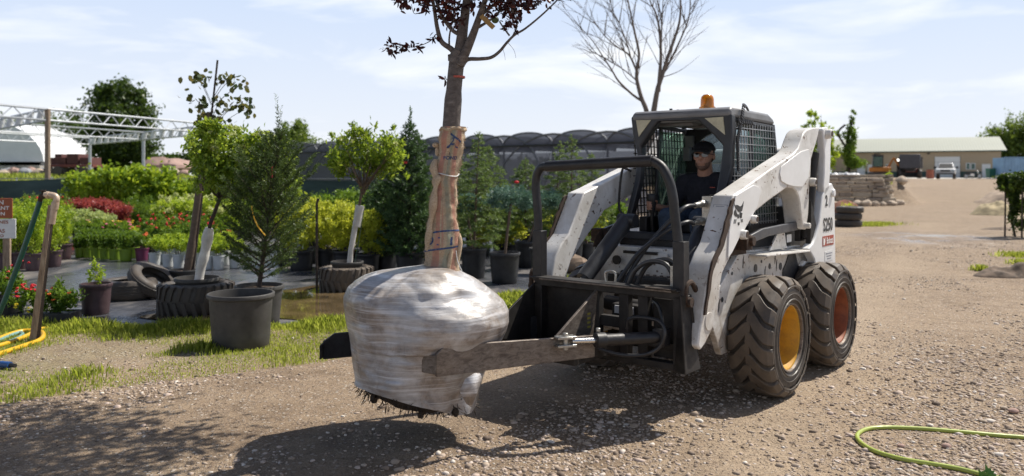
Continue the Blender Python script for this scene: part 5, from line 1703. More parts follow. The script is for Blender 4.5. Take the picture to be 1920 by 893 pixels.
    for s in (1, -1):
        pts = [H(.096, .008 * s, .012), H(.094, .030 * s, .017), H(.080, .056 * s, .015), H(.080, .055 * s, -.006), H(.092, .034 * s, -.016), H(.097, .012 * s, -.010)]
        m.add(pts + [p + Fv * .004 for p in pts], [(0, 1, 2, 3, 4, 5), (11, 10, 9, 8, 7, 6)] + [(i, (i + 1) % 6, (i + 1) % 6 + 6, i + 6) for i in range(6)])
        m.tube([H(.080, .058 * s, .012), H(.03, .079 * s, .008), H(-.015, .082 * s, .0)], .003, 6)
    m.tube([H(.100, .010, .008), H(.101, -.010, .008)], .003, 6)
    gl, nt, b = mat('sunglass_lens'); b.inputs['Base Color'].default_value = (.012, .012, .014, 1); b.inputs['Roughness'].default_value = .06; b.inputs['Specular IOR Level'].default_value = .9
    m.build('sunglasses', gl, root, smooth=40)
    m = MB(); m.box(B(.288, -.175, 1.44), (.004, .055, .006), Matrix.Rotation(R(-15), 3, 'Z')); m.build('shirt_print', MT['red_decal'], root)
    return root
person = build_person()
# ------------------------------------------------------------------ nursery stock
def at(px, Y, z=None):
    x = (px - 960) / 1500 * Y
    if z is None:
        z = float(gz(x, Y)) + (.012 if Y > float(cloth_y(x)) else 0)
    return Vector((x, Y, z))
def zh(py, Y): return 1.53 + (330 - py) * Y / 1500

MT['pot_black'] = simple('black_nursery_pot', (.022, .022, .024), .5, 0, .35, 10, .1)
MT['pot_dusty'] = simple('dusty_black_pot', (.050, .047, .044), .65, 0, .35, 6, .1)
MT['pot_grey'] = simple('grey_pot', (.12, .12, .12), .6, 0, .2, 10)
MT['pot_lime'] = simple('lime_pot', (.17, .27, .02), .45, 0, .1, 10)
MT['pot_purple'] = simple('purple_pot', (.13, .025, .07), .45, 0, .1, 10)
MT['pot_brown'] = simple('brown_purple_pot', (.075, .045, .05), .5, 0, .2, 10)
MT['pot_white'] = simple('white_pot', (.50, .52, .53), .5, 0, .12, 10)
MT['mulch'] = simple('mulch', (.09, .06, .04), .95, 0, .6, 40, .8)
MT['stem'] = simple('brown_stem', (.12, .085, .06), .8, 0, .3, 25, .4)
MT['dark_stem'] = simple('dark_stem', (.05, .036, .028), .8, 0, .3, 25, .4)
MT['wrap'] = simple('white_trunk_wrap', (.60, .585, .55), .7, 0, .22, 9, .5)
LM = {}
LM['bright'] = leaf_mat('bright_leaves', (0.101, 0.189, 0.016), (0.257, 0.378, 0.030), (0.540, 0.608, 0.081))
LM['yellowgreen'] = leaf_mat('yellowgreen_leaves', (0.188, 0.250, 0.022), (0.413, 0.463, 0.044), (0.688, 0.663, 0.125))
LM['mid'] = leaf_mat('mid_leaves', (0.045, 0.098, 0.015), (0.112, 0.195, 0.027), (0.240, 0.345, 0.045))
LM['dark'] = leaf_mat('dark_leaves', (0.016, 0.034, 0.009), (0.039, 0.072, 0.016), (0.091, 0.143, 0.029), .3)
LM['spruce'] = leaf_mat('spruce_needles', (0.018, 0.045, 0.021), (0.048, 0.098, 0.039), (0.128, 0.210, 0.068), .2, .5)
LM['hemlock'] = leaf_mat('hemlock_needles', (0.045, 0.087, 0.030), (0.105, 0.165, 0.053), (0.225, 0.300, 0.098), .3, .5)
LM['blue'] = leaf_mat('blue_spruce_needles', (0.027, 0.074, 0.061), (0.074, 0.155, 0.128), (0.203, 0.324, 0.284), .15, .5)
LM['near_spruce'] = leaf_mat('near_spruce_needles', (.018, .034, .012), (.050, .085, .024), (.13, .19, .045), .2, .5)
LM['standard'] = leaf_mat('standard_tree_leaves', (.035, .085, .012), (.15, .25, .025), (.45, .52, .085))
LM['red'] = leaf_mat('red_leaves', (0.098, 0.011, 0.021), (0.287, 0.040, 0.052), (0.483, 0.115, 0.115))
LM['cream'] = leaf_mat('cream_flowers', (.36, .40, .16), (.55, .58, .28), (.72, .72, .44), .3)
LM['pale'] = leaf_mat('variegated_leaves', (0.220, 0.297, 0.099), (0.418, 0.484, 0.220), (0.638, 0.660, 0.396))
LM['copper'] = leaf_mat('copper_leaves', (.026, .048, .018), (.060, .11, .035), (.16, .12, .045))
FM = {k: simple(k + '_petals', c, .6, 0, .25, 60) for k, c in dict(red=(.62, .015, .025), pink=(.75, .16, .26), orange=(.80, .16, .03), yellow=(.85, .62, .02), white=(.75, .73, .68), magenta=(.55, .02, .18)).items()}

def pot_parts(root, r, h, mt, z=0.0, fill=.9, n=28, rim=True, name='pot', soil=True, taper=.84):
    m = MB()
    rb = r * taper
    pr = [(rb * .96, 0), (rb, .01)] + [(rb + (r - rb) * t, h * t) for t in (.25, .5, .75)]
    if rim: pr += [(r * .985, h - .10 * min(h, .35) - .01), (r * 1.05, h - .10 * min(h, .35)), (r * 1.06, h - .006), (r * 1.04, h), (r * .98, h), (r * .965, h - .03)]
    else: pr += [(r, h - .004), (r * .985, h), (r * .96, h - .01)]
    pr += [(rb * .93 + (r - rb) * .6, h * .5), (rb * .90, .02)]
    m.lathe([(a, b + z) for a, b in pr], (0, 0, 0), n, 'z', cap0=True, cap1=True)
    p = m.build(name, mt, root, smooth=50)
    if soil:
        m = MB(); zz_ = z + h * fill
        vs = [(0, 0, zz_ + .01)] + [((r * .95 - .002) * math.cos(a), (r * .95 - .002) * math.sin(a), zz_) for a in np.linspace(0, 2 * math.pi, n, endpoint=False)]
        m.add(vs, [(0, i + 1, (i + 1) % n + 1) for i in range(n)])
        m.build('potting_soil', MT['mulch'], root)
    return p

def flowers(name, pts, r, mt, parent):
    m = MB()
    for p in pts:
        p = Vector(p); m.gi = str(p)
        for k in range(6):
            q = p + Vector((random.gauss(0, .45), random.gauss(0, .45), random.gauss(0, .3))) * r
            m.ell(q, (r * .55, r * .55, r * .35), Matrix.Rotation(random.uniform(0, 3), 3, 'X'), n=6, m=4)
    return m.build_each(name[:-1] if name.endswith('s') else name, mt, parent, smooth=0, weld=False)

def stems(root, z0, z1, r, n, rad=.006, mt='stem', name='stem'):
    m = MB()
    for k in range(n):
        a = random.uniform(0, 6.28); q = random.uniform(.3, 1) * r
        m.tube(catmull([(math.cos(a) * .03, math.sin(a) * .03, z0), (math.cos(a) * q * .5, math.sin(a) * q * .5, z0 + (z1 - z0) * .5), (math.cos(a) * q, math.sin(a) * q, z1)], 3), [rad * (1 - .15 * i) for i in range(7)][:7], 5)
    return m.build(name, MT[mt], root, smooth=60)

# ---- conifers: trunk, branches and needles
def conifer(root, H, z0, prof, nb, up, needle, mt, lean=(0, 0), tw=5, dens=34, droop=.0, trunk=.022, tip_bare=0.0, tmt='dark_stem', flat=.5, seglen=.16):
    m = MB()
    L = lambda t: Vector((lean[0] * t, lean[1] * t, z0 + (H - z0) * t))
    m.tube([L(t) for t in np.linspace(0, 1, 9)], [trunk * (1 - .85 * t) for t in np.linspace(0, 1, 9)], 7)
    segs = []; rad = []
    for i in range(nb):
        t = .04 + .96 * ((i + .5) / nb) ** .92
        az = i * 2.39996 + random.uniform(-.3, .3)
        R_ = prof(t) * random.uniform(.75, 1.15)
        if R_ < .03: continue
        u = up(t) if callable(up) else up
        d = Vector((math.cos(az), math.sin(az), u)).normalized()
        p0 = L(min(t, .98)); pts = []
        for k in range(5):
            s = k / 4
            pts.append(p0 + d * (R_ * s) + Vector((0, 0, -droop * R_ * s * s + .10 * R_ * s * s * (1 if droop < .1 else 0))))
        m.tube(pts, [trunk * .34 * (1 - .8 * k / 4) * (1.15 - .6 * t) for k in range(5)], 4)
        for a_, b_ in zip(pts[:-1], pts[1:]): segs.append((a_, b_)); 
        for k in range(int(tw * 1.3 * (R_ / .35) ** .7) + 1):
            s = random.uniform(.2, .98); j = min(3, int(s * 4)); q = pts[j].lerp(pts[j + 1], s * 4 - j)
            sd = d.cross(Vector((0, 0, 1))).normalized() * random.choice((-1, 1))
            ln = (.16 + .45 * (1 - s)) * R_ * random.uniform(.5, 1.1)
            e = q + (d * .75 + sd * random.uniform(.35, .9) + Vector((0, 0, random.uniform(-.15, .28) - droop * .8))).normalized() * ln
            segs.append((q, e))
    if tip_bare:
        for k in range(5):
            az = random.uniform(0, 6.28); p = L(.93 + .015 * k)
            segs.append((p, p + Vector((math.cos(az) * .10, math.sin(az) * .10, 1)).normalized() * tip_bare * random.uniform(.4, 1.0)))
    segs.append((L(.75), L(1)))
    m.build('trunk', MT[tmt], root, smooth=60)
    A = np.array([[*a, *b] for a, b in segs]); ln = np.linalg.norm(A[:, 3:] - A[:, :3], axis=1)
    cnt = np.maximum(3, (ln * dens / needle[0] * .16).astype(int))
    idx = np.repeat(np.arange(len(A)), cnt); s = rng.uniform(.08, 1.02, len(idx))[:, None]
    P = A[idx, :3] * (1 - s) + A[idx, 3:] * s
    D = unit(A[idx, 3:] - A[idx, :3])
    per = unit(np.cross(D, rng.normal(size=D.shape)))
    bv = rng.uniform(0, .6, len(A))[idx]
    val = np.clip(bv * .8 + rng.uniform(0, .45, len(idx)) + .25 * (s[:, 0] > .8), 0, 1)
    return quads_obj('needles', leaf_polys(P, needle[0], needle[1], D * .75 + per * .75, 0), 4, mt, root, val)

# ================= foreground pots, tyres and young trees
t = thing('plant_pot', 'large empty black nursery pot standing on the grass verge', 'pot', at(452, 7.08) - Vector((0, 0, .01)))
pot_parts(t, .272, .485, MT['pot_dusty'], soil=False, n=48, taper=.88)

# the spruce
Y = 8.2; b0 = at(486, Y)
t = thing('potted_spruce', 'open spiky spruce with long upright shoots in a black pot behind the empty one', 'tree', b0)
pot_parts(t, .235, .40, MT['pot_dusty'], n=40)
def prof_s(q):
    return float(np.interp(q, [0, .05, .12, .22, .38, .52, .66, .8, .9, 1.0], [.22, .36, .46, .56, .60, .55, .44, .30, .20, .05]))
conifer(t, zh(250, Y), .38, prof_s, 96, lambda q: .38 + .9 * q, (.032, .0078), LM['near_spruce'], lean=(.20, .05), tw=12, dens=29, trunk=.026, tip_bare=.42)
m = MB(); m.tube(catmull([(.02, -.30, 1.22), (.05, -.33, 1.12), (.10, -.35, 1.02), (.17, -.34, .93)], 4), .007, 6); m.build('yellow_ribbon', simple('yellow_ribbon', (.75, .42, .02), .5), t)
m = MB(); m.tube([(.16, -.10, 1.62), (.165, -.11, 1.50)], .008, 6); m.build('red_tag', simple('tag_red', (.55, .03, .04), .5), t)

def tyre_mesh(root, R0, w, mt='rubber', lugs=0, name='tyre', hole=.60):
    m = MB(); r1 = R0 * hole
    pr = [(r1, .10 * w), (r1 + .02, .02 * w), (R0 * .80, 0), (R0 * .94, .05 * w), (R0, .20 * w), (R0 * 1.01, .5 * w), (R0, .80 * w), (R0 * .94, .95 * w), (R0 * .80, w), (r1 + .02, .98 * w), (r1, .90 * w), (r1 * 1.08, .80 * w), (R0 * .86, .75 * w), (R0 * .92, .5 * w), (R0 * .86, .25 * w), (r1 * 1.08, .2 * w), (r1, .10 * w)]
    m.lathe(pr, (0, 0, 0), 56)
    if lugs:
        for k in range(lugs):
            a = 2 * math.pi * k / lugs
            for (z0, z1, tw_) in ((.50 * w, 1.0 * w, .10), (0.0, .5 * w, -.10)):
                M = Matrix.Rotation(a, 3, 'Z')
                pts = []
                for rr, zz_, aa in ((R0 * .90, z1, tw_), (R0 * 1.045, z1 - .06 * w, tw_), (R0 * 1.045, z0, 0), (R0 * .97, z0, 0)):
                    for hw in (-.055, .055):
                        q = a + aa + hw; pts.append((rr * math.cos(q), rr * math.sin(q), zz_ if tw_ > 0 else w - zz_ if False else (zz_ if z1 > z0 else zz_)))
                m.add(pts, [(0, 1, 3, 2), (2, 3, 5, 4), (4, 5, 7, 6), (0, 2, 4, 6), (1, 7, 5, 3), (0, 6, 7, 1)])
    else:
        for zz_ in (.30, .45, .60, .73):
            m.lathe([(R0 * 1.008, zz_ * w - .006), (R0 * 1.022, zz_ * w - .004), (R0 * 1.022, zz_ * w + .05 * w), (R0 * 1.008, zz_ * w + .06 * w)], (0, 0, 0), 56)
    return m.build(name, MT[mt], root, smooth=45)

# tyre planter 1 with the flowering standard
t = thing('tyre', 'big lugged tractor tyre lying flat round the pot of the white-wrapped flowering tree', 'tyre', at(368, 8.98))
tyre_mesh(t, .395, .33, lugs=26, hole=.70)
Y = 8.98; b0 = at(370, Y) + Vector((0, 0, .005))
t = thing('standard_tree', 'flowering yellow-green tree with white-wrapped trunk potted inside the largest lying tyre', 'tree', b0)
pot_parts(t, .235, .375, MT['pot_dusty'], n=36, fill=.86)
def P_(px_, py_, d=0.0): 
    return Vector(((px_ - 960) / 1500 * (Y + d), Y + d, zh(py_, Y + d))) - b0
m = MB(); m.tube(catmull([P_(372, 532), P_(377, 500), P_(385, 470), P_(390, 440), P_(393, 428)], 4), [.055, .05, .048, .05, .052, .055, .06, .055, .05, .052, .06, .062, .058, .055, .05, .045, .045][:17], 14)
m.build('trunk_wrap', MT['wrap'], t, smooth=60)
m = MB()
fk = P_(412, 372)
m.tube(catmull([P_(374, 525), P_(392, 430), P_(402, 400), fk], 4), .022, 8)
for k in range(16):
    e = P_(random.uniform(370, 540), random.uniform(250, 340), random.uniform(-.35, .35)); m.tube(catmull([fk, fk.lerp(e, .5) + Vector((0, 0, -.06)), e], 3), [.014, .012, .010, .009, .008, .006, .004], 5)
m.build('trunk', MT['dark_stem'], t, smooth=60)
bl = []
for (x, y, rx, ry) in ((425, 290, 55, 48), (470, 300, 55, 50), (400, 325, 38, 40), (455, 340, 50, 42), (500, 330, 42, 50), (530, 350, 30, 40), (430, 260, 40, 26), (495, 272, 42, 26), (385, 270, 25, 22)):
    c = P_(x, y); bl.append((c.x, c.y + random.uniform(-.12, .12), c.z, rx * Y / 1500, .30, ry * Y / 1500))
for (x, y) in ((365, 262), (358, 300), (372, 350), (545, 330), (552, 372), (520, 262), (468, 238), (408, 240), (540, 300), (440, 385), (380, 235), (500, 395)):
    c = P_(x, y, random.uniform(-.2, .2)); bl.append((c.x, c.y, c.z, .075, .08, .095))
foliage('crown', bl, 9500, .056, .028, LM['standard'], t, clumps=22, spread=.28, shell=.9, up=.1, tmpl=LEAF6)
fl = [(b[0], b[1], b[2] + b[5] * .55, b[3] * .8, b[4] * .8, b[5] * .35) for b in (bl[6], bl[7], bl[0], bl[1], bl[8])]
foliage('blossom', fl, 2200, .030, .020, LM['cream'], t, clumps=7, spread=.16, shell=.9, up=.6)

# staked copper maple
Y = 10.4; b0 = at(343, Y)
t = thing('staked_maple', 'thin young maple with sparse copper leaves tied to a tall bare stake', 'tree', b0)
pot_parts(t, .17, .3, MT['pot_black'])
m = MB(); m.tube(catmull([P_(350, 520), P_(360, 460), P_(368, 400), P_(378, 325), P_(386, 270), P_(392, 210)], 4), [.060] * 5 + [.050] * 6 + [.038] * 5 + [.026] * 5, 10); m.build('trunk', MT['stem'], t, smooth=60)
m = MB(); m.tube([P_(360, 530), P_(384, 330), P_(408, 113)], .013, 7); m.build('stake', MT['dark_stem'], t)
m = MB(); m.tube([P_(366, 470), P_(372, 425), P_(380, 330)], .012, 5); m.build('red_tape', simple('faded_red', (.22, .04, .03), .7), t)
m = MB(); pts = []
for (x, y) in ((372, 150), (366, 185), (378, 210), (392, 230), (430, 152), (452, 160), (440, 200), (462, 205), (415, 185), (404, 215), (420, 235), (385, 245), (398, 250), (455, 190), (372, 145), (425, 148)):
    e = P_(x, y, random.uniform(-.2, .2)); st = P_(395, min(260, y + 45)); m.tube(catmull([st, st.lerp(e, .6) + Vector((0, 0, .03)), e], 3), .004, 4)
    for _ in range(16): pts.append(np.array(e) + rng.normal(size=3) * np.array([.075, .06, .05]))
m.build('twigs', MT['dark_stem'], t, smooth=60)
pts = np.array(pts); quads_obj('crown', leaf_polys(pts, .080, .075, rng.normal(size=(len(pts), 3)) + [0, 0, -.7], 0, LEAF6), 6, LM['copper'], t, rng.uniform(0, 1, len(pts)))

# tyre pair at the left
t = thing('tyre', 'worn car tyre lying flat on the wet cloth under a leaning one', 'tyre', at(240, 9.95))
tyre_mesh(t, .335, .24)
t = thing('tyre', 'worn tyre tilted up against the flat one on the wet cloth', 'tyre', at(282, 10.05) + Vector((0, 0, .135)))
o = tyre_mesh(t, .31, .17); t.rotation_euler = (R(14), R(32), R(10))

# small pot with seedling shrub
t = thing('potted_seedling', 'small sparse green seedling in a dark printed pot in front of the lying tyre', 'potted plant', at(180, 8.82))
pot_parts(t, .158, .335, MT['pot_brown'])
stems(t, .3, .52, .08, 7, .003); foliage('leaves', [(0, 0, .44, .10, .10, .14)], 320, .038, .016, LM['bright'], t, clumps=16, up=.8, tmpl=LEAF6)
m = MB()
for k, (a, z) in enumerate(((-2.0, .17), (-1.2, .12), (-1.45, .24), (-.8, .20))):
    rr = .151 * (.86 + .16 * z / .335) + .001
    V = [((rr) * math.cos(a + u * .11), rr * math.sin(a + u * .11), z + w_) for u, w_ in ((-1, 0), (0, .014), (1, .018), (.3, -.010))]
    m.add(V, [(0, 1, 2, 3)])
m.build('printed_leaf', MT['grey_ink'], t, smooth=0)

# flower tray and neighbours, bottom left
t = thing('flower_tray', 'black tray of red and orange bedding flowers behind the standpipe', 'flower tray', at(88, 8.42), R(4))
m = MB()
m.ring([(-.30, -.14), (.30, -.14), (.30, .14), (-.30, .14)], [(-.285, -.125), (.285, -.125), (.285, .125), (-.285, .125)], 0, .09, 'z'); m.box((0, 0, .01), (.58, .26, .012)); m.box((0, 0, .07), (.565, .245, .01))
m.build('tray', MT['pot_black'], t, bevel=.004)
foliage('leaves', [(-.2, 0, .20, .13, .14, .15), (0, 0, .18, .14, .14, .12), (.20, 0, .22, .12, .14, .16), (.1, .05, .24, .1, .1, .14)], 2600, .045, .02, LM['mid'], t, clumps=14, up=.8, tmpl=LEAF6)
flowers('red_flowers', [(random.uniform(-.30, -.02), random.uniform(-.14, .1), random.uniform(.22, .38)) for _ in range(16)], .018, FM['red'], t)
flowers('orange_flowers', [(random.uniform(0, .28), random.uniform(-.14, .1), random.uniform(.20, .34)) for _ in range(9)], .016, FM['orange'], t)
flowers('yellow_flowers', [(random.uniform(-.28, -.1), -.13, random.uniform(.10, .2)) for _ in range(5)], .016, FM['yellow'], t)
t = thing('potted_perennial', 'leafy perennial with small red blooms in a black pot at the foot of the sign', 'potted plant', at(14, 8.55))
pot_parts(t, .17, .24, MT['pot_black']); foliage('leaves', [(0, 0, .38, .18, .18, .16)], 1200, .05, .022, LM['mid'], t, up=.7, tmpl=LEAF6)
flowers('flowers', [(random.uniform(.0, .2), random.uniform(-.15, .1), random.uniform(.4, .62)) for _ in range(9)], .014, FM['red'], t)

# tyre planter 2
t = thing('tyre', 'brown-dusted lugged tyre lying flat round the pot of the slim flowering standard', 'tyre', at(650, 10.72))
tyre_mesh(t, .345, .31, 'rubber_lug', lugs=24, hole=.70)
Y = 10.72; b0 = at(651, Y) + Vector((0, 0, .005))
t = thing('standard_tree', 'slim flowering standard with straight white-wrapped trunk in the tyre near the yellow shrubs', 'tree', b0)
pot_parts(t, .205, .37, MT['pot_dusty'], n=36, fill=.86)
m = MB(); m.tube([P_(655, 500), P_(658, 470), P_(665, 430), P_(671, 400)], [.038, .036, .036, .040], 12); m.tube([P_(668, 425), P_(675, 386)], [.052, .058], 12); m.build('trunk_wrap', MT['wrap'], t, smooth=60)
m = MB(); fk = P_(680, 352); m.tube([P_(657, 500), P_(672, 392), fk], .018, 8)
for k in range(22):
    e = P_(random.uniform(628, 748), random.uniform(255, 310), random.uniform(-.35, .35)); m.tube(catmull([fk + Vector((random.gauss(0, .01), 0, random.uniform(-.1, .06))), fk.lerp(e, .4) + Vector((0, 0, -.02)), e], 3), [.010, .009, .008, .007, .006, .005, .003], 5)
m.build('trunk', MT['stem'], t, smooth=60)
m = MB(); m.tube([P_(664, 500), P_(683, 392)], .006, 6); m.build('stake', simple('green_stake', (.03, .07, .05), .5), t)
bl = []
for (x, y, rx, ry) in ((650, 285, 32, 32), (680, 275, 36, 34), (712, 278, 36, 36), (735, 295, 26, 36), (690, 305, 40, 26), (640, 305, 22, 22), (725, 315, 22, 24)):
    c = P_(x, y); bl.append((c.x, c.y + random.uniform(-.12, .12), c.z, rx * Y / 1500, .24, ry * Y / 1500))
for (x, y) in ((628, 262), (622, 300), (665, 248), (700, 245), (735, 252), (752, 282), (757, 318), (742, 335), (634, 322), (660, 325)):
    c = P_(x, y, random.uniform(-.2, .2)); bl.append((c.x, c.y, c.z, .08, .08, .11))
foliage('crown', bl, 3400, .070, .027, LM['standard'], t, clumps=12, spread=.26, shell=.95, up=.9, tmpl=LEAF6)
foliage('blossom', [(b[0], b[1], b[2] + b[5] * .7, b[3] * .8, b[4] * .8, b[5] * .25) for b in bl[:4]], 900, .030, .020, LM['cream'], t, clumps=5, spread=.16, up=.8)

m = MB(); m.tube([(0, 0, -.02), (.0, 0, 1.15), (.02, 0, 1.22)], [.017, .017, .02], 8)
o = m.build('iron_stake', MT['dark_stem'], None, loc=at(594, 10.5)); tag(o, 'thin black stake standing upright in the puddle by the yellow shrubs', 'stake')

# ================= standpipe, hoses, sign
Y = 7.22; b0 = at(60, Y)
t = thing('standpipe', 'leaning weathered water standpipe with copper elbow, tap and dark wooden backing', 'standpipe', b0)
m = MB()
m.add([P_(53, 650), P_(66, 650), P_(99, 385), P_(90, 385), P_(53, 650, .05), P_(66, 650, .05), P_(99, 385, .05), P_(90, 385, .05)], [(0, 1, 2, 3), (7, 6, 5, 4), (0, 4, 5, 1), (1, 5, 6, 2), (2, 6, 7, 3), (3, 7, 4, 0)])
wm, nt, b = mat('weathered_wood'); f = noise(nt, 3, 7, .7, .4, mapped(nt, (30, 30, 2.5)))
nt.links.new(ramp(nt, f, [(.3, (.10, .065, .045)), (.55, (.30, .22, .15)), (.75, (.46, .38, .28))]), b.inputs['Base Color']); b.inputs['Roughness'].default_value = .85; bump(nt, b, f, .6, .005)
MT['wood'] = wm
m.build('post', wm, t, bevel=.004)
m = MB()
m.add([P_(66, 650, .01), P_(74, 646, .03), P_(104, 385, .03), P_(99, 385, .01), P_(66, 650, .06), P_(74, 646, .06), P_(104, 385, .06), P_(99, 385, .06)], [(0, 1, 2, 3), (7, 6, 5, 4), (0, 4, 5, 1), (1, 5, 6, 2), (2, 6, 7, 3), (3, 7, 4, 0)])
m.build('backing_rail', MT['dark_stem'], t)
pm = simple('old_copper_pipe', (.50, .38, .28), .45, .2, .25, 12)
m = MB(); m.tube(catmull([P_(97, 420), P_(103, 385), P_(106, 374), P_(103, 368), P_(95, 366), P_(84, 366)], 5), .028, 14); m.cyl(P_(102, 392), P_(104, 380), .033); m.cyl(P_(92, 366), P_(88, 366), .033)
m.build('elbow_pipe', pm, t, smooth=60)
m = MB(); m.cyl(P_(86, 367), P_(76, 369), .026); m.cyl(P_(80, 366), P_(80, 359), .010); m.box(P_(80, 358), (.06, .02, .012)); m.cyl(P_(77, 368), P_(74, 380), .020)
m.build('tap', MT['rust'], t, bevel=.003)
m = MB(); m.tube(catmull([P_(75, 378), P_(66, 405), P_(54, 440), P_(40, 480), P_(25, 520), P_(8, 565), P_(-8, 600), P_(-30, 630)], 6), .023, 10)
o = m.build('garden_hose', simple('dark_green_hose', (.01, .075, .055), .35, 0, .2, 8), None, loc=b0, smooth=60); tag(o, 'dark green hose hanging down from the standpipe tap', 'hose')
def ground_hose(pts, r, mt, label, name='garden_hose'):
    P2 = catmull([(x, y, 0) for x, y in pts], 8)
    Q = [Vector((p.x, p.y, float(gz(p.x, p.y)) + r * .9 + (pts_z if False else 0))) for p in P2]
    m = MB(); m.tube(Q, r, 12); o = m.build(name, mt, None, smooth=60); return tag(o, label, 'hose')
ym = simple('yellow_hose', (.62, .36, .015), .35, 0, .12, 10)
def gp(px_, py_):
    Y_ = 1.53 * 1500 / (py_ - 330) ; return ((px_ - 960) / 1500 * Y_, Y_)
ground_hose([gp(-60, 672), gp(-20, 652), gp(10, 640), gp(40, 632), gp(65, 630), gp(90, 621)], .021, ym, 'yellow hose run passing behind the foot of the standpipe')
ground_hose([gp(-60, 668), gp(-10, 660), gp(25, 650), gp(50, 641), gp(66, 634), gp(78, 635), gp(81, 643), gp(72, 651), gp(45, 661), gp(10, 673), gp(-40, 690)], .021, ym, 'yellow hose looped round the front of the standpipe foot')
ground_hose([gp(-30, 656), gp(5, 644), gp(25, 637), gp(38, 634), gp(42, 638), gp(30, 645), gp(0, 656), gp(-30, 664)], .017, simple('teal_hose', (.16, .30, .27), .4, 0, .15, 10), 'pale teal hose loop lying inside the yellow hose')
m = MB(); m.tube([(0, 0, .03), (.09, -.03, .03)], .026, 12); b_ = m.build('hose_nozzle', simple('blue_plastic', (.02, .07, .22), .35, 0, .1, 10), None, loc=(*gp(2, 700), float(gz(*gp(2, 700))))); tag(b_, 'blue hose nozzle lying on the dirt at the picture edge', 'nozzle')
m = MB(); m.tube([(.09, -.03, .03), (.14, -.045, .028)], .016, 10); m.build('nozzle_tip', MT['ink'], b_)
# lime hose on the gravel
ground_hose([gp(2100, 835), gp(1990, 826), gp(1920, 820), gp(1850, 816), gp(1780, 811), gp(1715, 806), gp(1660, 804), gp(1625, 808), gp(1608, 820), gp(1612, 835), gp(1640, 853), gp(1690, 868), gp(1745, 878), gp(1800, 887), gp(1860, 900), gp(1950, 915)], .0125,
            simple('lime_hose', (.34, .40, .075), .4, 0, .12, 10), 'pale lime hose bent into a loop on the gravel in front')
t = thing('weed', 'jagged-leaved green weed growing beside the lime hose on the gravel', 'weed', (*gp(1862, 905), float(gz(*gp(1862, 905)))))
lp = []
for k in range(9):
    a = random.uniform(.2, 3.0) if k > 3 else random.uniform(1.3, 3.2); L_ = random.uniform(.05, .10)
    d = Vector((math.cos(a), .35 * math.sin(a), .9 if k < 6 else .4)).normalized(); sd = d.cross(Vector((0, 1, 0))).normalized()
    o_ = MB() if k == 0 else o_
    base = Vector((random.gauss(0, .015), random.gauss(0, .01), 0)); pts = [base]
    for s, w_ in ((.2, .12), (.35, .26), (.42, .12), (.55, .28), (.63, .14), (.78, .20), (.85, .08)): pts.append(base + d * L_ * s + sd * L_ * w_ + Vector((0, 0, -.02 * s * s)))
    pts.append(base + d * L_)
    for s, w_ in ((.85, .08), (.78, .20), (.63, .14), (.55, .28), (.42, .12), (.35, .26), (.2, .12)): pts.append(base + d * L_ * s - sd * L_ * w_ + Vector((0, 0, -.02 * s * s)))
    o_.add(pts, [tuple(range(len(pts)))])
wo = o_.build('leaves', simple('weed_green', (.07, .19, .015), .45, 0, .3, 30), t, smooth=0)
m = MB(); m.cyl((0, 0, -.01), (0, 0, .015), .006, n=8); m.build('stem', MT['stem'], t)

# sign
Y = 10.0; b0 = at(10, Y)
t = thing('plant_sign', 'rust-brown and white plant sign on a wooden post at the picture edge', 'sign', b0, R(6))
m = MB(); m.box((.02, .0, .40), (.085, .04, .82)); m.build('post', MT['wood'], t, bevel=.004)
rs = simple('rust_brown_board', (.30, .075, .025), .55, 0, .1, 6)
m = MB(); m.box((-.19, -.030, 1.115), (.58, .014, .25)); u_ = m.build('upper_board', rs, t, bevel=.004)
m = MB(); m.box((-.17, -.030, .86), (.62, .014, .245)); l_ = m.build('lower_board', MT['paper'], t, bevel=.004)
for s_, z_, sz in (('RETURN', 1.185, .075), ('YOUR PLANT', 1.115, .065), ('SELECTION', 1.045, .06)):
    text_on('sign_lettering', s_, sz, (-.16, -.040, z_), (1, 0, 0), (0, 0, 1), MT['mesh_white'], u_, sx=1.15, bold=.001)
for s_, z_, sz in (('SELECCIONES', .94, .055), ('DE', .885, .055), ('PLANTAS', .83, .065), ('DE VIVERO', .77, .05)):
    text_on('sign_lettering', s_, sz, (-.14, -.040, z_), (1, 0, 0), (0, 0, 1), rs, l_, sx=1.15, bold=.001)

# ================= the mid row behind the carried tree
def globe_std(px_, Yb, zc, r, label, pr=.0, ph=.43, lean=0.0, dusty=True):
    b = at(px_, Yb)
    t = thing('globe_spruce', label, 'tree', b)
    if pr: pot_parts(t, pr, ph, MT['pot_black'], n=36)
    m = MB(); m.tube(catmull([(0, 0, ph * .8 if pr else 0), (lean * .4, 0, zc * .6), (lean, 0, zc)], 4), .020, 8); m.build('trunk', MT['stem'], t, smooth=60)
    bl = [(lean, 0, zc, r * 1.15, r * 1.15, r * .60), (lean - r * .5, 0, zc - r * .1, r * .6, r * .7, r * .42), (lean + r * .5, 0, zc - r * .05, r * .6, r * .7, r * .45)]
    P, j, nk = clump_points(bl, 6200, 42, .17, .95)
    D = P - np.array([lean, 0, zc - .12]); cv = rng.uniform(0, 1, nk)
    quads_obj('needles', leaf_polys(P, .042, .012, unit(D) + rng.normal(size=D.shape) * .5, 0), 4, LM['blue'], t, np.clip(cv[j] * .5 + rng.uniform(0, .5, len(P)), 0, 1))
    return t
t = globe_std(946, 11.4, 1.20, .29, 'round-headed blue spruce on a thin trunk, front black pot right of the burlap', .215, .43, .10)
m = MB(); m.ell((.17, -.12, 1.43), (.035, .02, .02)); m.build('red_tag', FM['red'], t)
globe_std(988, 13.3, 1.13, .26, 'round-headed blue spruce directly behind the near upright of the guard hoop', .20, .43, .28)
globe_std(886, 12.4, 1.08, .24, 'round-headed blue spruce half hidden behind the burlap-wrapped trunk', .15, .35, -.10)
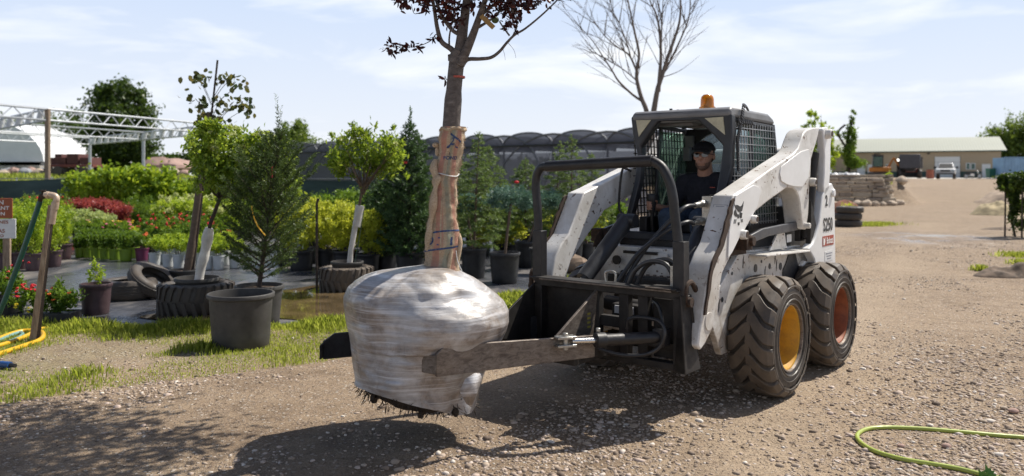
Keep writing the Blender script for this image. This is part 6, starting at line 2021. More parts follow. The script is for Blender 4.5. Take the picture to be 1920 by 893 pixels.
globe_std(1100, 14.0, 1.05, .24, 'round-headed blue spruce mostly hidden behind the far lift arm', .15, .35, 0)

def feathery(px_, Yb, top, w, label, pr=.19, ph=.44, nb=46, lean=0.0, mt='hemlock', z0=None):
    b = at(px_, Yb); t = thing('feathery_conifer', label, 'tree', b)
    if pr: pot_parts(t, pr, ph, MT['pot_black'], n=32)
    H = zh(top, Yb)
    conifer(t, H, (ph * .8 if z0 is None else z0), lambda q: w * float(np.interp(q, [0, .15, .4, .7, .9, 1], [.75, 1, .85, .55, .28, .05])), nb, lambda q: .30, (.050, .013), LM[mt], lean=(lean, 0), tw=10, dens=34, droop=.35, trunk=.024, tmt='stem')
    return t
feathery(888, 11.95, 250, .42, 'drooping feathery conifer rising just right of the burlap trunk', lean=.08, nb=56)
feathery(1038, 14.2, 268, .42, 'drooping feathery conifer behind the guard hoop, left of its taller twin', pr=0, ph=.4, lean=.12, nb=50)
feathery(1072, 13.7, 255, .46, 'tall drooping feathery conifer in a black pot left of the far lift arm', pr=.195, ph=.43, nb=56)
feathery(826, 14.5, 300, .40, 'drooping feathery conifer behind the burlap trunk', pr=.17, ph=.4, nb=40)
def lone_pot(px_, Yb, r, h, mt, label, name='plant_pot'):
    t = thing(name, label, 'pot', at(px_, Yb)); pot_parts(t, r, h, MT[mt], n=32); return t
feathery(705, 14.6, 330, .50, 'dark drooping conifer in shade behind the slim flowering standard', pr=.18, ph=.4, nb=60, mt='spruce')
feathery(850, 15.6, 262, .58, 'broad drooping conifer mostly hidden behind the burlap trunk', pr=0, ph=.4, nb=70)
feathery(925, 15.2, 275, .60, 'broad drooping conifer behind the front globe spruce', pr=0, ph=.4, nb=74, lean=-.1)
feathery(985, 15.8, 300, .60, 'broad drooping conifer between the front globe spruce and the guard hoop', pr=0, ph=.4, nb=70)
feathery(1110, 15.0, 290, .55, 'broad drooping conifer partly behind the far lift arm', pr=0, ph=.4, nb=60)
lone_pot(1019, 12.35, .215, .41, 'pot_dusty', 'black pot of bare soil right behind the hoop upright')
lone_pot(876, 12.0, .105, .19, 'pot_grey', 'small grey pot at the foot of the feathery conifer beside the burlap')
lone_pot(598, 14.0, .16, .28, 'pot_black', 'low black pot standing behind the thin black stake')

# dark spruces at the centre-left
Y = 12.4
t = thing('dark_spruce', 'tall dark spruce with a red tag left of the burlap trunk', 'tree', at(768, Y))
conifer(t, zh(232, Y), .05, lambda q: .50 * float(np.interp(q, [0, .1, .35, .55, .75, .9, 1], [.8, 1, 1.0, .82, .60, .34, .06])), 130, .45, (.050, .015), LM['spruce'], tw=11, dens=34, trunk=.03, tip_bare=.30)
m = MB(); m.box((-.04, -.34, 1.72), (.09, .01, .03)); m.build('red_tag', FM['red'], t)
pot_parts(t, .22, .35, MT['pot_black'])
t = thing('dark_spruce', 'broad squat dark spruce in the shade left of the tall tagged spruce', 'tree', at(722, Y + .5))
conifer(t, zh(345, Y), .05, lambda q: .42 * float(np.interp(q, [0, .1, .4, .7, .9, 1], [.8, 1, .95, .7, .4, .1])), 90, .45, (.055, .017), LM['spruce'], tw=10, dens=32, trunk=.03)
pot_parts(t, .2, .33, MT['pot_black'])

# ---- shrubs
def shrub(name, label, cat, loc, pr, ph, blobs, n, L_, W_, mt, potmt='pot_black', group=None, clumps=22, up=.6, tmpl=LEAF6, spread=.24, st=5):
    t = thing(name, label, cat, loc, random.uniform(0, 6.28), group)
    if pr: pot_parts(t, pr, ph, MT[potmt], n=20)
    if st: stems(t, ph * .8, blobs[0][2], blobs[0][3] * .6, st, .007)
    foliage('leaves', blobs, n, L_, W_, LM[mt], t, clumps=clumps, up=up, tmpl=tmpl, spread=spread)
    return t
ORD = ['first', 'second', 'third', 'fourth', 'fifth', 'sixth', 'seventh', 'eighth', 'ninth', 'tenth', 'eleventh', 'twelfth', 'thirteenth', 'fourteenth']
def row(proto, spec, lab=None, front=None, fb=('front', 'back')):
    """copies of proto; each label counts along its row from the left"""
    px0 = 960 + proto.location.x / proto.location.y * 1500
    items = [(px0, proto.location.y, proto)]
    for i, (px_, Yb, s_) in enumerate(spec):
        items.append((px_, Yb, place_copy(proto, at(px_, Yb), random.uniform(0, 6), sc=s_)))
    if lab is None: return
    def name(group, suffix):
        group.sort(key=lambda q: q[0])
        for i, (_, _, o) in enumerate(group):
            o['label'] = lab + ', ' + ORD[i] + ' from the left' + suffix
    if front is None: name(items, '')
    else:
        name([q for q in items if q[1] <= front(q[0])], ' in the ' + fb[0] + ' row')
        name([q for q in items if q[1] > front(q[0])], ' in the ' + fb[1] + ' row')
yg = shrub('yellow_shrub', 'bushy yellow-green shrub in a black pot in the row beside the wrapped standard', 'shrub', at(565, 12.9), .20, .32,
           [(0, 0, .66, .34, .32, .36), (-.16, 0, .8, .2, .2, .24), (.18, .05, .78, .2, .2, .24), (0, -.1, .95, .16, .16, .14)], 5200, .048, .020, 'yellowgreen', group='yellow-green shrubs in the row beside the wrapped standard', clumps=24, spread=.2)
row(yg, ((612, 13.2, 1.02), (648, 12.8, 1.02), (690, 12.6, .92), (540, 13.6, .95), (590, 14.4, 1.05), (640, 14.6, 1.0)), 'yellow-green shrub beside the wrapped standard', lambda q: 13.9)
dk = shrub('dark_shrub', 'loose dark green shrub in shade behind the row of potted conifers', 'shrub', at(940, 16.5), .2, .3,
           [(0, 0, .62, .45, .42, .40), (-.25, 0, .8, .3, .3, .3), (.25, .05, .75, .3, .3, .3)], 3600, .075, .035, 'mid', group='dark shrubs in shade behind the potted conifers', clumps=22)
row(dk, ((845, 16.8, 1.0), (890, 17.4, 1.1), (990, 17.0, 1.0), (1040, 16.8, 1.1), (1090, 17.5, 1.0), (800, 17.0, 1.1), (1130, 16.2, 1.0), (730, 17.5, 1.2), (690, 16.6, 1.0), (760, 15.4, .9), (660, 18.5, 1.2), (620, 18.0, 1.1)), 'dark green shrub behind the potted conifers')
br = shrub('golden_shrub', 'bright golden-leaved shrub glowing low between the potted conifers', 'shrub', at(1075, 15.6), .2, .25,
           [(0, 0, .50, .38, .36, .28), (-.2, 0, .62, .2, .2, .2)], 2800, .06, .030, 'yellowgreen', group='golden shrubs between the potted conifers', clumps=20)
row(br, ((1040, 15.5, .9), (905, 15.2, .75), (1115, 14.9, 1.0), (960, 15.4, .8), (850, 15.0, .7)), 'golden-leaved shrub between the potted conifers')

# ---- left beds: every pot a thing of its own
bx = shrub('potted_boxwood', 'upright yellow-green bush with dark base in a brown-purple pot behind the sign', 'shrub', at(66, 12.9), .155, .28,
           [(0, 0, .55, .20, .20, .34), (0, 0, .80, .19, .19, .22)], 2600, .042, .022, 'bright', 'pot_brown', group='yellow-green bushes in brown pots behind the sign', clumps=22)
row(bx, [(36, 13.1, 1.0), (10, 13.0, 1.0), (98, 13.4, .98), (52, 14.0, 1.05), (86, 14.2, 1.05), (20, 14.3, 1.08), (118, 14.6, 1.0), (-12, 13.6, 1.05), (70, 15.2, 1.1), (38, 15.5, 1.1), (104, 15.6, 1.05)], 'yellow-green bush in a brown pot', lambda q: 13.7)
lm = shrub('lime_potted_plant', 'leafy perennial in a lime green pot at the front of the flower bed', 'potted plant', at(150, 14.9), .095, .185,
           [(0, 0, .31, .13, .13, .12)], 850, .045, .020, 'mid', 'pot_lime', group='plants in lime green pots along the front of the flower bed', clumps=16, st=3)
row(lm, [(165, 14.9, 1.0), (181, 14.75, 1.05), (198, 14.6, 1.08), (216, 14.45, 1.12), (236, 14.3, 1.15), (158, 15.6, 1.1), (176, 15.6, 1.1), (194, 15.4, 1.1), (213, 15.2, 1.1), (232, 15.1, 1.1), (250, 14.8, 1.1)], 'plant in a lime green pot', lambda q: 14.95 - (q - 150) * .0072 + .12)
pk = shrub('pink_rose', 'low rose bush with pink blooms behind the row of lime green pots', 'rose', at(150, 16.6), .12, .22,
           [(0, 0, .38, .19, .19, .17)], 1300, .045, .022, 'mid', 'pot_lime', group='pink rose bushes behind the lime green pots', clumps=16, st=3)
flowers('blooms', [(random.uniform(-.16, .16), random.uniform(-.16, .16), random.uniform(.46, .58)) for _ in range(5)], .022, FM['pink'], pk)
row(pk, [(172, 16.4, 1.0), (194, 16.2, 1.0), (216, 16.0, 1.0), (238, 15.8, 1.0), (160, 17.4, 1.0), (186, 17.2, 1.05), (212, 17.0, 1.0), (236, 16.8, 1.0)], 'pink rose bush behind the lime pots', lambda q: 16.6 - (q - 150) * .009 + .25)
t = shrub('potted_rose', 'rose with one orange bloom in a purple pot at the corner of the bed', 'rose', at(266, 14.35), .115, .225, [(0, 0, .36, .16, .16, .15)], 900, .045, .022, 'mid', 'pot_purple', clumps=14, st=3)
flowers('bloom', [(-.02, -.10, .47), (-.04, -.10, .46)], .032, FM['orange'], t)
t = shrub('potted_rose', 'rose bush in a dark purple pot tucked behind the orange-bloomed one', 'rose', at(256, 14.9), .10, .20, [(0, 0, .32, .13, .13, .13)], 500, .045, .022, 'mid', 'pot_purple', clumps=12, st=2)
wp = shrub('white_potted_shrub', 'low yellow-green shrub in a white pot at the front right of the bed', 'potted plant', at(290, 13.5), .095, .225,
           [(0, 0, .36, .17, .17, .13)], 1300, .038, .018, 'bright', 'pot_white', group='yellow-green shrubs in white pots at the front of the bed', clumps=18, st=3)
row(wp, [(315, 13.35, 1.0), (335, 13.2, 1.02), (356, 13.1, 1.0), (388, 13.0, 1.05), (410, 13.0, 1.0), (302, 14.1, 1.05), (326, 14.0, 1.1), (350, 13.9, 1.1), (374, 13.8, 1.1), (398, 13.7, 1.1), (420, 13.6, 1.1), (440, 13.2, 1.0)], 'yellow-green shrub in a white pot', lambda q: 13.6)
rr = shrub('red_rose', 'rose bush with scattered red blooms standing in the middle of the flower bed', 'rose', at(280, 15.6), .12, .22,
           [(0, 0, .42, .22, .22, .2)], 1400, .045, .022, 'mid', 'pot_black', group='red rose bushes in the middle of the flower bed', clumps=16, st=3)
flowers('blooms', [(random.uniform(-.18, .18), random.uniform(-.18, .18), random.uniform(.52, .68)) for _ in range(4)], .026, FM['red'], rr)
row(rr, [(305, 15.4, 1.0), (332, 15.2, 1.05), (358, 15.0, 1.0), (385, 14.9, 1.05), (270, 16.8, 1.0), (298, 16.6, 1.05), (326, 16.4, 1.05), (354, 16.2, 1.05), (382, 16.0, 1.1), (408, 15.4, 1.05), (300, 17.8, 1.0), (330, 17.6, 1.0)], 'red rose bush in the middle bed', lambda q: 15.75)
og = shrub('orange_rose', 'rose bush with small orange and coral blooms among the red ones', 'rose', at(260, 15.9), .12, .22,
           [(0, 0, .36, .2, .2, .18)], 1100, .045, .022, 'bright', 'pot_black', group='orange rose bushes among the red ones', clumps=16, st=3)
flowers('blooms', [(random.uniform(-.18, .18), random.uniform(-.18, .18), random.uniform(.46, .58)) for _ in range(4)], .020, FM['orange'], og)
row(og, [(318, 15.9, 1.0), (345, 15.6, 1.0), (372, 15.4, 1.0), (395, 16.5, 1.0), (288, 16.2, 1.0), (425, 14.6, 1.0)], 'orange rose bush among the red roses')
vg = shrub('variegated_shrub', 'pale cream-variegated shrub left of the yellow flowers in the bed', 'shrub', at(125, 18.4), .15, .25, [(0, 0, .50, .27, .27, .22)], 1700, .05, .026, 'pale', group='cream-variegated shrubs in the back of the bed', clumps=18, st=3)
row(vg, [(145, 18.2, 1.0), (165, 18.4, 1.05), (185, 18.0, 1.0), (120, 19.2, 1.05), (155, 19.3, 1.0), (200, 18.6, .9)], 'cream-variegated shrub at the back of the bed', lambda q: 18.5)
yf = shrub('yellow_flowering_plant', 'low plant covered in bright yellow flowers between the variegated shrubs and roses', 'potted plant', at(190, 17.5), .12, .2, [(0, 0, .36, .22, .22, .15)], 900, .045, .022, 'bright', group='yellow flowering plants in the bed', clumps=14, st=3)
flowers('blooms', [(random.uniform(-.2, .2), random.uniform(-.2, .2), random.uniform(.44, .54)) for _ in range(16)], .026, FM['yellow'], yf)
row(yf, [(210, 17.5, 1.0), (228, 17.4, 1.0)], 'yellow-flowered plant in the bed')
hy = shrub('white_hydrangea', 'hydrangea bush with creamy white flower heads at the back of the bed', 'shrub', at(305, 18.6), .18, .26, [(0, 0, .62, .34, .32, .34)], 1900, .06, .032, 'bright', group='white hydrangeas at the back of the bed', clumps=18, st=4)
foliage('blossom', [(0, -.05, .78, .32, .30, .24)], 900, .04, .03, LM['cream'], hy, clumps=14, spread=.13, shell=1.0)
row(hy, [(330, 18.4, 1.0), (355, 18.2, 1.05), (380, 18.0, 1.1), (405, 17.8, 1.1), (345, 19.2, 1.1), (430, 17.0, 1.1), (318, 19.2, 1.05)], 'white hydrangea at the back of the bed', lambda q: 18.7)
bb = shrub('red_barberry', 'dense red-leaved barberry bush in front of the green screen fence', 'shrub', at(138, 20.4), .18, .25, [(0, 0, .60, .36, .34, .34)], 2400, .05, .03, 'red', group='red-leaved barberry bushes by the screen fence', clumps=22, st=3)
row(bb, [(160, 20.2, 1.05), (182, 20.2, 1.0), (205, 20.0, 1.05), (224, 19.4, .95), (148, 21.0, 1.05), (172, 21.0, 1.05), (196, 20.8, 1.05)], 'red barberry by the screen fence', lambda q: 20.6)
gm_ = shrub('green_mound', 'dense rounded dark-green mound shrub between barberry and hydrangeas', 'shrub', at(240, 21.0), .2, .2, [(0, 0, .52, .46, .42, .42)], 2400, .05, .022, 'mid', group='rounded green mound shrubs by the fence', clumps=30, st=2)
row(gm_, [(262, 20.8, 1.05), (282, 20.8, 1.0), (318, 21.2, 1.0), (430, 20.6, 1.1), (460, 20.0, 1.2), (252, 21.6, 1.1)], 'green mound shrub by the fence')
rg = shrub('tall_rose', 'tall red-blooming rose rising behind the bushes near the screen fence', 'rose', at(78, 19.2), .14, .3, [(0, 0, .75, .26, .26, .3)], 1100, .05, .026, 'mid', group='tall red roses by the screen fence', clumps=16, st=4)
flowers('blooms', [(random.uniform(-.22, .22), random.uniform(-.2, .2), random.uniform(.85, 1.05)) for _ in range(6)], .03, FM['red'], rg)
row(rg, [(96, 19.0, 1.0), (110, 19.6, 1.0), (60, 19.8, 1.0)], 'tall red rose by the screen fence')
tv = shrub('leafy_vine_shrub', 'tall loose yellow-green shrub sprawling over the screen fence', 'shrub', at(165, 22.2), 0, 0, [(0, 0, .9, .55, .4, .75), (.3, 0, 1.35, .4, .3, .35), (-.3, 0, 1.2, .35, .3, .4)], 1700, .12, .075, 'bright', group='loose shrubs sprawling over the screen fence', clumps=22, st=8, up=.2)
stems_ = tv
row(tv, [(195, 22.0, 1.0), (225, 22.1, 1.05), (255, 21.9, 1.0), (285, 22.0, 1.08), (310, 22.2, .95), (350, 22.0, .85), (385, 21.6, .9), (425, 21.4, 1.0), (470, 21.5, 1.0)], 'loose shrub sprawling over the screen fence')
# yellow flower flat in front of the bed
t = thing('flower_tray', 'shallow dark red tray of yellow flowers at the left end of the lime pots', 'flower tray', at(118, 16.4))
m = MB(); m.ring([(-.22, -.15), (.22, -.15), (.22, .15), (-.22, .15)], [(-.205, -.135), (.205, -.135), (.205, .135), (-.205, .135)], 0, .09, 'z'); m.box((0, 0, .05), (.41, .27, .02)); m.build('tray', simple('maroon_tray', (.10, .02, .02), .5), t)
foliage('leaves', [(0, 0, .12, .2, .13, .05)], 300, .05, .025, LM['pale'], t, clumps=12)
flowers('flowers', [(random.uniform(-.2, .2), random.uniform(-.13, .1), random.uniform(.13, .19)) for _ in range(14)], .022, FM['yellow'], t)
for px_, l_ in ((106, 'white plastic bucket standing behind the tray of yellow flowers'), (124, 'grey plastic bucket beside the white one behind the flower tray')):
    t = thing('bucket', l_, 'bucket', at(px_, 17.0)); pot_parts(t, .12, .24, MT['pot_white'] if px_ < 110 else MT['pot_grey'], rim=False)
    foliage('leaves', [(0, 0, .42, .16, .16, .16)], 500, .05, .025, LM['mid'], t, clumps=12)

# ---- screen fence with posts
t = thing('screen_fence', 'dark green windscreen fabric fence along the back of the nursery bed', 'fence', (-11, 22.9, float(gz(-11, 22.9))))
m, nt, b = mat('green_windscreen')
f = noise(nt, 1.1, 5, .6, .6, mapped(nt, (.5, 1, 3)))
nt.links.new(ramp(nt, f, [(.35, (.018, .040, .036)), (.6, (.040, .072, .063)), (.8, (.065, .10, .088))]), b.inputs['Base Color']); b.inputs['Roughness'].default_value = .7
bump(nt, b, f, .5, .05)
mb = MB(); V = []; F = []
xs_ = np.linspace(-13, 6.6, 110)
for i, x in enumerate(xs_):
    for j in range(8):
        zz_ = j / 7 * 1.44 - .03 * math.sin(x * 1.3) * (j == 7) - .02
        V.append((x, .06 * math.sin(x * 1.9 + j * .5) * math.sin(j / 7 * math.pi) + .02 * math.sin(x * 5), zz_))
    if i:
        for j in range(7): F.append(((i - 1) * 8 + j, i * 8 + j, i * 8 + j + 1, (i - 1) * 8 + j + 1))
mb.add(V, F); o = mb.build('windscreen', m, t, smooth=80, weld=False)
for k in range(8):
    mb = MB(); mb.cyl((-12.8 + k * 2.75, .09, -.1), (-12.8 + k * 2.75, .09, 1.5), .03, n=8); mb.build('fence_post', MT['fitting'], t)
mb = MB(); mb.tube([(-13, .05, 1.45), (6.6, .05, 1.45)], .012, 5); mb.build('top_wire', MT['fitting'], t)
m = MB(); m.box((0, 0, .8), (.14, .14, 1.6)); o = m.build('timber_post', MT['dark_stem'], None, loc=at(330, 22.4), bevel=.01); tag(o, 'dark square timber post rising above the screen fence', 'post')
# rock lying by the far arm
m = MB(); m.ell((0, 0, .12), (.24, .2, .15), n=12, m=8); m.v = [(x * (1 + .3 * vnoise((x, y, z), 6, 1)), y * (1 + .3 * vnoise((x, y, z), 6, 2)), z * (1 + .2 * vnoise((x, y, z), 7, 3))) for x, y, z in m.v]
MT['rock'] = simple('brown_rock', (.24, .17, .12), .9, 0, .4, 6, .8)
o = m.build('rock', MT['rock'], None, loc=at(1078, 12.6), smooth=20); tag(o, 'brown rock on the ground between the far lift arm and the pots', 'rock')
# ------------------------------------------------------------------ background
MT['galv'] = simple('galvanised_steel', (.46, .48, .50), .45, .35, .12, 4)
# ---- open galvanised frame
def build_frame():
    A = Vector((-13.7, 23.6, 0)); B = Vector((-11.4, 30.8, 0)); Cc = Vector((-22.0, 41.7, 0)); D = A + Cc - B
    base = A.copy(); base.z = float(gz(A.x, A.y))
    t = thing('greenhouse_frame', 'open galvanised truss frame of an uncovered greenhouse beyond the screen fence', 'frame', base)
    zt, zb = 3.50, 3.17
    def truss(P, Q, n):
        m = MB(); P = Vector(P) - base; Q = Vector(Q) - base; P.z = Q.z = 0
        up = Vector((0, 0, zt - base.z)); dn = Vector((0, 0, zb - base.z))
        m.tube([P + up, Q + up], .036, 6); m.tube([P + dn, Q + dn], .032, 6)
        for k in range(n):
            a = P.lerp(Q, k / n); c = P.lerp(Q, (k + .5) / n); b = P.lerp(Q, (k + 1) / n)
            m.tube([a + dn, c + up], .018, 5); m.tube([c + up, b + dn], .018, 5)
        m.build('truss', MT['galv'], t, smooth=60)
    ext = (B - A)
    truss(A - ext * .9, A, 9); truss(A, A + ext * 1.0, 11)
    truss(A, D, 12)
    M1 = A.lerp(D, .5); M2 = B.lerp(Cc, .5)
    truss(M1 - ext * .9, M1, 9); truss(M1, M2, 10); truss(D - ext * .6, D, 6); truss(D, Cc, 10); truss(Cc, B, 15)
    for P in (A, M1, M2, Cc, D, B, A - ext * .9):
        z0 = float(gz(P.x, P.y)) - base.z; P_ = P - base; P_.z = 0
        m = MB(); m.tube([P_ + Vector((0, 0, z0 - .1)), P_ + Vector((0, 0, zt - base.z))], .075 if P is not A else .08, 8)
        m.build('post', MT['galv'] if P is not A else MT['wood'], t)
    # white tubes hanging between the chords
    for (P, Q, n, s) in ((A, D, 12, (.05, .95)), (Cc, B, 15, (.04, .98))):
        for k in range(n):
            c = P.lerp(Q, s[0] + (s[1] - s[0]) * k / (n - 1)) - base
            m = MB(); m.tube([(c.x - .05, c.y, zb - base.z - .02), (c.x + .05, c.y, zt - base.z + .02)][::-1], .095, 10)
            m.build('white_tube', MT['paper'], t)
build_frame()

# ---- white quonset on a block wall
t = thing('quonset_building', 'white fabric arched shed on a grey block wall at the far left', 'building', (-41.5, 62, float(gz(-41.5, 62))))
m = MB()
pr = [(5.2 * math.cos(a), 1.15 + 3.3 * math.sin(a)) for a in np.linspace(0, math.pi, 20)]
m.prism([(x, z) for x, z in pr], 0, 16, 'y')
m.build('roof', simple('white_fabric', (.72, .73, .75), .6, 0, .06, 1), t)
for sx in (-1, 1):
    for i in range(8):
        for j in range(2):
            m = MB() if (i == 0 and j == 0) else m
            m.box((5.3 * sx, 1.0 + i * 2.0, -.3 + j * .75 + .3), (.7, 1.96, .72))
    m.build('block_wall', simple('concrete_block', (.34, .32, .29), .9, 0, .25, 2, .4), t, bevel=.03)
    m = MB()
for i in range(6):
    m.box((-4.6 + 1.8 * i, -.3, .25), (1.76, .7, 1.2))
m.build('front_wall', MT['pot_white'] if False else simple('grey_block', (.32, .30, .27), .9, 0, .3, 2, .4), t, bevel=.03)

def rocks_at(name, label, cat, px_, Yb, sizes, mt, group=None, dz=0):
    x = (px_ - 960) / 1500 * Yb
    o = None
    m = MB()
    rx, ry, rz_ = sizes
    m.ell((0, 0, rz_ * .7), (rx, ry, rz_), n=10, m=7)
    s = 1.2 / max(sizes); sd = random.random() * 50
    m.v = [(a * (1 + .35 * vnoise((a, b, c), s, sd)), b * (1 + .35 * vnoise((a, b, c), s, sd + 3)), c * (1 + .3 * vnoise((a, b, c), s, sd + 5))) for a, b, c in m.v]
    o = m.build(name, mt, None, loc=(x, Yb, float(gz(x, Yb)) + dz), smooth=25)
    return tag(o, label, cat, group)
pink = simple('pink_stone', (.36, .24, .20), .9, 0, .3, 2, .6); tan = simple('tan_stone', (.42, .34, .26), .9, 0, .3, 2, .6); gry = simple('grey_stone', (.26, .27, .29), .9, 0, .3, 2, .6)
# flat-topped pink stone stack on the far hill, boulders at its foot
for i, (px_, w_) in enumerate(((300, .9), (318, .9), (335, .8))):
    rocks_at('stone_pile', ['left', 'middle', 'right'][i] + ' section of the pink stone heap on the hill beside the big round tree', 'stone heap', px_, 54, (w_ * 1.1, 1.0, .55), pink, dz=.35)
for i, (px_, r_, mt_, d_) in enumerate(((268, .55, tan, 'tan boulder closest to the big round tree trunk'), (285, .5, tan, 'tan boulder below the left end of the pink stone heap'), (298, .42, tan, 'small tan boulder under the middle of the pink stone heap'), (312, .45, gry, 'grey boulder under the pink stone heap'), (328, .40, tan, 'tan boulder below the right end of the pink stone heap'), (345, .38, pink, 'pinkish boulder just right of the stone heap'))):
    rocks_at('boulder', d_, 'boulder', px_, 52, (r_, r_ * .8, r_ * .75), mt_)
for i in range(12):
    rocks_at('boulder', ['pale', 'grey', 'pinkish'][i % 3] + ' stone, ' + ['first', 'second', 'third', 'fourth', 'fifth', 'sixth', 'seventh', 'eighth', 'ninth', 'tenth', 'eleventh', 'twelfth'][i] + ' from the left in the stone line on the grassy rise', 'boulder', 4 + i * 11 + random.uniform(-2, 2), 51 + random.uniform(-1, 1), (.42, .4, random.uniform(.18, .32)), [tan, gry, pink][i % 3])
# red flatbed trailers on the rise
def trailer(px_, Yb, L_, label, col):
    x = (px_ - 960) / 1500 * Yb; t = thing('flatbed_trailer', label, 'trailer', (x, Yb, float(gz(x, Yb))))
    m = MB(); m.box((0, 0, .62), (L_, 1.5, .16)); m.build('deck', col, t, bevel=.02)
    m = MB(); 
    for k in range(3): m.box((-L_ * .3 + k * L_ * .3, 0, .92 + .12 * (k % 2)), (L_ * .27, 1.2, .42 + .2 * (k % 2)))
    m.build('load', simple('dark_red_load', (.10, .035, .03), .8, 0, .3, 3), t, bevel=.02)
    for sx in (-.3, .3):
        for sy in (-.78, .78):
            m = MB(); m.cyl((sx * L_, sy - .09, .30), (sx * L_, sy + .09, .30), .30, n=16); m.build('wheel', MT['rubber'], t, bevel=.03)
trailer(146, 49, 2.6, 'dark red loaded flatbed trailer on the grassy rise left of the round tree', simple('trailer_red', (.16, .04, .03), .7))
trailer(119, 50.5, 1.6, 'small grey-topped trailer parked left of the dark red one on the rise', gry)
for i, (px_, h_, l_) in enumerate(((31, .9, 'first thin stake from the left standing in the grassy field'), (97, .95, 'second thin stake standing in the grassy field'), (117, .7, 'short white pipe stub standing in the field'), (152, .7, 'white pipe stub right of the post in the field'))):
    x = (px_ - 960) / 1500 * 38; m = MB(); m.tube([(0, 0, 0), (0, 0, h_)] + ([(0, 0, h_), (.35, 0, h_ - .05)] if i > 1 else []), .035, 6); o = m.build('stake', MT['galv'], None, loc=(x, 38, float(gz(x, 38)))); tag(o, l_, 'stake')

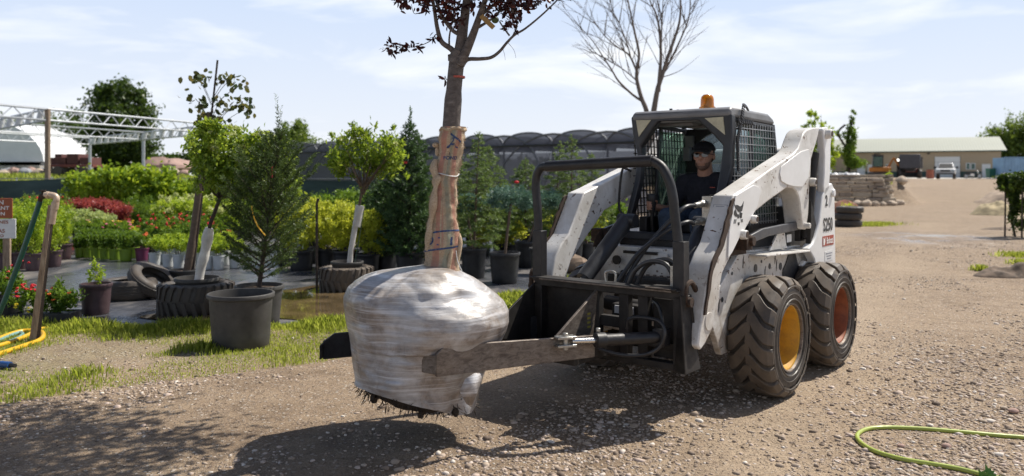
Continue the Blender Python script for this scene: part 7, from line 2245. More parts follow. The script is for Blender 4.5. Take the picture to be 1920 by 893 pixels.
# ---- shade house: adjoining cloth-covered arches
def build_shade():
    d = Vector((.76, -.65, 0)).normalized(); nrm = Vector((.65, .76, 0)).normalized()     # along the front, and into depth
    P0 = Vector((-13.6, 48.8, 0)); W = 2.9; n = 9; depth = 9.5
    t = thing('shade_house', 'long row of joined arched shade houses covered in translucent black cloth', 'greenhouse', P0)
    m, nt, b = mat('black_shade_cloth')
    tr = N(nt, 'ShaderNodeBsdfTransparent'); tr.inputs[0].default_value = (.78, .80, .84, 1)
    df = N(nt, 'ShaderNodeBsdfDiffuse'); 
    f = noise(nt, .35, 5, .6, .4)
    nt.links.new(ramp(nt, f, [(.3, (.022, .023, .029)), (.7, (.050, .052, .062))]), df.inputs[0])
    tl = N(nt, 'ShaderNodeBsdfTranslucent'); tl.inputs[0].default_value = (.095, .10, .118, 1)
    a1 = N(nt, 'ShaderNodeAddShader'); nt.links.new(df.outputs[0], a1.inputs[0]); nt.links.new(tl.outputs[0], a1.inputs[1])
    ms = N(nt, 'ShaderNodeMixShader'); ms.inputs[0].default_value = .70
    nt.links.new(tr.outputs[0], ms.inputs[1]); nt.links.new(a1.outputs[0], ms.inputs[2]); nt.links.new(ms.outputs[0], nt.nodes['Material Output'].inputs['Surface'])
    zg, zr = 2.90, 3.50
    pipe = simple('hoop_pipe', (.16, .165, .18), .5, .3)
    for k in range(n):
        a0 = d * (W * k)
        V = []; F = []; na = 14; nd = 10
        for j in range(nd + 1):
            for i in range(na + 1):
                th = math.pi * i / na
                u = W / 2 * (1 - math.cos(th)); z = zg + (zr - zg) * math.sin(th) ** .85
                z -= .05 * abs(math.sin(j * math.pi / 2)) * math.sin(th)
                V.append(a0 + d * u + nrm * (depth * j / nd) + Vector((0, 0, z)))
        for j in range(nd):
            for i in range(na): F.append((j * (na + 1) + i, j * (na + 1) + i + 1, (j + 1) * (na + 1) + i + 1, (j + 1) * (na + 1) + i))
        mb = MB(); mb.add(V, F); mb.build('roof_cloth', m, t, smooth=80, weld=False)
        # front wall cloth, curving down
        V = []; F = []
        for j in range(9):
            for i in range(na + 1):
                th = math.pi * i / na; u = W / 2 * (1 - math.cos(th)); zt_ = zg + (zr - zg) * math.sin(th) ** .85
                s = j / 8; V.append(a0 + d * u - nrm * (.9 * math.sin(s * math.pi / 2)) + Vector((0, 0, zt_ * (1 - s) + (.1) * s)))
        for j in range(8):
            for i in range(na): F.append((j * (na + 1) + i, j * (na + 1) + i + 1, (j + 1) * (na + 1) + i + 1, (j + 1) * (na + 1) + i))
        mb = MB(); mb.add(V, F); mb.build('wall_cloth', m, t, smooth=80, weld=False)
        for j in range(0, 4):
            mb = MB(); mb.tube([a0 + d * (W / 2 * (1 - math.cos(math.pi * i / 16))) + nrm * (depth * j / 3 - .04) + Vector((0, 0, zg + (zr - zg) * math.sin(math.pi * i / 16) ** .85)) for i in range(17)], .04, 6); mb.build('hoop', pipe, t, smooth=60)
        if k < n - 1:       # wide crossing arches on the front
            mb = MB(); mb.tube([a0 + d * (W * (1 - math.cos(math.pi * i / 20))) - nrm * (.92 * (1 - math.sin(math.pi * i / 20)) + .05) + Vector((0, 0, .1 + (zr - .2) * math.sin(math.pi * i / 20) ** .8)) for i in range(21)], .045, 6); mb.build('brace_arch', pipe, t, smooth=60)
        mb = MB(); mb.tube([a0 + Vector((0, 0, 0)), a0 + Vector((0, 0, zg))], .05, 6); mb.build('post', pipe, t)
    mb = MB(); mb.tube([Vector((0, 0, zg)) - nrm * .3, d * (W * n) + Vector((0, 0, zg)) - nrm * .3], .05, 6); mb.build('gutter_pipe', MT['ink'], t)
    mb = MB(); mb.tube([Vector((0, 0, 1.35)) - nrm * .9, d * (W * n) + Vector((0, 0, 1.35)) - nrm * .9], .03, 6); mb.build('side_rail', pipe, t)
    V = []
    L_ = W * n
    mb = MB()
    for q0, q1 in (((0, depth), (L_, depth)), ((0, 0), (0, depth)), ((L_, 0), (L_, depth))):
        a_ = d * q0[0] + nrm * q0[1]; b_ = d * q1[0] + nrm * q1[1]
        mb = MB(); mb.add([a_, b_, b_ + Vector((0, 0, zg)), a_ + Vector((0, 0, zg))], [(0, 1, 2, 3)]); mb.build('end_cloth', m, t, smooth=0)
    # contents seen through the cloth
    for k in range(9):
        q = P0 + d * (1.5 + k * 2.8) + nrm * 6
        m2 = MB()
        for r_ in range(7): m2.box((random.uniform(-.9, .9), random.uniform(-.5, .5), .3 + .28 * (r_ % 4)), (random.uniform(.5, .9), .5, .25))
        o = m2.build('stacked_pallets', simple('clay_%d' % k, (.24, .13, .09), .9, 0, .3, 2), None, loc=q); tag(o, 'reddish pallet stack inside the shade house, ' + ['first', 'second', 'third', 'fourth', 'fifth', 'sixth', 'seventh', 'eighth', 'ninth'][k] + ' from the left', 'pallet stack')
build_shade()

# ---- trees
def leafy_tree(label, px_, Yb, blobs, n, Lf, Wf, mt, h0, r0, clumps=30, spread=.2, name='tree', cat='tree', z=None, nl=14, up=.2):
    x = (px_ - 960) / 1500 * Yb; zb = float(gz(x, Yb)) if z is None else z
    t = thing(name, label, cat, (x, Yb, zb))
    cz = sum(b[2] for b in blobs) / len(blobs)
    m = MB(); m.tube([(0, 0, -.1), (0.02, 0, h0 * .5), (0, 0, h0), (0, 0, cz)], [r0 * 1.2, r0, r0 * .8, r0 * .35], 9)
    for k in range(nl):
        b = blobs[k % len(blobs)]; q = rng.normal(size=3) * .45
        e = Vector((b[0] + q[0] * b[3], b[1] + q[1] * b[4], b[2] + q[2] * b[5])); s = Vector((0, 0, random.uniform(h0 * .6, cz)))
        m.tube(catmull([s, s.lerp(e, .5) + Vector((0, 0, .1 * cz * .2)), e], 3), [r0 * .4 * (1 - i * .12) for i in range(7)], 5)
    m.build('trunk', MT['dark_stem'], t, smooth=60)
    foliage('crown', blobs, n, Lf, Wf, LM[mt], t, clumps=clumps, spread=spread, shell=.85, up=up, tmpl=LEAF6)
    return t
LM['tree'] = leaf_mat('tree_leaves', (.022, .045, .010), (.050, .088, .016), (.10, .15, .028), .35)
LM['willow'] = leaf_mat('light_tree_leaves', (.06, .10, .022), (.12, .18, .035), (.22, .28, .06), .45)
leafy_tree('big round dense dark green tree behind the galvanised frame', 228, 56, [(0, 0, 4.4, 2.3, 2.3, 2.2), (-.7, 0, 2.4, 1.9, 1.9, 1.5), (.8, 0, 2.3, 1.8, 1.9, 1.4), (0, 0, 5.6, 1.5, 1.5, 1.1), (0, 0, 1.2, 1.7, 1.7, .9)], 17000, .26, .16, 'tree', 1.2, .2, clumps=60, spread=.17)
for i, (px_, Yb, s) in enumerate(((70, 72, 1.0), (120, 70, 1.15), (25, 78, .9), (158, 74, 1.0), (-40, 76, 1.2))):
    leafy_tree(['first', 'second', 'third', 'fourth', 'fifth'][[1, 2, 0, 3, 4][i]] + ' soft green tree in the tree line behind the white quonset and frame', px_, Yb, [(0, 0, 3.0 * s, 2.6 * s, 2, 2.2 * s), (1.2, 0, 2.0 * s, 2, 2, 1.5 * s), (-1.3, 0, 2.0 * s, 2, 2, 1.5 * s)], 4200, .34, .2, 'tree', 1, .2, clumps=30)
leafy_tree('airy light green willow-like tree behind the left end of the shade house', 555, 60, [(0, 0, 3.6, 2.2, 2.2, 1.9), (-1.3, 0, 2.5, 1.9, 1.9, 1.4), (1.4, 0, 2.3, 1.7, 1.9, 1.2), (-.1, 0, 5.0, 1.1, 1.3, .8)], 9000, .26, .11, 'willow', 1.0, .16, clumps=46, spread=.19)
leafy_tree('light green tree just right of the willow-like one above the shade house', 605, 64, [(0, 0, 1.9, 1.7, 1.7, 1.2)], 2500, .26, .11, 'willow', .8, .12, clumps=40)
for i in range(10):
    px_ = -60 + i * 66 + random.uniform(-12, 12)
    leafy_tree('distant dark hedge tree on the horizon, ' + ORD[i] + ' from the left', px_, 105, [(0, 0, 1.6, 4.2, 2.5, 1.5)], 1500, .55, .35, 'tree', .6, .2, clumps=34)
for i, (px_, Yb, hh_) in enumerate(((1866, 128, 8.8), (1900, 126, 10.4), (1932, 126, 10.8), (1846, 134, 7.2), (1965, 130, 11))):
    leafy_tree(['soft green tree just right of the metal building roof', 'tall green tree behind the blue container', 'leafy tree at the right picture edge behind the container', 'small pale tree peeking over the right roof end', 'large tree beyond the right edge behind the container'][i], px_, Yb,
               [(0, 0, hh_ * .62, 2.6, 2.4, hh_ * .36), (-1.2, 0, hh_ * .40, 2.0, 2, hh_ * .30), (1.3, 0, hh_ * .42, 2.2, 2, hh_ * .3)], 4200, .42, .26, 'willow', 2, .25, clumps=36, spread=.2)

for i in range(8):
    q = Vector((-24, 70, 0)) + Vector((.80, -.42, 0)) * (i * 4.6); px_ = 960 + q.x / q.y * 1500
    leafy_tree('dark backdrop tree behind the shade houses, ' + ORD[i] + ' from the left', px_, q.y, [(0, 0, 1.5, 3.0, 1.8, 1.35)], 1300, .42, .28, 'tree', .6, .15, clumps=30)
# dead tree behind the loader
def build_dead():
    Yb = 21.0; b0 = Vector(((1222 - 960) / 1500 * Yb, Yb, 0))
    t = thing('bare_tree', 'leafless forked tree rising behind the loader cab', 'tree', b0)
    def W_(x, y, dd=0.0): return Vector(((1080 + x / 3.719 - 960) / 1500 * (Yb + dd), Yb + dd, 1.53 + (330 - y / 3.719) * (Yb + dd) / 1500)) - b0
    m = MB(); lim = []
    def limb(pts, r0, r1, n=8):
        P = catmull(pts, 4); m.tube(P, [(r0 + (r1 - r0) * (i / (len(P) - 1)) ** .8) * .68 for i in range(len(P))], n); lim.append((P, r0)); return P
    limb([Vector((0, 0, -.1)), W_(525, 1300), W_(520, 1000), W_(520, 860)], .22, .15, 12)
    limb([W_(525, 880), W_(545, 760), W_(570, 620), W_(600, 530), W_(640, 400), W_(690, 260), W_(725, 130), W_(730, -60), W_(735, -300)], .13, .02)
    limb([W_(575, 640), W_(585, 500), W_(592, 380), W_(580, 200), W_(555, 90), W_(515, 0), W_(480, -200)], .085, .015)
    limb([W_(605, 520), W_(670, 400), W_(740, 250), W_(790, 110), W_(800, -60), W_(830, -250)], .05, .012)
    limb([W_(592, 380), W_(597, 200), W_(605, 60), W_(610, -150)], .045, .01)
    limb([W_(500, 880), W_(490, 770), W_(455, 680), W_(425, 560), W_(425, 480), W_(440, 380), W_(410, 230), W_(385, 110), W_(350, -60), W_(330, -250)], .11, .015)
    limb([W_(470, 710), W_(400, 665), W_(300, 570), W_(250, 490), W_(190, 400), W_(120, 290), W_(40, 200), W_(10, 110)], .055, .008)
    limb([W_(425, 500), W_(380, 400), W_(340, 360), W_(290, 330), W_(200, 250), W_(130, 150), W_(100, 60)], .045, .008)
    limb([W_(380, 400), W_(360, 320), W_(300, 160), W_(250, 60), W_(240, -100)], .035, .008)
    limb([W_(420, 560), W_(350, 500), W_(260, 440), W_(200, 400)], .03, .008)
    limb([W_(440, 480), W_(430, 300), W_(400, 200)], .03, .01)
    limb([W_(600, 540), W_(690, 510), W_(760, 470), W_(860, 390)], .022, .004, 5)
    limb([W_(440, 600), W_(350, 540), W_(300, 400), W_(310, 300)], .02, .005, 5)
    for P, r in lim[1:10]:
        for k in range(9):
            j = int(random.uniform(.15, .95) * (len(P) - 1)); p = P[j]; tan_ = (P[min(j + 1, len(P) - 1)] - P[max(j - 1, 0)]).normalized()
            side = Vector((random.choice((-1, 1)) * random.uniform(.3, 1), random.uniform(-.8, .8), random.uniform(-.1, .7)))
            dr = (tan_ * .8 + side * .75).normalized(); L_ = random.uniform(.5, 1.8) * (1.2 - .5 * j / len(P))
            q = p + dr * L_ * .5 + Vector((0, 0, .04)); e = p + dr * L_ + Vector((random.gauss(0, .12), random.gauss(0, .12), random.uniform(0, .3)))
            m.tube(catmull([p, q, e], 3), [.014, .012, .010, .008, .007, .005, .003], 4)
            for _ in range(3):
                s0 = p.lerp(e, random.uniform(.3, .95)); e2 = s0 + (dr + Vector((random.gauss(0, .6), random.gauss(0, .5), random.gauss(.2, .5)))).normalized() * random.uniform(.2, .7)
                m.tube([s0, s0.lerp(e2, .5) + Vector((0, 0, .02)), e2], [.006, .005, .002], 3)
    m.build('trunk', simple('grey_brown_bark', (.17, .135, .11), .85, 0, .3, 9, .5), t, smooth=60)
build_dead()

# scrubby tree and spiky conifers behind the stone wall
leafy_tree('yellow-green scrubby tree behind the loader tower and stone wall', 1537, 45, [(0, 0, 1.9, .8, .8, 1.1), (-.4, 0, 3.0, .55, .6, .75), (.5, 0, 1.2, .7, .7, .8)], 3400, .16, .09, 'bright', 1, .08, clumps=30, spread=.16)
t = thing('vine_covered_stump', 'twisted vine-clad dead tree leaning beside the scrubby tree above the stone wall', 'tree', at(1588, 45.3))
m = MB(); m.tube(catmull([(0, 0, 0), (.15, 0, 1.0), (.05, 0, 2.0), (.35, 0, 3.4)], 4), [.14 - .01 * i for i in range(13)], 7); m.tube(catmull([(.05, 0, 1.6), (-.5, 0, 2.5), (-.1, 0, 3.0)], 4), .06, 6); m.build('trunk', MT['dark_stem'], t)
foliage('crown', [(.1, 0, 1.2, .45, .4, .9), (.25, 0, 2.4, .30, .3, .8), (.38, 0, 3.4, .16, .2, .5), (-.35, 0, 2.5, .28, .2, .3), (.5, 0, .8, .6, .4, .35)], 3600, .14, .07, LM['mid'], t, clumps=26, spread=.2, tmpl=LEAF6)

# ---- stone retaining wall
def build_stonewall():
    t = thing('stone_wall', 'dry-stacked tan stone retaining wall beside the track behind the loader', 'wall', at(1640, 42))
    P0 = Vector(((1540 - 960) / 1500 * 42.5, 42.5, 0)); P1 = Vector(((1668 - 960) / 1500 * 41.5, 41.5, 0)); P2 = Vector(((1700 - 960) / 1500 * 46, 46, 0))
    cols = [simple('wall_stone_a', (.38, .31, .235), .9, 0, .25, 3, .7), simple('wall_stone_b', (.30, .245, .19), .9, 0, .25, 3, .7), simple('wall_stone_c', (.44, .37, .28), .9, 0, .25, 3, .7)]
    n = 0
    for A_, B_, top in ((P0, P1, 1.45), (P1, P2, 1.30)):
        L_ = (B_ - A_).length; d = (B_ - A_).normalized(); ang = math.atan2(d.y, d.x)
        z = -.05; r = 0
        while z < top:
            h = random.uniform(.17, .27); s = -random.uniform(0, .3)
            while s < L_:
                w_ = random.uniform(.35, 1.0)
                if n < 100:
                    c = A_ + d * (s + w_ / 2) - Vector((-d.y, d.x, 0)) * (-.09 * r) + Vector((0, 0, z + h / 2)) - Vector(t.location)
                    m = MB(); m.box(c, (w_ - .03, .5 + random.uniform(-.06, .06), h - .025), Matrix.Rotation(ang + random.uniform(-.05, .05), 3, 'Z'))
                    m.build('stone', cols[n % 3], t, bevel=.035)
                n += 1; s += w_
            z += h; r += 1
        n = min(n, 70)
build_stonewall()
# earth bank holding the wall and stones at its foot
for i, (px_, Yb, r_) in enumerate(((1608, 40.5, .28), (1624, 40.3, .30), (1640, 40.4, .26), (1655, 40.6, .2), (1672, 40.8, .28), (1685, 41.5, .3), (1690, 43, .35), (1560, 40, .3))):
    rocks_at('boulder', ['first', 'second', 'third', 'fourth', 'fifth', 'sixth', 'seventh', 'eighth'][i] + ' pale stone lying along the foot of the stacked stone wall', 'stone', px_, Yb, (r_, r_ * .8, r_ * .6), tan)
for i, (px_) in enumerate((1556, 1566, 1577, 1588, 1598, 1606)):
    x = (px_ - 960) / 1500 * 44
    o = rocks_at('boulder', ['first', 'second', 'third', 'fourth', 'fifth', 'sixth'][i] + ' whitish boulder in the line on top of the stone wall', 'boulder', px_, 44, (.26, .22, .17), MT['pale_metal'], dz=0.0)
t = thing('shrub', 'small green weed growing from the end of the stone wall', 'shrub', at(1663, 42.2) + Vector((0, 0, .9))); foliage('leaves', [(0, 0, .2, .25, .25, .4)], 500, .09, .05, LM['bright'], t)
# rusted lump and tyre stack
rocks_at('rusty_drum', 'crumpled rusty brown metal lump behind the tyre stack', 'scrap', 1583, 30, (.55, .5, .36), simple('rusty_brown', (.20, .085, .05), .9, 0, .5, 4, .6))
for k, dx in enumerate((0.015, 0, .02, .0)):
    if k > 2: break
    t = thing('tyre', ['bottom', 'middle', 'top'][k] + ' tyre of the stack of three by the track behind the loader', 'tyre', at(1592, 24.3) + Vector((random.uniform(-.03, .03), 0, .205 * k)))
    tyre_mesh(t, .39, .20, 'pot_black' if False else 'rubber')
foliage_t = thing('weed', 'yellow-green weed sprouting behind the tyre stack', 'weed', at(1588, 26)); foliage('leaves', [(0, 0, .45, .28, .2, .2)], 400, .09, .05, LM['yellowgreen'], foliage_t)

# ---- metal building
def build_shed():
    Yb = 115.0; zb = float(gz(55, 115))
    cx = (1722 - 960) / 1500 * Yb
    t = thing('metal_building', 'long low tan metal shop building with pale green roof and dark green base', 'building', (cx, Yb, zb), R(-25))
    tanw, nt, b = mat('tan_ribbed_wall')
    wv = N(nt, 'ShaderNodeTexWave'); wv.inputs['Scale'].default_value = 1.6; tc = N(nt, 'ShaderNodeTexCoord'); nt.links.new(tc.outputs['Object'], wv.inputs['Vector'])
    nt.links.new(ramp(nt, wv.outputs['Fac'], [(0, (.33, .255, .165)), (1, (.39, .30, .20))]), b.inputs['Base Color']); bump(nt, b, wv.outputs['Fac'], .5, .03); b.inputs['Roughness'].default_value = .55
    green = simple('dark_green_wall', (.025, .06, .052), .6, 0, .1, 1)
    D_ = 15; he = 3.95; half = 12.3
    # openings: (x0, x1, top)
    S = lambda px_: ((px_ - 960) / 1500 * Yb - cx) / (math.cos(R(25)) + (px_ - 960) / 1500 * math.sin(R(25)))
    ops = [(S(1681), S(1723), 3.05), (S(1752), S(1801), 3.15)]
    xl, xr = S(1560), S(1876); L_ = xr - xl; xm = (xl + xr) / 2
    xs = [xl, ops[0][0], ops[0][1], ops[1][0], ops[1][1], xr]
    for i in (0, 2, 4):
        m = MB(); m.box(((xs[i] + xs[i + 1]) / 2, 0, (1.05 + he) / 2), (xs[i + 1] - xs[i], .12, he - 1.05)); m.build('wall', tanw, t)
        m = MB(); m.box(((xs[i] + xs[i + 1]) / 2, -.01, .52), (xs[i + 1] - xs[i], .13, 1.06)); m.build('base_panel', green, t)
    for a, b2, h in ops:
        m = MB(); m.box(((a + b2) / 2, 0, (h + he) / 2), (b2 - a, .12, he - h)); m.build('wall', tanw, t)
    m = MB(); m.box((xl, D_ / 2, he / 2), (.12, D_, he)); m.box((xr, D_ / 2, he / 2), (.12, D_, he)); m.box((xm, D_, he / 2), (L_, .12, he))
    m.build('side_wall', tanw, t)
    m = MB()
    for sx in (xl, xr):
        m.add([(sx, 0, he), (sx, D_, he), (sx, D_ / 2, he + 2.0)], [(0, 1, 2)])
    m.build('gable', tanw, t, smooth=0)
    roofm, nt, b = mat('pale_green_roof')
    w2 = N(nt, 'ShaderNodeTexWave'); w2.inputs['Scale'].default_value = .9; tc = N(nt, 'ShaderNodeTexCoord'); nt.links.new(tc.outputs['Object'], w2.inputs['Vector'])
    nt.links.new(ramp(nt, w2.outputs['Fac'], [(0, (.30, .31, .245)), (1, (.355, .365, .29))]), b.inputs['Base Color']); bump(nt, b, w2.outputs['Fac'], .4, .03); b.inputs['Roughness'].default_value = .45
    m = MB(); m.prism([(-.6, he - .08), (D_ / 2, he + 2.1), (D_ + .6, he - .08), (D_ + .6, he + .02), (D_ / 2, he + 2.22), (-.6, he + .02)], xl - .7, xr + .7, 'x'); m.build('roof', roofm, t)
    m = MB(); m.box((xm, -.62, he - .06), (L_ + 1.4, .05, .14)); m.build('fascia', green, t)
    # sliding door and man doors
    a, b2, h = ops[1]
    m = MB()
    for k in range(4): m.box(((a + b2) / 2, .04, h / 8 + k * h / 4), (b2 - a - .1, .06, h / 4 - .03))
    m.build('garage_door', MT['paper'], t, bevel=.01)
    a, b2, h = ops[0]
    m = MB(); m.box(((a + b2) / 2, 5, h / 2), (b2 - a + 6, .1, h + .8)); m.build('inner_wall', MT['ink'], t)
    m = MB(); m.box((a + .35, 1.5, 2.75), (.5, .3, .3)); m.box((a + 1.0, 2.0, 2.4), (.5, .3, .25))
    lm_, nt, b = mat('shop_light'); b.inputs['Emission Color'].default_value = (1, .97, .88, 1); b.inputs['Emission Strength'].default_value = 2.5
    m.build('shop_light', lm_, t)
    for px0, px1 in ((1607, 1622), (1627, 1637), (1841, 1857)):
        m = MB(); m.box(((S(px0) + S(px1)) / 2, -.10, 1.03), (S(px1) - S(px0), .06, 2.06)); dr = m.build('door', MT['paper'], t, bevel=.01)
        m = MB(); m.box((S(px1) - .15, -.16, 1.0), (.05, .06, .12)); m.build('handle', MT['ink'], dr)
    for px0, px1, z0, z1 in ((1811, 1819, 1.3, 2.25), (1820, 1829, 1.3, 2.2), (1661, 1667, 1.2, 2.1)):
        m = MB(); m.box(((S(px0) + S(px1)) / 2, -.08, (z0 + z1) / 2), (S(px1) - S(px0), .06, z1 - z0)); w_ = m.build('window', MT['paper'], t)
        m = MB(); m.box(((S(px0) + S(px1)) / 2, -.12, (z0 + z1) / 2), (S(px1) - S(px0) - .16, .02, z1 - z0 - .16)); m.build('pane', MT['green_glass'], w_)
    m = MB(); m.box((S(1641), -.12, 3.3), (.3, .15, .5)); m.box((S(1741), -.12, 3.6), (.35, .2, .2)); m.box((S(1645), -.12, 3.6), (.8, .1, .08)); m.build('wall_fixture', MT['ink'], t)
    # concrete apron
    return t
build_shed()
m = MB(); m.add([(40, 92, float(gz(50, 92)) + .03), (73, 92, float(gz(60, 92)) + .03), (73, 106, float(gz(60, 106)) + .05), (40, 120, float(gz(50, 120)) + .05)], [(0, 1, 2, 3)])
o = m.build('concrete_pavement', simple('pale_concrete', (.46, .43, .38), .85, 0, .1, 1), smooth=0); tag(o, kind='structure')

def wheels_of(t, pts, r, w_, hub=True):
    for (x, y) in pts:
        m = MB(); m.lathe([(r * .6, -w_ / 2), (r * .95, -w_ / 2), (r, -w_ * .3), (r, w_ * .3), (r * .95, w_ / 2), (r * .6, w_ / 2)], (x, y, r), 20, 'y', cap0=False); wh = m.build('wheel', MT['rubber'], t)
        m = MB(); m.cyl((x, y - w_ * .35, r), (x, y + w_ * .35, r), r * .6, n=14); m.build('rim', MT['galv'], wh)

def place(px_, Yb, dz=0.03):
    x = (px_ - 960) / 1500 * Yb; return Vector((x, Yb, float(gz(x, Yb)) + dz))
# white pickup facing the camera
def pickup():
    # local x = along the truck (front at -x), built then turned to face the camera
    t = thing('pickup_truck', 'white pickup truck parked facing the camera before the closed white garage door', 'pickup', place(1774, 92), R(60))
    wp_ = simple('white_car_paint', (.68, .68, .67), .25, 0, .04, 3)
    m = MB(); m.prism([(-2.7, .55), (-2.75, .80), (-2.68, 1.10), (-1.45, 1.20), (-1.2, 1.25), (2.6, 1.2), (2.7, 1.15), (2.7, .55)], -.95, .95, 'y'); body = m.build('body', wp_, t, bevel=.07, segs=3)
    m = MB(); m.add([(-1.35, -.86, 1.2), (-.65, -.70, 1.82), (.55, -.70, 1.84), (.85, -.86, 1.2), (-1.35, .86, 1.2), (-.65, .70, 1.82), (.55, .70, 1.84), (.85, .86, 1.2)], [(0, 1, 2, 3), (7, 6, 5, 4), (0, 4, 5, 1), (1, 5, 6, 2), (2, 6, 7, 3), (3, 7, 4, 0)]); m.build('cabin', wp_, t, bevel=.06, segs=3)
    m = MB(); m.add([(-1.31, -.74, 1.27), (-.76, -.62, 1.76), (-.76, .62, 1.76), (-1.31, .74, 1.27)], [(0, 1, 2, 3)]); w_ = m.build('windscreen', MT['ink'], t, smooth=0); w_.location.x = -.06
    for s in (-1, 1):
        m = MB(); m.add([(-1.0, s * .86, 1.28), (-.6, s * .76, 1.72), (.45, s * .76, 1.74), (.62, s * .86, 1.28)], [(0, 1, 2, 3)]); o = m.build('side_glass', MT['ink'], t, smooth=0)
        m = MB(); m.box((-2.76, s * .72, .92), (.06, .30, .20)); m.build('headlight', MT['pale_glass'], t, bevel=.02)
        m = MB(); m.box((-.95, s * 1.12, 1.32), (.12, .22, .26)); m.tube([(-.95, s * .9, 1.28), (-.95, s * 1.1, 1.28)], .025, 6); m.build('mirror', MT['ink'], t, bevel=.02)
    m = MB(); m.box((-2.76, 0, .93), (.05, 1.0, .22)); m.build('grille', MT['ink'], t)
    m = MB(); m.box((-2.80, 0, .62), (.14, 1.8, .18)); m.build('bumper', MT['pot_grey'], t, bevel=.03)
    wheels_of(t, [(-1.8, -.82), (-1.8, .82), (1.7, -.82), (1.7, .82)], .40, .26)
pickup()
def dump_truck():
    t = thing('dump_truck', 'dark dump truck seen from behind, backed out of the open shop door', 'truck', place(1708, 93), R(242))
    dm = simple('dark_box_steel', (.045, .035, .035), .6, 0, .3, 1)
    m = MB(); m.box((0, 0, 1.75), (3.6, 2.35, 1.15)); m.box((0, 0, 2.38), (3.7, 2.5, .12)); m.box((-1.85, 0, 1.75), (.08, 2.4, 1.15)); m.build('dump_box', dm, t, bevel=.02)
    m = MB()
    for y in (-1.1, -.55, 0, .55, 1.1): m.box((-1.92, y, 1.75), (.08, .1, 1.15))
    m.build('tailgate_rib', simple('worn_ribs', (.10, .07, .06), .6), t)
    m = MB(); m.box((3.0, 0, 1.9), (1.8, 2.1, 1.6)); m.build('cabin', simple('dark_cab', (.05, .05, .06), .35), t, bevel=.08)
    m = MB(); m.box((.6, 0, .95), (5.4, .9, .25)); m.build('chassis', MT['ink'], t)
    m = MB(); m.box((-1.95, 0, .92), (.1, 1.3, .35)); m.build('rear_bar', MT['red_decal'], t, bevel=.02)
    m = MB(); m.box((-2.01, 0, .95), (.02, .45, .14)); m.build('plate', MT['paper'], t)
    m = MB(); m.box((-1.9, -1.22, 2.0), (.12, .12, .25)); m.build('marker_lamp', simple('orange_lens', (.7, .22, .02), .3), t)
    wheels_of(t, [(-1.2, -1.0), (-1.2, .72), (-1.2, -.72), (-1.2, 1.0), (3.1, -1.0), (3.1, 1.0)], .50, .26)
dump_truck()
def excavator():
    t = thing('mini_excavator', 'orange mini excavator with glass cab parked left of the dump truck', 'excavator', place(1648, 96), R(-22))
    og_ = simple('orange_paint', (.55, .20, .02), .45, 0, .15, 2)
    for s in (-1, 1):
        m = MB(); m.prism([(-1.1, .1), (-1.25, .3), (-1.1, .52), (1.1, .52), (1.25, .3), (1.1, .1)], s * .85 - .2, s * .85 + .2, 'y'); m.build('track', MT['rubber'], t, bevel=.04)
    m = MB(); m.box((.1, 0, .85), (2.4, 1.9, .55)); m.build('body', og_, t, bevel=.1, segs=3)
    m = MB(); m.ring([(-.75, 1.1), (.45, 1.1), (.45, 2.5), (-.65, 2.5)], [(-.66, 1.2), (.36, 1.2), (.36, 2.4), (-.58, 2.4)], -.75, .75, 'y'); m.box((-.15, 0, 2.54), (1.3, 1.5, .1)); c = m.build('cab_frame', MT['ink'], t)
    m = MB(); m.box((-.15, -.72, 1.8), (1.0, .02, 1.15)); m.box((-.15, .72, 1.8), (1.0, .02, 1.15)); m.build('window', MT['green_glass'], c)
    m = MB(); m.prism([(.9, 1.1), (1.5, 2.3), (1.75, 2.3), (2.3, 1.2), (2.15, 1.15), (1.6, 2.05), (1.15, 1.05)], .1, .35, 'y'); m.build('boom', og_, t, bevel=.03)
    m = MB(); m.prism([(2.0, 1.2), (2.5, 1.3), (2.6, .8), (2.2, .6), (1.95, .9)], -.1, .5, 'y'); m.build('bucket', MT['dark'], t, bevel=.02)
excavator()
def motorcycle():
    t = thing('motorcycle', 'dark motorcycle with bright chrome parked against the shop wall', 'motorcycle', place(1824, 104), R(150))
    wheels_of(t, [(-.75, 0), (.75, 0)], .32, .14)
    m = MB(); m.prism([(-.4, .5), (-.1, .95), (.35, .85), (.8, .9), (.75, .7), (.3, .45)], -.14, .14, 'y'); m.build('frame', MT['ink'], t, bevel=.03)
    m = MB(); m.tube([(-.75, 0, .32), (-.45, 0, 1.1)], .04, 8); m.tube([(-.45, -.4, 1.15), (-.45, .4, 1.15)], .03, 8); m.ell((-.55, 0, .95), (.1, .1, .1)); m.build('fork', MT['chrome'], t)
    m = MB(); m.tube([(-.1, .16, .35), (.9, .18, .38)], .06, 8); m.box((.05, 0, .45), (.45, .3, .35)); m.build('engine', MT['chrome'], t, bevel=.02)
motorcycle()
t = thing('waste_bin', 'green wheeled waste bin by the right-hand door of the shop', 'bin', place(1862, 101)); m = MB(); m.box((0, 0, .6), (1.3, .8, 1.1), None, 1.12); m.build('bin', simple('green_bin', (.02, .12, .08), .5), t, bevel=.04); m = MB(); m.box((0, 0, 1.2), (1.5, .95, .08)); m.build('lid', simple('green_lid', (.03, .16, .11), .5), t, bevel=.02)
t = thing('spare_drum', 'rusty red barrel standing between the dump truck and the pickup', 'barrel', place(1744, 100)); m = MB(); m.lathe([(.0, 0), (.42, 0), (.44, .35), (.42, .37), (.44, .7), (.42, .72), (.42, 1.1), (.0, 1.1)], (0, 0, 0), 18); m.lathe([(.3, 1.1), (.3, 1.15)], (0, 0, 0), 12); m.build('barrel', simple('rust_red', (.30, .09, .05), .7), t, smooth=40); m = MB(); m.cyl((0, 0, 1.1), (0, 0, 1.13), .38); m.build('lid', MT['dark'], t)
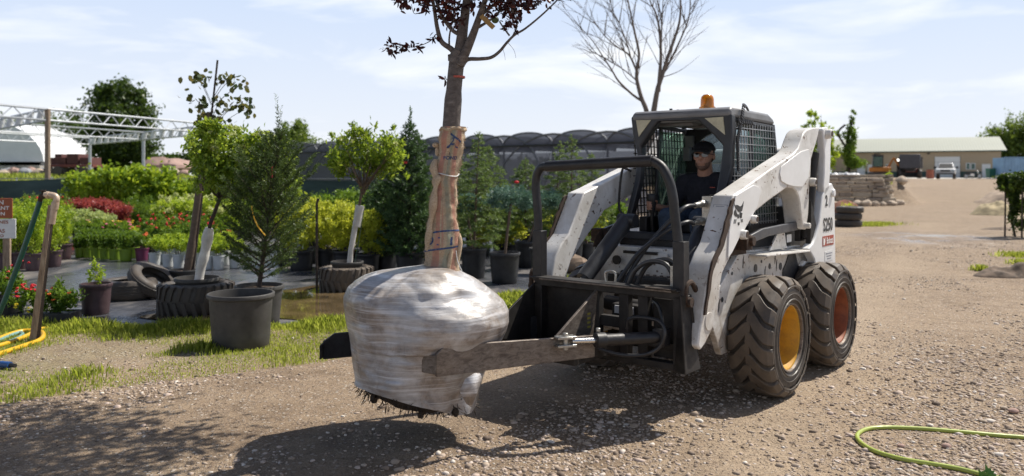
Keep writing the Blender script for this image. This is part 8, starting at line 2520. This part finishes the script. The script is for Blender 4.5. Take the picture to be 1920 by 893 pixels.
# container and things in front of it
t = thing('shipping_container', 'light blue corrugated shipping container at the far right', 'container', place(1962, 100))
m = MB(); P = []
for i in range(64):
    x = -6 + i * 12 / 63; P.append((x, -1.2 - (.05 if i % 2 else 0)))
P += [(6, 1.2), (-6, 1.2)]
m.prism(P, .1, 2.65, 'z'); m.build('shell', simple('light_blue_paint', (.20, .34, .50), .5, 0, .15, 1), t, smooth=0)
m = MB(); m.box((0, -1.27, 2.68), (12.1, .1, .12)); m.box((0, -1.27, .08), (12.1, .1, .14)); m.box((-6.02, -1.25, 1.35), (.12, .12, 2.7)); m.build('rail', simple('rail_blue', (.16, .28, .42), .5), t)
t = thing('barrier_block', 'short pale concrete block standing before the blue container', 'block', place(1888, 88)); m = MB(); m.box((0, 0, .35), (1.1, .6, .7)); m.build('block', MT['pale_metal'], t, bevel=.03); m = MB(); m.box((0, 0, .72), (.5, .3, .06)); m.build('cap', MT['pot_grey'], t)

# ---- vine-covered posts and mounds on the right
LM['vine'] = leaf_mat('vine_leaves', (.018, .040, .008), (.045, .085, .014), (.13, .20, .03), .35)
def vine_post(px_, Yb, h, w_, label):
    b = at(px_, Yb); t = thing('vine_covered_post', label, 'vine', b)
    m = MB(); m.tube([(-.16, 0, 0), (-.14, 0, h)], .022, 6); m.tube(catmull([(.1, 0, 0), (.02, .05, h * .4), (.1, 0, h * .8)], 4), .03, 6); m.build('post', MT['dark_stem'], t)
    bl = [(0, 0, h * .90, w_ * .55, .22, h * .16), (.10, 0, h * .65, w_ * .32, .2, h * .24), (.14, 0, h * .32, w_ * .30, .2, h * .26), (-.12, -.02, h * .93, w_ * .38, .2, h * .12)]
    foliage('leaves', bl, 4600, .075, .050, LM['vine'], t, clumps=26, spread=.26, shell=.8, up=-.2, tmpl=LEAF6)
vine_post(1896, 20.3, 1.50, .62, 'leafy vine climbing a thin post, left of two at the right edge')
vine_post(1928, 19.8, 1.55, .8, 'leafy vine mass cut by the right picture edge')
def mound(name, px_, Yb, rx, ry, h, mt, label, cat='mound', rough=.3):
    b = at(px_, Yb); V = []; F = []; n1, n2 = 22, 36
    for i in range(n1 + 1):
        r = i / n1
        for k in range(n2):
            a = 2 * math.pi * k / n2; x, y = rx * r * math.cos(a), ry * r * math.sin(a)
            z = h * (1 - r * r) ** 1.2 * (1 + rough * 1.4 * vnoise((x, y, 0), 2.2 / max(rx, .6), 3)) + rough * .35 * h * vnoise((x, y, 2), 7, 1) * (1 - r)
            V.append((x * (1 + .15 * vnoise((x, y, 4), 1.5, 2)), y, z - .02 * (r > .98)))
    for i in range(n1):
        for k in range(n2): F.append((i * n2 + k, i * n2 + (k + 1) % n2, (i + 1) * n2 + (k + 1) % n2, (i + 1) * n2 + k))
    m = MB(); m.add(V, F); o = m.build(name, mt, None, loc=b, smooth=80); return tag(o, label, cat)
straw = simple('dry_clippings', (.36, .29, .17), .95, 0, .45, 5, .9); earth = simple('dark_earth', (.12, .085, .06), .95, 0, .6, 9, .9)
mound('dirt_mound', 1866, 31.5, .95, .8, .50, straw, 'straw-coloured heap of clippings left of the vine post')
mound('dirt_mound', 1905, 44, 2.2, 1.8, .8, simple('loose_earth', (.30, .23, .17), .95, 0, .5, 2, .9), 'rough heap of earth beyond the straw heap at the ramp side')
mound('dirt_clod', 1902, 12.25, .62, .30, .17, earth, 'dark clod of turf and soil on the right edge of the track', rough=.8)
mound('dirt_clod', 1880, 12.5, .16, .12, .08, straw, 'small tan grassy clod beside the dark one', rough=.8)
mound('dirt_clod', 1872, 22.8, .55, .25, .07, earth, 'flat dark clod of dirt on the track near the vine post')
# field pebbles lifted clear as single stones
for i, (px_, py_, r_) in enumerate(((1775, 842, .022), (1738, 858, .013), (1775, 850, .012), (1900, 775, .026), (1882, 768, .018), (1846, 790, .016), (1690, 840, .016), (1618, 868, .014), (300, 1, 0))):
    if r_ == 0: break
    x, y = gp(px_, py_)
    m = MB(); m.ell((0, 0, r_ * .5), (r_ * 1.3, r_, r_ * .7), n=9, m=6); m.v = [(a * (1 + .3 * vnoise((a, b, c), 30, i)), b, c) for a, b, c in m.v]
    o = m.build('pebble', tan if i % 3 else pink, None, loc=(x, y, float(gz(x, y))), smooth=35)
    tag(o, ['largest pinkish pebble inside the lime hose loop', 'small round pebble inside the lime hose loop', 'small pebble touching the largest one inside the hose loop', 'large pebble beyond the hose near the right edge', 'grey pebble left of the large one near the right edge', 'pebble just beyond the lime hose at the right', 'pebble near the bend of the lime hose', 'dark pebble outside the bend of the lime hose'][i], 'pebble')

# a thing that is a single mesh stands on its own, without an Empty
for o in list(scene.objects):
    if o.type == 'EMPTY' and o.parent is None and len(o.children) == 1 and not o.children[0].children:
        c = o.children[0]
        bpy.context.view_layer.update()
        mw = o.matrix_world @ c.matrix_local
        c.parent = None; c.matrix_world = mw
        nm = o.name
        for k in ('label', 'category', 'group', 'kind'):
            if k in o: c[k] = o[k]
        bpy.data.objects.remove(o)
        c.name = nm
